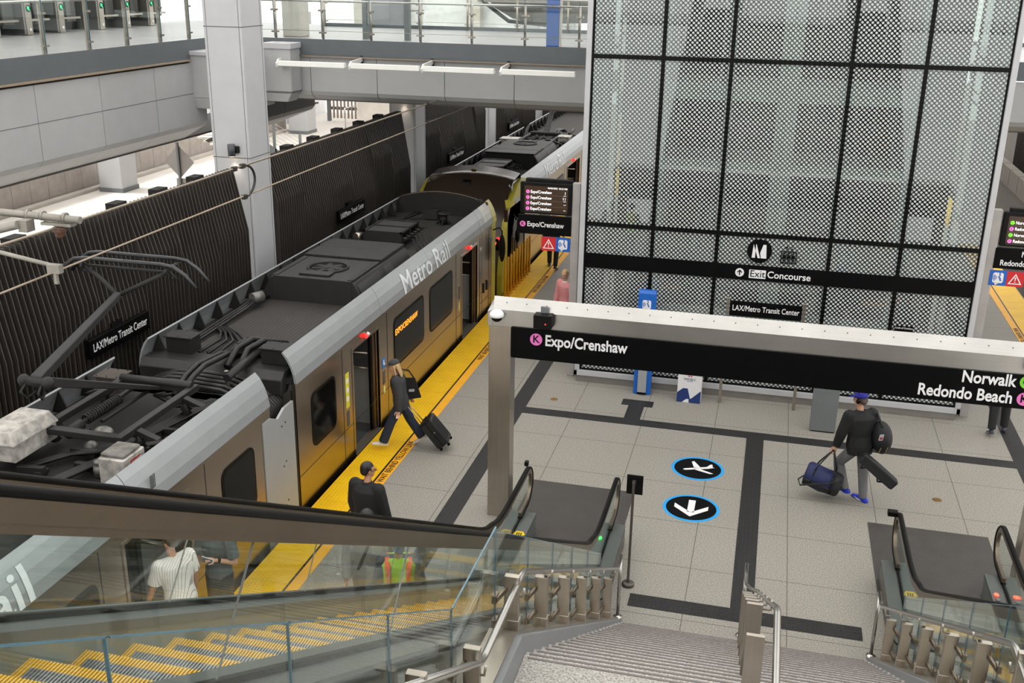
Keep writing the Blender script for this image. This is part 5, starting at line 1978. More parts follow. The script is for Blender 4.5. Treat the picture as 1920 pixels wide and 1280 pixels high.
# emblem, pictogram and exit lettering on the glass
fy = TY0 - .022
P = lambda x, z, y=fy: facing_cam((x, y, z))
plate('emblem_disc', disc(.235, 40), P(-.10, 3.075), .004, SIGNBLK, t)
for poly in ([(-.14, -.135), (-.075, -.135), (-.075, .135), (-.12, .135)], [(-.12, .135), (-.065, .135), (.02, -.135), (-.025, -.135)],
             [(.015, -.03), (.035, -.135), (.075, -.135), (.075, .135), (.065, .135)], [(.075, -.135), (.14, -.135), (.12, .135), (.075, .135)]):
    plate('emblem_letter', poly, P(-.10, 3.075, fy - .005), .003, TXT, t)
m = MB()
cx, cz = .455, 2.99
def fr(x0, x1, z0, z1):
    m.box(cx + x0, cx + x1, fy - .004, fy + .004, cz + z0, cz + z1)
fr(-.15, .15, .10, .118); fr(-.15, .15, -.118, -.10); fr(-.15, -.132, -.118, .118); fr(.132, .15, -.118, .118)
for q in (-.082, 0, .082):
    m.lathe([(0, -.004), (.015, -.004), (.015, .004), (0, .004)], (cx + q, fy, cz + .073), 12, 'y')
    fr(q - .024, q + .024, -.02, .05)
    fr(q - .036, q - .026, -.02, .045); fr(q + .026, q + .036, -.02, .045)
    fr(q - .020, q - .004, -.088, -.02); fr(q + .004, q + .020, -.088, -.02)
for q, s in ((-.05, 1), (.05, -1)):
    fr(q - .006, q + .006, .14, .215)
    m.prism([(cx + q - .04, cz + .177), (cx + q, cz + .177 + s * .045), (cx + q + .04, cz + .177), (cx + q + .03, cz + .168), (cx + q, cz + .177 + s * .025), (cx + q - .03, cz + .168)], 'y', fy - .004, fy + .004)
m.build('lift_pictogram', SIGNBLK, t)
plate('arrow_disc', disc(.085, 28), P(-.44, 2.625), .004, TXT, t)
plate('arrow', [(-.011, -.055), (.011, -.055), (.011, .02), (.045, -.012), (.045, .016), (0, .06), (-.045, .016), (-.045, -.012), (-.011, .02)], P(-.44, 2.625, fy - .005), .002, SIGNBLK, t)
plate('exit_plate', rrect(-.16, .16, -.085, .085, .008), P(-.10, 2.615), .004, TXT, t)
text('Exit', .19, SIGNBLK, t, P(-.10, 2.615, fy - .005), align='CENTER', weight=.004, depth=.001)
text('Concourse', .19, TXT, t, P(.085, 2.615), weight=.014, sx=.96)
plate('conduct_plate', rrect(-.17, .17, -.3, .3, .01), P(2.72, 1.52), .006, SIGNBLK, t)
text('Code of Conduct', .045, TXT, t, P(2.72, 1.78, fy - .007), align='CENTER', depth=.001)
for k in range(6):
    plate('conduct_line', rrect(-.13, .13 - .03 * (k % 3), -.006, .006, .003), P(2.72, 1.70 - .06 * k, fy - .007), .001, TXT, t)

# ------------------------------------------------------------------ things in front of the tower
t = thing('platform_name_sign', 'black station name sign on two steel posts in front of the lift tower', 'sign', (0.12, 20.05, 0))
for x in (-.60, .84):
    MB().box(x - .03, x + .03, 20.0, 20.05, 0, 2.2).build('post', STEEL, t, .003)
MB().box(-.56, .80, 19.97, 20.0, 1.86, 2.16).build('sign_face', SIGNBLK, t, .004)
text('LAX/Metro Transit Center', .155, TXT, t, facing_cam((.12, 19.966, 2.02)), align='CENTER', weight=.01, sx=.74)

BLU = mat('help_point_blue', (26, 98, 190), 0.4, var=0.03)
t = thing('help_point', 'blue help point pillar with a talking head symbol by the tower', 'help point', (-2.17, 20.1, 0))
m = MB()
m.prism([(20.0, 0), (20.2, 0), (20.2, 2.14), (20.14, 2.2), (20.04, 2.2), (20.0, 2.14)], 'x', -2.345, -1.995)
m.build('pillar', BLU, t, .012, 2)
m = MB()
m.box(-2.26, -2.08, 19.96, 20.0, .04, 1.0)
m.build('grey_front', mat('pale_grey_front', (176, 180, 182), 0.35, 0.3), t, .02, 3)
MB().box(-2.26, -2.08, 19.955, 20.0, .02, .06).build('dark_foot', BLACK, t)
def talk(parent, x, y, z, s):
    plate('symbol_bubble', rrect(-.085 * s, .085 * s, -.09 * s, .09 * s, .035 * s), facing_cam((x, y, z)), .003, TXT, parent)
    plate('symbol_tail', [(-.05 * s, -.085 * s), (.03 * s, -.085 * s), (-.03 * s, -.13 * s)], facing_cam((x, y, z)), .003, TXT, parent)
    M = facing_cam((x, y - .004, z))
    plate('symbol_face', [(.01 * s, .09 * s), (.018 * s, .04 * s), (-.008 * s, .01 * s), (.02 * s, .004 * s), (.012 * s, -.02 * s), (.03 * s, -.026 * s), (.026 * s, -.05 * s), (.06 * s, -.05 * s), (.06 * s, -.036 * s), (.045 * s, -.03 * s), (.05 * s, -.01 * s), (.036 * s, -.002 * s), (.04 * s, .012 * s), (.022 * s, .02 * s), (.036 * s, .045 * s), (.03 * s, .09 * s)], M, .002, BLU, parent)
    for r in (.03, .052, .074):
        arc = []
        for k in range(7):
            a = radians(135 + 15 * k)
            arc.append(((r + .006) * s * cos(a) - .0 * s, (r + .006) * s * sin(a)))
        for k in range(6, -1, -1):
            a = radians(135 + 15 * k)
            arc.append(((r - .006) * s * cos(a), (r - .006) * s * sin(a)))
        plate('symbol_wave', arc, M, .002, BLU, parent)
talk(t, -2.17, 19.998, 1.92, 1.0)

NAVY = mat('navy_print', (24, 52, 112), 0.55, var=0.03)
t = thing('recycling_box', 'white and navy cardboard bin box standing by the tower', 'bin', (-1.22, 19.9, 0))
MB().box(-1.44, -.97, 19.82, 20.16, 0, .98).build('carton', mat('white_card', (226, 226, 228), 0.6, var=0.02), t, .006)
fy = 19.82
Q = lambda x, z, d=0.0: facing_cam((x, fy - d, z))
plate('navy_header', rrect(-.234, .234, -.13, .13, .002), Q(-1.205, .85), .003, NAVY, t)
for k in range(5):
    plate('icon', disc(.026, 10) if k % 2 else rrect(-.024, .024, -.024, .024, .006), Q(-1.37 + k * .083, .86, .003), .002, TXT, t)
    plate('icon_caption', rrect(-.02, .02, -.005, .005, .002), Q(-1.37 + k * .083, .81, .003), .002, TXT, t)
REDP = mat('red_print', (204, 60, 70), 0.55)
for k in range(5):
    a = pi / 2 + k * 2 * pi / 5
    plate('star_mark', tr([(-.022, .0), (.0, .03), (.022, .0), (0, -.012)], 1, degrees if False else math.degrees(a) - 90, -.0 + .033 * cos(a), .033 * sin(a)), Q(-1.2, .60), .002, REDP, t)
text('REPUBLIC', .055, NAVY, t, Q(-1.2, .50, .001), align='CENTER', weight=.014, depth=.001)
text('SERVICES', .028, NAVY, t, Q(-1.2, .46, .001), align='CENTER', weight=.01, depth=.001)
plate('navy_wave', [(-.234, 0), (-.234, .2), (-.12, .30), (-.03, .30), (.03, .08), (.06, .1), (.234, .27), (.234, 0)], Q(-1.205, .005), .003, NAVY, t)
plate('white_curve', [(-.13, 0), (-.05, .07), (.0, .08), (.01, .0)], Q(-1.205, .005, .003), .001, TXT, t)

t = thing('grey_pylon', 'plain grey sign pylon standing in front of the lift tower', 'pylon', (1.38, 19.15, 0))
MB().box(1.13, 1.60, 19.06, 19.18, 0.02, 2.05).build('body', GREYMET, t, .012, 2)
MB().box(1.15, 1.58, 19.07, 19.17, 0, .03).build('foot', BLACK, t)
MB().ball((1.27, 19.055, .62), .010, 6, 4).build('lock', STEEL, t)

# ------------------------------------------------------------------ departure boards on posts either side of the tower
BRN = mat('screen_brown', (58, 38, 20), 0.25, emit=0.12)
SCL = mat('screen_white', (240, 240, 240), emit=0.75)
SPK = mat('screen_pink', (240, 110, 190), emit=0.7)
SGR = mat('screen_green', (120, 226, 60), emit=0.7)
POSTM = mat('pale_grey_post', (178, 174, 172), 0.5, 0.2)
def board(side, label, lines, sign_lines):
    s = side
    ex = TX0 - .24 if s < 0 else TX1 + .24
    Y = 20.62
    t = thing('departure_board', label, 'departure board', (ex, Y, 0), 'departure boards beside the tower')
    MB().box(ex - .09, ex + .07, Y + .0, Y + .16, 0, 4.12).build('post', POSTM, t, .006)
    xa, xb = (ex - 1.16, ex - .09) if s < 0 else (ex + .09, ex + 1.16)
    fy = Y - .04
    MB().box(xa, xb, Y - .04, Y + .08, 3.46, 4.10).build('monitor', BLACK, t, .012)
    MB().box(xa + .1, xb - .02, Y - .0, Y + .12, 4.09, 4.17).build('top_housing', BLACK, t, .01)
    plate('screen', [(xa + .09, 3.52), (xb - .08, 3.52), (xb - .08, 4.03), (xa + .09, 4.03)], face_m((0, fy, 0), (1, 0, 0), (0, 0, 1)), .003, BRN, t)
    for k, (c, name_, num) in enumerate(lines):
        z = 3.93 - k * .115 - .02
        plate('line_disc', disc(.037, 16), facing_cam((xa + .16, fy - .003, z)), .002, {'K': SPK, 'C': SGR}[c], t)
        text(c, .055, SIGNBLK, t, facing_cam((xa + .16, fy - .006, z)), align='CENTER', depth=.0005)
        text(name_, .085, SCL, t, facing_cam((xa + .215, fy - .003, z)), weight=.012, depth=.001, sx=.8)
        text(num, .075, SCL, t, facing_cam((xb - .12, fy - .003, z)), align='RIGHT', depth=.001)
        if num != '--':
            text('min', .035, SCL, t, facing_cam((xb - .12, fy - .003, z - .05)), align='RIGHT', depth=.0005)
        plate('row_line', [(xa + .11, z - .06), (xb - .1, z - .06), (xb - .1, z - .056), (xa + .11, z - .056)], face_m((0, fy - .003, 0), (1, 0, 0), (0, 0, 1)), .001, GREYMET, t)
    text('06/06/2025  05:23 PM', .045, SCL, t, facing_cam((xb - .1, fy - .003, 4.0)), align='RIGHT', depth=.001)
    MB().box(xa - .04, xb, Y - .02, Y + .08, 3.03, 3.42).build('sign_panel', SIGNBLK, t, .006)
    fy2 = Y - .022
    for k, (c, name_) in enumerate(sign_lines):
        z = 3.235 if len(sign_lines) == 1 else 3.32 - .18 * k
        if s < 0:
            plate('route_disc', disc(.06, 24), facing_cam((xa + .06, fy2, z)), .003, {'K': PINK, 'C': GREEN}[c], t)
            text(c, .1, SIGNBLK, t, facing_cam((xa + .06, fy2 - .005, z)), align='CENTER', depth=.0005)
            text(name_, .145, TXT, t, facing_cam((xa + .15, fy2, z)), weight=.018, depth=.001, sx=.82)
        else:
            text(name_, .15, TXT, t, facing_cam((xb - .22, fy2, z)), align='RIGHT', weight=.018, depth=.001, sx=.82)
            plate('route_disc', disc(.06, 24), facing_cam((xb - .1, fy2, z)), .003, {'K': PINK, 'C': GREEN}[c], t)
            text(c, .1, SIGNBLK, t, facing_cam((xb - .1, fy2 - .005, z)), align='CENTER', depth=.0005)
    # red and blue small signs below
    x0, x1 = (ex - .70, ex - .10) if s < 0 else (ex + .02, ex + .62)
    xm = (x0 + x1) / 2
    MB().box(x0, x1, Y - .01, Y + .02, 2.70, 2.99).build('small_sign', BLU, t)
    ra, rb = (x0, xm) if s < 0 else (xm, x1)
    ba = xm if s < 0 else x0
    plate('red_half', [(ra, 2.70), (rb, 2.70), (rb, 2.99), (ra, 2.99)], face_m((0, Y - .01, 0), (1, 0, 0), (0, 0, 1)), .003, mat('alert_red', (200, 32, 38), 0.5, var=.02), t)
    cx, cz = (ra + rb) / 2, 2.835
    M = facing_cam((cx, Y - .013, cz))
    plate('warning_triangle', [(-.12, -.09), (.12, -.09), (0, .115)], M, .002, TXT, t)
    plate('warning_inner', [(-.088, -.072), (.088, -.072), (0, .08)], M, .003, mat('alert_red', 0), t)
    plate('exclamation', [(-.012, .045), (.012, .045), (.007, -.02), (-.007, -.02)], M, .004, TXT, t)
    plate('exclamation', disc(.011, 10, 0, -.045), M, .004, TXT, t)
    talk(t, (ba + (xm if s > 0 else x1)) / 2 if s < 0 else (x0 + xm) / 2, Y - .013, 2.85, 1.1)
    return t
board(-1, 'departure board showing four rows to Expo/Crenshaw, on the train side of the tower', [('K', 'Expo/Crenshaw', '1'), ('K', 'Expo/Crenshaw', '11'), ('K', 'Expo/Crenshaw', '--'), ('K', 'Expo/Crenshaw', '--')], [('K', 'Expo/Crenshaw')])
board(1, 'departure board to Norwalk and Redondo Beach, by the empty track', [('C', 'Norwalk', '2'), ('K', 'Redondo Beach', '9'), ('C', 'Norwalk', '12'), ('K', 'Redondo Beach', '--')], [('C', 'Norwalk'), ('K', 'Redondo Beach')])

# yellow gap guard posts between the two trains
t0 = None
for k in range(10):
    y = 25.62 + k * .31
    if t0 is None:
        t0 = thing('gap_bollard', 'thin yellow flexible post, first of the row at the near train end', 'bollard', (0, 0, 0), 'yellow posts between the trains', local=True)
        POSTY = mat('yellow_post', (232, 168, 30), 0.5, var=.05)
        MB().tube([(0, 0, 0.02), (0, 0, 1.02), (0, 0, 1.05)], [.03, .03, .018], 12).build('post', POSTY, t0)
        MB().box(-.06, .08, -.09, .09, 0, .03).build('foot', POSTY, t0, .006)
        o = t0
    else:
        o = dup(t0, label='thin yellow flexible post, %s' % ('', 'second of the row from the near train', 'third of the row from the near train', 'fourth of the row from the near train', 'fifth of the row from the near train', 'sixth of the row from the near train', 'fourth of the row from the board end', 'third of the row from the board end', 'second of the row from the board end', 'last of the row, under the departure board')[k])
    o.location = (-6.50, y, 0.007)
# ================================================================== PEOPLE
def fused(mb, name, m, parent, voxel=0.012, smooth=4):
    """turn overlapping volumes into one continuous skin"""
    o = mb.build(name, m, None)
    r = o.modifiers.new('fuse', 'REMESH')
    r.mode = 'VOXEL'
    r.voxel_size = voxel
    r.use_smooth_shade = True
    if smooth:
        s = o.modifiers.new('soften', 'SMOOTH')
        s.iterations = smooth
        s.factor = 0.5
    dg = bpy.context.evaluated_depsgraph_get()
    dg.update()
    me = bpy.data.meshes.new_from_object(o.evaluated_get(dg))
    me.name = name
    o.modifiers.clear()
    o.data = me
    me.materials.clear()
    me.materials.append(m)
    for p in me.polygons:
        p.use_smooth = True
    o.parent = parent
    return o


def cap(mb, p0, p1, r0, r1, n=10, flat=False):
    """tapered limb with rounded ends"""
    p0, p1 = Vector(p0), Vector(p1)
    d = (p1 - p0)
    L = d.length or 1e-4
    d = d / L
    pts, rr = [], []
    for a in (90, 60, 30):
        pts.append(p0 - d * r0 * sin(radians(a)) * .98)
        rr.append(max(r0 * cos(radians(a)), r0 * .08))
    pts += [p0, p1]
    rr += [r0, r1]
    for a in () if flat else (30, 60, 90):
        pts.append(p1 + d * r1 * sin(radians(a)) * .98)
        rr.append(max(r1 * cos(radians(a)), r1 * .08))
    mb.tube(pts, rr, n)


def ell(mb, c, r, M=None, n=14, m=10):
    k = MB().ball((0, 0, 0), r, n, m)
    vs_ = [Vector(p) for p in k.v]
    if M is not None:
        vs_ = [M @ p for p in vs_]
    mb.add([p + Vector(c) for p in vs_], k.f, True)


SK = {}


def skin_mat(c):
    return mat('skin_%d_%d' % (c[0], c[1]), c, 0.55, var=.04)


def person(label, loc, rotz, h, skin, pose, wear):
    t = thing('person', label, 'person', (0, 0, 0), local=True)
    sk = skin_mat(skin)
    g = lambda k, d=0.0: pose.get(k, d)
    hip = Vector((0, 0, .53 * h))
    J = {}
    for s, n in ((-1, 'L'), (1, 'R')):
        a, kb = radians(g('thigh' + n)), radians(g('knee' + n))
        out = radians(g('spread', 3))
        hp = hip + Vector((s * .052 * h, 0, -.02 * h))
        kn = hp + Vector((s * sin(out), sin(a), -cos(a))).normalized() * .245 * h
        b = a - kb
        an = kn + Vector((s * sin(out) * .3, sin(b), -cos(b))).normalized() * .24 * h
        fp = radians(g('foot' + n))
        td = Vector((s * .12, cos(fp), -sin(fp))).normalized()
        J['hip' + n], J['knee' + n], J['ank' + n], J['toe' + n] = hp, kn, an, an + td * .115 * h + Vector((0, 0, -.022 * h))
        J['heel' + n] = an - td * .035 * h + Vector((0, 0, -.022 * h))
    low = min(min(J['ank' + n].z - .042 * h, J['toe' + n].z - .02 * h) for n in 'LR')
    dz = Vector((0, 0, -low))
    for k in J:
        J[k] = J[k] + dz
    hip = hip + dz
    l = radians(g('lean', 3))
    tw = Matrix.Rotation(radians(g('twist')), 3, 'Z')
    u = Vector((0, sin(l), cos(l)))
    side = tw @ Vector((1, 0, 0))
    fw = tw @ Vector((0, cos(l), -sin(l)))
    waist, chest, nb = hip + u * .09 * h, hip + u * .2 * h, hip + u * .295 * h
    sw = g('shoulder', .112) * h
    for s, n in ((-1, 'L'), (1, 'R')):
        sh = nb - u * .018 * h + side * s * sw
        a, ab, e, inn = (radians(g(k + n, d)) for k, d in (('arm', 0), ('abd', 9), ('elbow', 12), ('in', 0)))
        d = tw @ Vector((s * sin(ab), sin(a) * cos(ab), -cos(a) * cos(ab)))
        el = sh + d * .172 * h
        a2 = a + e
        d2 = tw @ Vector((s * sin(ab) * .4 - s * sin(inn), sin(a2) * cos(inn), -cos(a2) * cos(inn))).normalized()
        J['sh' + n], J['el' + n], J['wr' + n] = sh, el, el + d2 * .15 * h
        J['hd' + n] = d2
    hy, hp_ = radians(g('headyaw')), radians(g('headpitch', 5))
    HM = Matrix.Rotation(hy, 3, 'Z') @ Matrix.Rotation(-hp_, 3, 'X')
    hc = nb + u * .05 * h + Vector((0, .012 * h, .068 * h)) + fw * .01 * h
    hs = h / 1.75
    H = lambda p: hc + HM @ (Vector(p) * hs)
    J['head'] = hc

    # ---- the body, one continuous skin
    b = MB()
    for n in 'LR':
        cap(b, J['hip' + n], J['knee' + n], .052 * h * .9, .034 * h * .9)
        cap(b, J['knee' + n], J['ank' + n], .032 * h * .9, .021 * h * .9)
        cap(b, J['heel' + n] + Vector((0, 0, .004 * h)), J['toe' + n].lerp(J['heel' + n], .18), .014 * h, .010 * h)
        cap(b, J['ank' + n], J['heel' + n], .018 * h, .015 * h)
        cap(b, J['sh' + n], J['el' + n], .03 * h, .024 * h)
        cap(b, J['el' + n], J['wr' + n], .024 * h, .0155 * h)
    def ring(c, rx, ry, k=16):
        return [c + side * rx * cos(2 * pi * i / k) + fw * ry * sin(2 * pi * i / k) for i in range(k)]
    def torso(mb, g0=1.0, low_=0.0):
        f = g('bulk', 1.0) * g0
        mb.loft([ring(hip - u * (.05 + low_) * h, .085 * h * f, .062 * h * f), ring(hip, .092 * h * f, .068 * h * f), ring(waist, .082 * h * f, .060 * h * f), ring(chest, .1 * h * f, .066 * h * f),
                 ring(chest + u * .05 * h, .104 * h * f, .064 * h * f), ring(nb - u * .02 * h, .092 * h * f, .05 * h * f), ring(nb + u * .008 * h, .045 * h * f, .036 * h * f)])
        for n in 'LR':
            cap(mb, nb - u * .02 * h, J['sh' + n], .034 * h * f, .034 * h * f)
    torso(b, .94)
    cap(b, nb - u * .02 * h, hc - Vector((0, 0, .05 * h)), .031 * h, .029 * h)
    ell(b, H((0, -.012, .022)), (.076 * hs, .094 * hs, .094 * hs), HM)
    ell(b, H((0, .02, -.045)), (.058 * hs, .07 * hs, .068 * hs), HM)
    ell(b, H((0, .062, -.088)), (.028 * hs, .026 * hs, .022 * hs), HM)
    cap(b, H((0, .088, .008)), H((0, .104, -.028)), .010 * hs, .014 * hs, 8)
    ell(b, H((0, .083, -.058)), (.024 * hs, .012 * hs, .011 * hs), HM)
    for s in (-1, 1):
        ell(b, H((s * .076, -.008, -.012)), (.010 * hs, .018 * hs, .030 * hs), HM, 10, 8)
        ell(b, H((s * .034, .078, .024)), (.022 * hs, .012 * hs, .009 * hs), HM, 10, 6)
    for s, n in ((-1, 'L'), (1, 'R')):
        d = J['hd' + n]
        w = J['wr' + n]
        ax = (Vector((0, 1, 0)) - d * d.y)
        if ax.length < .2:
            ax = Vector((0, 0, 1)) - d * d.z
        ax.normalize()                                     # across the palm, thumb side
        nn = d.cross(ax) * s
        pc = w + d * .035 * h * 1.0
        Mx = Matrix((ax, nn, d)).transposed()
        ell(b, pc, (.024 * h, .011 * h, .034 * h), Mx, 12, 8)
        curl = g('curl' + n, .35)
        for k, (o, L) in enumerate(((.017, .040), (.006, .045), (-.006, .042), (-.017, .033))):
            p0 = pc + ax * o * h + d * .024 * h
            p1 = p0 + (d * cos(curl) + nn * sin(curl)).normalized() * L * h * .55
            p2 = p1 + (d * cos(curl * 2.6) + nn * sin(curl * 2.6)).normalized() * L * h * .5
            cap(b, p0, p1, .0056 * h, .0052 * h, 7)
            cap(b, p1, p2, .0052 * h, .0046 * h, 7)
        q0 = pc + ax * .018 * h - d * .012 * h
        q1 = q0 + (ax * .6 + d * .7 + nn * .3).normalized() * .026 * h
        cap(b, q0, q1, .0072 * h, .0062 * h, 7)
        cap(b, q1, q1 + (d * .9 + nn * .4).normalized() * .02 * h, .006 * h, .0052 * h, 7)
        J['palm' + n] = pc + nn * .012 * h
    body_ = fused(b, 'body', sk, t, .0065, 2)
    EY = mat('dark_eye', (30, 24, 22), .3)
    for s in (-1, 1):
        e = MB()
        ell(e, H((s * .033, .0865, .008)), (.012 * hs, .006 * hs, .0065 * hs), HM, 10, 6)
        e.build('eye', EY, t)
    e = MB()
    ell(e, H((0, .094, -.058)), (.022 * hs, .005 * hs, .004 * hs), HM, 10, 6)
    e.build('mouth', mat('lip_%d' % skin[0], (int(skin[0] * .78), int(skin[1] * .55), int(skin[2] * .55)), .5), t)

    # ---- clothing
    tp = wear.get('top')
    if tp:
        c = MB()
        f = tp.get('f', 1.14)
        torso(c, f, tp.get('hem', .03))
        for n in 'LR':
            r = tp.get('r', 1.35)
            if tp.get('sleeve', 'long') == 'long':
                cap(c, J['sh' + n], J['el' + n], .034 * h * r, .029 * h * r)
                cap(c, J['el' + n], J['el' + n].lerp(J['wr' + n], tp.get('cuff', .93)), .029 * h * r, .022 * h * r, 12, True)
            elif tp['sleeve'] == 'short':
                cap(c, J['sh' + n], J['sh' + n].lerp(J['el' + n], .78), .036 * h * r, .034 * h * r, 12, True)
        fused(c, tp.get('name', 'jacket'), tp['m'], t, .011, tp.get('smooth', 4))
        if tp.get('collar'):
            c = MB()
            c.loft([ring(nb - u * .012 * h, .056 * h, .05 * h), ring(nb + u * .028 * h, .043 * h, .04 * h), ring(nb + u * .028 * h, .036 * h, .033 * h), ring(nb - u * .01 * h, .04 * h, .036 * h)])
            c.build('collar', tp['collar'], t)
    bt = wear.get('bottom')
    if bt:
        c = MB()
        f = bt.get('f', 1.12)
        c.loft([ring(hip - u * .07 * h, .086 * h * f, .066 * h * f), ring(hip - u * .03 * h, .090 * h * f, .072 * h * f), ring(hip + u * .03 * h, .078 * h * f, .058 * h * f)])
        for n in 'LR':
            w0, w1, w2 = bt.get('w', (.060, .043, .036))
            cap(c, J['hip' + n], J['knee' + n], w0 * h, w1 * h)
            e_ = bt.get('len', .96)
            if e_ > .1:
                cap(c, J['knee' + n], J['knee' + n].lerp(J['ank' + n], e_), w1 * h, w2 * h, 12, True)
        fused(c, bt.get('name', 'trousers'), bt['m'], t, .011, 3)
    sh = wear.get('shoes')
    if sh:
        for n in 'LR':
            c = MB()
            d = (J['toe' + n] - J['heel' + n]).normalized()
            sd = Vector((d.y, -d.x, 0)).normalized()
            nu = sd.cross(d)
            A, B = J['heel' + n] - d * .02 * h, J['toe' + n] + d * .018 * h
            rings = []
            for f_, w_, hh_ in ((0, .012, .022), (.06, .022, .040), (.25, .026, .046), (.45, .025, .040), (.68, .030, .029), (.86, .028, .023), (.96, .019, .017), (1, .010, .010)):
                o_ = A.lerp(B, f_)
                rings.append([o_ - nu * .018 * h + sd * (w_ * h * x_) + nu * (hh_ * h * y_) for x_, y_ in ((-.9, 0), (-1, .35), (-.8, .75), (-.35, 1), (.35, 1), (.8, .75), (1, .35), (.9, 0))])
            c.loft(rings)
            cap(c, J['ank' + n] + nu * .02 * h, J['ank' + n] - nu * .012 * h, .021 * h, .024 * h)
            o = fused(c, 'shoe', sh['m'], t, .007, 2)
            if sh.get('sole'):
                c = MB()
                dn = Vector((0, 0, -.016 * h))
                d = (J['toe' + n] - J['heel' + n]).normalized()
                sd = Vector((d.y, -d.x, 0)).normalized()
                prof = []
                for k in range(18):
                    a = 2 * pi * k / 18
                    cx_ = (J['heel' + n] + J['toe' + n]) / 2
                    prof.append(cx_ + d * (.094 * h * cos(a)) + sd * (.027 * h * sin(a)))
                lo_ = [p + dn for p in prof]
                hi_ = [p + Vector((0, 0, -.004 * h)) for p in prof]
                c.hexa(lo_, hi_)
                c.build('sole', sh['sole'], o)
    hr = wear.get('hair')
    if hr:
        c = MB()
        ell(c, H((0, -.022, .034)), (.084 * hs, .098 * hs, .092 * hs), HM)
        ell(c, H((0, -.06, -.01)), (.076 * hs, .055 * hs, .07 * hs), HM)
        k = hr.get('style', 'short')
        if k == 'long':
            for x in (-.06, -.03, 0, .03, .06):
                cap(c, H((x, -.07, 0)), H((x * 1.3, -.10, -.22 - .05 * ((x * 100) % 3 > 1))), .036 * hs, .018 * hs, 8)
            for s in (-1, 1):
                cap(c, H((s * .075, -.01, 0)), H((s * .085, .0, -.2)), .026 * hs, .014 * hs, 8)
        elif k == 'pony':
            cap(c, H((0, -.105, .01)), H((0, -.15, -.02)), .032 * hs, .03 * hs, 8)
            cap(c, H((0, -.15, -.02)), H((.01, -.15, -.16)), .032 * hs, .016 * hs, 8)
        o = fused(c, 'hair', hr['m'], t, .007, 2)
        # trim the fringe so the face stays free
        me = o.data
        inv = HM.transposed()
        for v in me.vertices:
            p = inv @ (v.co - hc) / hs
            if p.y > .02 and p.z < .055:
                q = Vector((p.x * .8, min(p.y, .02) if p.z < .04 else p.y * .72, max(p.z, p.z)))
                v.co = hc + HM @ (q * hs)
    cp = wear.get('cap')
    if cp:
        c = MB()
        rings = []
        for k in range(7):
            a = radians(90 * k / 6)
            rr = .101 * cos(a) + .002
            rings.append([H((rr * .93 * cos(2 * pi * i / 18), -.012 + rr * 1.08 * sin(2 * pi * i / 18), .043 + .092 * sin(a))) for i in range(18)])
        c.loft(rings)
        o = c.build('cap', cp['m'], t)
        c = MB()
        s = -1 if cp.get('back') else 1
        br = [H((-.066, s * .07, .048)), H((.066, s * .07, .048)), H((.062, s * .13, .036)), H((.03, s * .165, .028)), H((-.03, s * .165, .028)), H((-.062, s * .13, .036))]
        c.hexa([p - Vector((0, 0, .004)) for p in br], [p + Vector((0, 0, .004)) for p in br])
        c.build('brim', cp['m'], o)
        MB().ball(H((0, -.012, .136)), .007, 8, 5).build('button', cp['m'], o)
    t.location = loc
    t.rotation_euler[2] = radians(rotz)
    J['H'] = H
    J.update(nb=nb, hipc=hip, chest=chest, u=u, side=side, fw=fw, waist=waist)
    return t, J


CHAR = mat('charcoal_sweatshirt', (58, 58, 60), .85, var=.12)
BLKC = mat('black_jacket_cloth', (22, 22, 24), .8, var=.15)
BLKJ = mat('black_trousers_cloth', (24, 24, 26), .85, var=.12)
DENIM = mat('dark_blue_denim', (38, 48, 66), .85, var=.18, scale=6)
GREYJ = mat('grey_denim', (112, 112, 114), .85, var=.14, scale=5)
WSHOE = mat('white_shoe', (222, 214, 206), .6, var=.04)
BSHOE = mat('black_shoe', (22, 22, 22), .5)
BLOND = mat('blond_hair', (206, 170, 122), .5, var=.2, scale=14)
DKHAIR = mat('dark_hair', (24, 20, 18), .5, var=.2, scale=14)
BRHAIR = mat('brown_hair', (70, 52, 40), .5, var=.2, scale=14)
FAIRSK, TANSK, MIDSK = (222, 176, 150), (188, 138, 108), (206, 156, 128)

# --- woman with cap, tote and suitcase
w, J = person('woman in dark cap and charcoal top walking to the train pulling a suitcase', (-6.0, 16.27, 0.007), 104, 1.62, FAIRSK,
              dict(thighL=27, kneeL=6, footL=-8, thighR=-22, kneeR=10, footR=32, armL=-12, elbowL=16, abdL=10, armR=-26, elbowR=6, abdR=16, lean=8, headpitch=14, bulk=.96),
              dict(top=dict(m=CHAR, f=1.36, r=1.72, hem=.03, name='sweatshirt', cuff=1.12), bottom=dict(m=DENIM, w=(.064, .052, .054), len=.99, name='jeans', f=1.1), shoes=dict(m=WSHOE, sole=WSHOE),
                   hair=dict(m=BLOND, style='long'), cap=dict(m=mat('washed_black_cap', (66, 67, 70), .85, var=.15))))
wM = Matrix.Translation((-6.0, 16.27, .007)) @ Matrix.Rotation(radians(104), 4, 'Z')
tt = thing('tote_bag', 'black tote bag hanging behind the shoulder of the woman in the cap', 'bag', (0, 0, 0), local=True)
m = MB()
a = wM @ (J['shR'] + Vector((-.0, -.17, -.24)))
Rm = Matrix.Rotation(radians(104 + 12), 3, 'Z')
def rel(o, p):
    return o + Rm @ Vector(p)
m.hexa([rel(a, p) for p in ((-.05, -.24, -.22), (.04, -.24, -.22), (.05, .14, -.26), (-.04, .14, -.26))], [rel(a, p) for p in ((-.02, -.13, .16), (.02, -.13, .16), (.02, .15, .18), (-.02, .15, .18))])
m.build('bag_body', mat('black_canvas', (14, 14, 15), .85), tt, .02, 2)
m = MB()
for dx in (-.025, .025):
    m.tube([rel(a, (dx, -.12, .14)), rel(a, (dx, -.02, .30)), rel(a, (dx, .10, .33)), rel(a, (dx, .14, .16))], .010, 6)
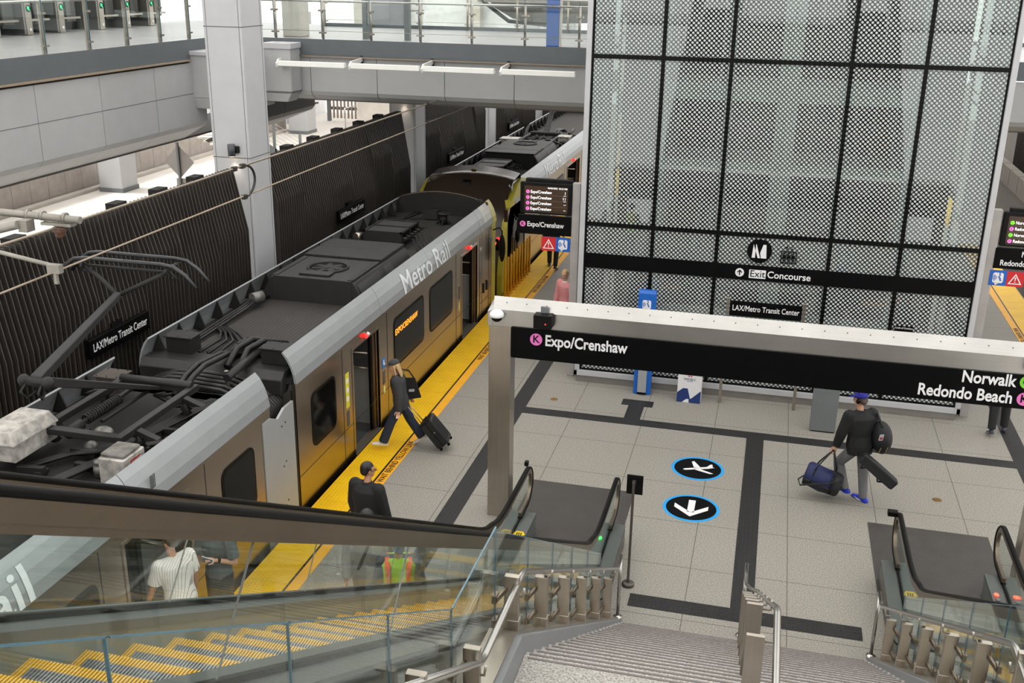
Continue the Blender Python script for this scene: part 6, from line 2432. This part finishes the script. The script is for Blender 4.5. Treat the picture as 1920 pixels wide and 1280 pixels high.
m.build('strap', mat('black_canvas', 0), tt)
plate('white_print', rrect(-.05, .05, -.025, .025, .01), face_m(rel(a, (-.056, -.06, -.06)), Rm @ Vector((0, -1, 0)), (0, 0, 1)), .003, mat('faded_print', (176, 172, 166), .8), tt)

# --- rolling suitcase, tilted
su = thing('suitcase', 'black hard shell rolling suitcase pulled by the woman in the cap', 'suitcase', (0, 0, 0), local=True)
SUIT = mat('black_ribbed_shell', (20, 20, 22), .35, var=.1)
m = MB()
pr = rrect(-.19, .19, .05, .60, .05)
m.prism([(x, z) for x, z in pr], 'y', -.12, .12)
m.build('shell', SUIT, su, .02, 3)
m = MB()
for k in range(5):
    m.box(-.14 + k * .065, -.12 + k * .065, -.127, -.118, .12, .54)
    m.box(-.14 + k * .065, -.12 + k * .065, .118, .127, .12, .54)
m.build('shell_ribs', SUIT, su, .003)
m = MB()
m.prism(rrect(-.193, .193, .047, .603, .05), 'y', -.008, .008)
m.build('zip_seam', BLACK, su)
m = MB()
for x in (-.07, .07):
    m.cyl((x, .09, .58), (x, .09, 1.02), .009, 8)
m.build('pull_rods', STEEL, su)
MB().cyl((-.085, .09, 1.02), (.085, .09, 1.02), .016, 10).build('grip', BLACK, su)
MB().tube([(-.06, .0, .60), (-.05, .0, .63), (.05, .0, .63), (.06, .0, .60)], .010, 8).build('top_handle', BLACK, su)
for x in (-.14, .14):
    for y in (-.085, .085):
        m = MB()
        m.cyl((x - .02, y, .026), (x + .02, y, .026), .026, 12)
        m.box(x - .015, x + .015, y - .015, y + .015, .03, .06)
        m.build('wheel', BLACK, su)
plate('badge', disc(.014, 12), face_m((-.191, -.03, .36), (0, -1, 0), (0, 0, 1)), .003, STEEL, su)
su.location = (-5.20, 16.42, 0.09)
su.rotation_euler = (Matrix.Rotation(radians(100), 4, 'Z') @ Matrix.Rotation(radians(-38), 4, 'X')).to_euler()

# --- man with cap, duffel, gym bag and long bag
w, J = person('man in black jacket and blue cap carrying bags away toward the tower', (1.78, 16.40, 0.0), 48, 1.83, MIDSK,
              dict(thighL=38, kneeL=62, footL=4, thighR=-7, kneeR=2, footR=0, spread=1, armL=4, elbowL=10, abdL=16, armR=6, elbowR=16, abdR=14, lean=6, headyaw=12, twist=-20, headpitch=8, bulk=1.02, curlL=1.1),
              dict(top=dict(m=BLKC, f=1.36, r=1.66, hem=.03, collar=BLKC), bottom=dict(m=GREYJ, w=(.060, .046, .037), len=1.04, name='jeans'), shoes=dict(m=mat('royal_blue_shoe', (30, 56, 190), .5), sole=TXT),
                   hair=dict(m=mat('cropped_grey_hair', (92, 78, 68), .7)), cap=dict(m=mat('royal_blue_cap', (32, 34, 138), .8, var=.08))))
mM = Matrix.Translation((1.78, 16.40, 0)) @ Matrix.Rotation(radians(48), 4, 'Z')
WP = lambda p: mM @ Vector(p)
hp = thing('headphones', 'black headphones over the blue cap of the man with bags', 'headphones', (0, 0, 0), local=True)
H = J['H']
m = MB()
m.tube([WP(H((.092 * cos(a), -.01, .01 + .132 * sin(a)))) for a in [radians(180 * k / 12) for k in range(13)]], .009, 7)
m.build('band', BLACK, hp)
for s in (-1, 1):
    m = MB()
    ell(m, WP(H((s * .092, -.01, -.008))), (.024, .036, .042), Matrix.Rotation(radians(58), 3, 'Z'))
    m.build('ear_cup', BLACK, hp)
sm = face_m(J['ankR'] + Vector((-.055, .06, -.045)), (0, -1, 0), (-.25, 0, 1))
plate('shoe_mark', [(-.065, .022), (-.02, -.006), (.015, -.016), (.04, -.01), (.036, -.002), (.018, -.006), (-.015, .002)], sm, .006, TXT, w)
du = thing('duffel_bag', 'navy and black duffel bag in the hand of the man with the blue cap', 'bag', (0, 0, 0), local=True)
hand = WP(J['palmL'])
dc = hand + Vector((-.10, -.02, -.50))
Rd = Matrix.Rotation(radians(-10), 3, 'Z') @ Matrix.Rotation(radians(14), 3, 'Y')
rd = lambda p: dc + Rd @ Vector(p)
NAVYC = mat('navy_nylon', (30, 38, 84), .6, var=.2, scale=6)
BLKN = mat('black_nylon', (26, 27, 30), .6, var=.2, scale=6)
m = MB()
sec = [(-.16, -.17), (.16, -.17), (.175, -.02), (.13, .13), (.0, .17), (-.13, .13), (-.175, -.02)]
rings = []
for x, k in ((-.30, .72), (-.28, .9), (-.24, 1), (0, 1.03), (.16, 1.0)):
    rings.append([rd((x, p * k, q * k - (0.02 if abs(x) < .1 else 0))) for p, q in sec])
m.loft(rings)
m.build('navy_body', NAVYC, du)
m = MB()
rings = []
for x, k in ((.155, 1.02), (.24, 1.0), (.28, .9), (.30, .7)):
    rings.append([rd((x, p * k, q * k)) for p, q in sec])
m.loft(rings)
m.build('black_end', BLKN, du)
m = MB()
m.hexa([rd(p) for p in ((-.29, -.165, -.18), (.16, -.165, -.18), (.16, .165, -.18), (-.29, .165, -.18))], [rd(p) for p in ((-.29, -.18, -.07), (.16, -.185, -.07), (.16, .185, -.07), (-.29, .18, -.07))])
m.build('black_base', BLKN, du, .01)
m = MB()
hl = hand - Vector((0, 0, .0))
for x, y in ((-.17, -.12), (.14, -.12), (-.17, .12), (.14, .12)):
    m.tube([rd((x, y * 1.1, .12)), rd((x * .9, y * .9, .2)), hl + Vector((.01 * (x > 0), 0, 0))], .013, 6)
m.tube([rd((-.17, -.17, -.1)), rd((-.17, -.14, .1)), rd((-.165, -.12, .14))], .014, 6)
m.tube([rd((.14, -.178, -.1)), rd((.14, -.14, .1)), rd((.135, -.12, .14))], .014, 6)
m.tube([rd((-.3, -.1, -.06)), rd((-.36, -.14, -.14)), rd((-.30, -.2, -.2)), rd((.05, -.2, .0)), rd((.28, -.12, .12))], .014, 6)
m.build('straps', BLKN, du)
gb = thing('gym_bag', 'black rounded gym bag with luggage tag on the shoulder of the man with the cap', 'bag', (0, 0, 0), local=True)
gc = WP(J['hipc'] + Vector((.20, -.24, .17)))
m = MB()
ell(m, gc, (.15, .21, .27), Matrix.Rotation(radians(30), 3, 'Z') @ Matrix.Rotation(radians(-10), 3, 'X'), 18, 12)
m.build('bag_body', BLKN, gb)
m = MB()
m.tube([gc + Vector((-.02, -.1, .22)), WP(J['shR'] + Vector((.02, -.08, .04))), WP(J['shR'] + Vector((-.02, .03, .085))), WP(J['shR'] + Vector((.02, .12, -.06))), gc + Vector((-.04, .12, .18))], .018, 7)
m.build('strap', BLKN, gb)
tg = face_m(gc + Vector((-.03, -.215, .09)), (.95, .3, 0), (.1, -.25, 1))
p = plate('luggage_tag', rrect(-.035, .035, -.06, .06, .012), tg, .006, mat('pale_tag', (196, 200, 210), .4), gb)
plate('tag_print', rrect(-.02, .025, -.04, .01, .01), tg @ Matrix.Translation((0, 0, .006)), .002, mat('tag_red', (190, 70, 66), .5), gb)
m = MB()
for dx, dz_ in ((.08, -.12), (-.02, -.14)):
    MB().cb(gc + Vector((dx, -.2, dz_)), (.012, .012, .09), Matrix.Rotation(.3, 3, 'Y')).build('zip_pull', mat('brass_zip', (170, 150, 104), .4, .7), gb)
lb_ = thing('tripod_bag', 'long black padded bag slung low behind the man with the blue cap', 'bag', (0, 0, 0), local=True)
a, c = Vector((1.80, 16.10, .93)), Vector((2.34, 16.02, .53))
m = MB()
d = (c - a).normalized()
s_ = d.cross(Vector((0, 1, 0))).normalized()
y_ = Vector((0, 1, 0))
for p in (0,):
    rings = []
    for f, k in ((0, .85), (.04, 1), (.5, 1.08), (.95, 1.05), (1, .92)):
        o = a.lerp(c, f)
        rings.append([o + s_ * (u_ * .085 * k) + y_ * (v_ * .075 * k) for u_, v_ in ((-1, -.8), (-.8, -1), (.8, -1), (1, -.8), (1, .8), (.8, 1), (-.8, 1), (-1, .8))])
    m.loft(rings, True, False)
m.build('bag_body', BLKN, lb_, .008)
m = MB()
m.tube([a.lerp(c, .6) - s_ * .09, a.lerp(c, .68) - s_ * .14, a.lerp(c, .76) - s_ * .09], .018, 7)
m.build('grab_handle', BLKN, lb_)
m = MB()
m.tube([a.lerp(c, .28) - s_ * .08, a.lerp(c, .2) - s_ * .16, WP(J['hipc'] + Vector((.24, -.14, .1)))], .014, 6)
m.build('strap', BLKN, lb_)

# --- man in black puffer jacket, back to us
w, J = person('man in black quilted jacket seen from behind above the escalator rail', (-4.98, 12.05, 0), -14, 1.74, TANSK,
              dict(armL=4, armR=6, abdL=12, abdR=12, headyaw=-32, bulk=1.05), dict(top=dict(m=BLKC, f=1.26, r=1.55, collar=BLKC), bottom=dict(m=BLKJ), shoes=dict(m=BSHOE), hair=dict(m=DKHAIR)))
H = J['H']
gl = thing('spectacles', 'thin dark spectacles on the man in the quilted jacket', 'glasses', (0, 0, 0), local=True)
pM = Matrix.Translation((-4.98, 12.05, 0)) @ Matrix.Rotation(radians(-14), 4, 'Z')
m = MB()
for s in (-1, 1):
    m.tube([pM @ H((s * (.034 + .024 * cos(2 * pi * k / 12)), .104, .008 + .018 * sin(2 * pi * k / 12))) for k in range(12)], .003, 5, closed=True)
    m.tube([pM @ H((s * .06, .1, .01)), pM @ H((s * .084, .06, .01)), pM @ H((s * .086, -.01, .0))], .003, 5)
m.build('frame', BLACK, gl)

# --- woman in pink
PINKC = mat('pink_sweater', (226, 150, 152), .85, var=.06)
w, J = person('woman in pink sweater with fair tied-back hair beside the departure board', (-4.34, 22.85, 0), 146, 1.68, FAIRSK,
              dict(armL=3, armR=3, abdL=10, abdR=10, thighL=8, thighR=-6, kneeR=6, headyaw=22, headpitch=6), dict(top=dict(m=PINKC, f=1.22, r=1.5, name='sweater', collar=TXT), bottom=dict(m=DENIM, name='jeans'), shoes=dict(m=WSHOE), hair=dict(m=BLOND, style='pony')))
# --- walkers partly hidden by the signs
person('person in black walking away on the yellow strip behind the small red sign', (-5.93, 28.95, .007), 4, 1.76, MIDSK,
       dict(thighL=16, kneeL=6, thighR=-16, kneeR=14, footR=20, armL=-10, armR=14), dict(top=dict(m=BLKC, f=1.2, r=1.5, hem=.05), bottom=dict(m=BLKJ), shoes=dict(m=BSHOE), hair=dict(m=DKHAIR)))
person('person in black trousers and trainers walking on the guide path behind the gantry sign', (4.58, 19.98, .006), -6, 1.74, MIDSK,
       dict(thighL=-14, kneeL=10, footL=18, thighR=14, kneeR=22, footR=10, armL=12, armR=-8), dict(top=dict(m=BLKC, f=1.2, r=1.5, hem=.05), bottom=dict(m=BLKJ, w=(.062, .05, .042)), shoes=dict(m=mat('dark_blue_trainer', (30, 36, 48), .5), sole=mat('pale_sole', (170, 170, 168), .6)), hair=dict(m=DKHAIR)))
# --- people seen through the escalator glass
STR = striped('pinstripe_shirt', (236, 230, 224), (176, 160, 154), 0, 0.024, 0.2, .8, 0, 0)
person('man in white pinstriped shirt stepping into the near train door', (-6.38, 9.60, .007), 62, 1.74, TANSK,
       dict(armL=10, elbowL=14, abdL=16, armR=0, abdR=12, thighL=14, kneeL=12, thighR=-10, kneeR=10, footR=14, lean=10, headpitch=24, headyaw=14, bulk=1.16),
       dict(top=dict(m=STR, f=1.12, r=1.4, sleeve='short', hem=.05, name='shirt'), bottom=dict(m=BLKJ), shoes=dict(m=BSHOE), hair=dict(m=BRHAIR)))
w, J = person('person in grey tee and black shorts holding a phone by the train', (-6.30, 10.36, .007), 178, 1.66, MIDSK,
              dict(armL=2, elbowL=118, inL=42, abdL=14, armR=6, abdR=12, thighL=8, thighR=-4, bulk=1.06, headpitch=18, curlL=.8),
              dict(top=dict(m=mat('grey_tee', (92, 96, 98), .85, var=.1), f=1.14, r=1.45, sleeve='short', hem=.0, name='shirt'), bottom=dict(m=BLKJ, w=(.064, .056, .05), len=.08, name='shorts'), shoes=dict(m=BSHOE), hair=dict(m=BRHAIR, style='long')))
pM = Matrix.Translation((-6.30, 10.36, .007)) @ Matrix.Rotation(radians(178), 4, 'Z')
ph = thing('phone', 'white phone held by the person in the grey tee', 'phone', (0, 0, 0), local=True)
pc = pM @ (J['palmL'] + Vector((.03, .03, .02)))
m = MB()
m.cb(pc, (.155, .012, .076), Matrix.Rotation(radians(8), 3, 'Y'))
m.build('case', TXT, ph, .004)
m = MB()
m.cb(pc + Vector((0, -.008, 0)), (.145, .004, .066), Matrix.Rotation(radians(8), 3, 'Y'))
m.build('screen', mat('grey_screen', (110, 114, 130), .2), ph)
wt = MB()
wp = J['elL'].lerp(J['wrL'], .88)
wt.cyl(wp - J['hdL'] * .018, wp + J['hdL'] * .018, .033, 14)
o = wt.build('wrist_strap', BLACK, w)
GJ = mat('grey_jacket', (142, 137, 134), .85, var=.1)
w, J = person('person in grey jacket with dark shoulder strap beside the hi-vis vest', (-4.46, 10.80, 0), 200, 1.80, TANSK,
              dict(armL=0, abdL=9, armR=4, abdR=10, bulk=1.08, thighL=5, thighR=-5), dict(top=dict(m=GJ, f=1.24, r=1.5, hem=.08), bottom=dict(m=mat('slate_trousers', (70, 76, 88), .85), f=1.1), shoes=dict(m=BSHOE), hair=dict(m=DKHAIR)))
m = MB()
m.tube([J['shL'] + Vector((.06, -.02, .07)), J['chest'] + Vector((0, .15, .05)), J['waist'] + Vector((.1, .14, -.02)), J['hipc'] + Vector((.15, .06, -.02))], .022, 7)
m.build('shoulder_strap', BLKN, w)
LIME = mat('hi_vis_lime', (178, 226, 52), .6, var=.05)
ORNG = mat('hi_vis_orange', (255, 106, 40), .6)
w, J = person('person in lime hi-vis vest with orange bands and a dark cap', (-3.93, 10.48, 0), 196, 1.70, MIDSK,
              dict(armL=4, abdL=12, armR=6, abdR=14, bulk=1.08, headpitch=22, headyaw=10), dict(top=dict(m=mat('dark_grey_shirt', (70, 70, 74), .85), f=1.16, r=1.45, name='shirt'), bottom=dict(m=BLKJ), shoes=dict(m=BSHOE), hair=dict(m=DKHAIR), cap=dict(m=mat('dark_grey_cap', (64, 64, 68), .8))))
c = MB()
hh, u, side, fw, nb = 1.70, J['u'], J['side'], J['fw'], J['nb']
rg = lambda c_, rx, ry: [c_ + side * rx * cos(2 * pi * i / 20) + fw * ry * sin(2 * pi * i / 20) for i in range(20)]
hpc = J['hipc']
c.loft([rg(hpc - u * .06, .20, .145), rg(hpc + u * .1, .20, .14), rg(J['chest'], .232, .15), rg(J['chest'] + u * .1, .25, .145), rg(nb - u * .03, .245, .125), rg(nb + u * .016, .18, .10), rg(nb + u * .02, .085, .08)])
v = fused(c, 'safety_vest', LIME, w, .011, 3)
for s in (-1, 1):
    c = MB()
    pts = [J['chest'] + side * s * .12 + fw * .150 - u * .20, J['chest'] + side * s * .12 + fw * .154 + u * .02, J['chest'] + side * s * .125 + fw * .152 + u * .10, nb + side * s * .13 + fw * .132 - u * .03, nb + side * s * .13 + fw * .04 + u * .026, nb + side * s * .13 - fw * .11 - u * .01, J['chest'] + side * s * .12 - fw * .138]
    rings = [[p + side * dx + (p - J['chest'].lerp(nb, .6)).normalized() * dn for dx, dn in ((-.026, -.012), (.026, -.012), (.026, .008), (-.026, .008))] for p in pts]
    c.loft(rings, True, False)
    c.build('orange_band', ORNG, v)
plate('shoulder_patch', [(-.045, .05), (.045, .05), (.045, -.01), (0, -.06), (-.045, -.01)], face_m(J['shL'].lerp(J['elL'], .42) + Vector((-.040, .046, 0)), (-.7, -.7, 0), (-.12, .12, 1)), .006, BLACK, w)
# --- passenger in orange inside the train
person('passenger in orange hooded top standing inside the far train door', (-7.15, 22.75, -.05), 200, 1.74, TANSK,
       dict(armL=6, armR=6), dict(top=dict(m=mat('orange_hoodie', (178, 74, 34), .85, var=.08), f=1.24, r=1.5, name='hoodie'), bottom=dict(m=BLKJ), shoes=dict(m=BSHOE), hair=dict(m=DKHAIR)))
# ------------------------------------------------------------------ labels for parts that look unlike the rest of their thing
PART_LABELS = {'yellow_edges': 'yellow ribbed tread edges', 'guide_rail': 'brushed metal guide under the handrail', 'door_lamp': 'small lamp over the train door',
               'yellow_wing': 'lime yellow side of the cab', 'cab_front': 'glossy brown cab front', 'white_casing': 'grimy white casing', 'white_box': 'grimy white box with red danger label',
               'fan_ring': 'round roof fan ring', 'ceiling_lamp': 'long ceiling lamp', 'green_light': 'round green signal light', 'red_light': 'round orange-red signal light',
               'warning_sticker': 'yellow warning sticker', 'black_band': 'black band with white exit lettering', 'emblem_disc': 'round black disc with a white M',
               'dome_camera': 'white dome camera', 'sensor_box': 'black sensor box', 'orange_band': 'orange vest band', 'safety_vest': 'lime safety vest', 'shoulder_patch': 'black shoulder patch',
               'nosing_strips': 'dark nosing strips', 'arrow_disc': 'round arrow sign', 'navy_header': 'navy header with white icons', 'red_half': 'red half with warning triangle',
               'bellows': 'black ribbed bellows', 'side_cover': 'plain grey cover over the joint', 'pantograph': 'folded arm pantograph on the roof', 'air_conditioner': 'boxy dark air conditioner',
               'resistor_frame': 'grilled resistor box', 'pale_patch': 'pale dotted patch', 'insulator': 'ribbed insulator', 'luggage_tag': 'pale luggage tag', 'glass_edge': 'blue-green glass edge'}
for o in bpy.data.objects:
    if o.parent is not None:
        q = PART_LABELS.get(o.name.split('.')[0])
        if q:
            o['label'] = q
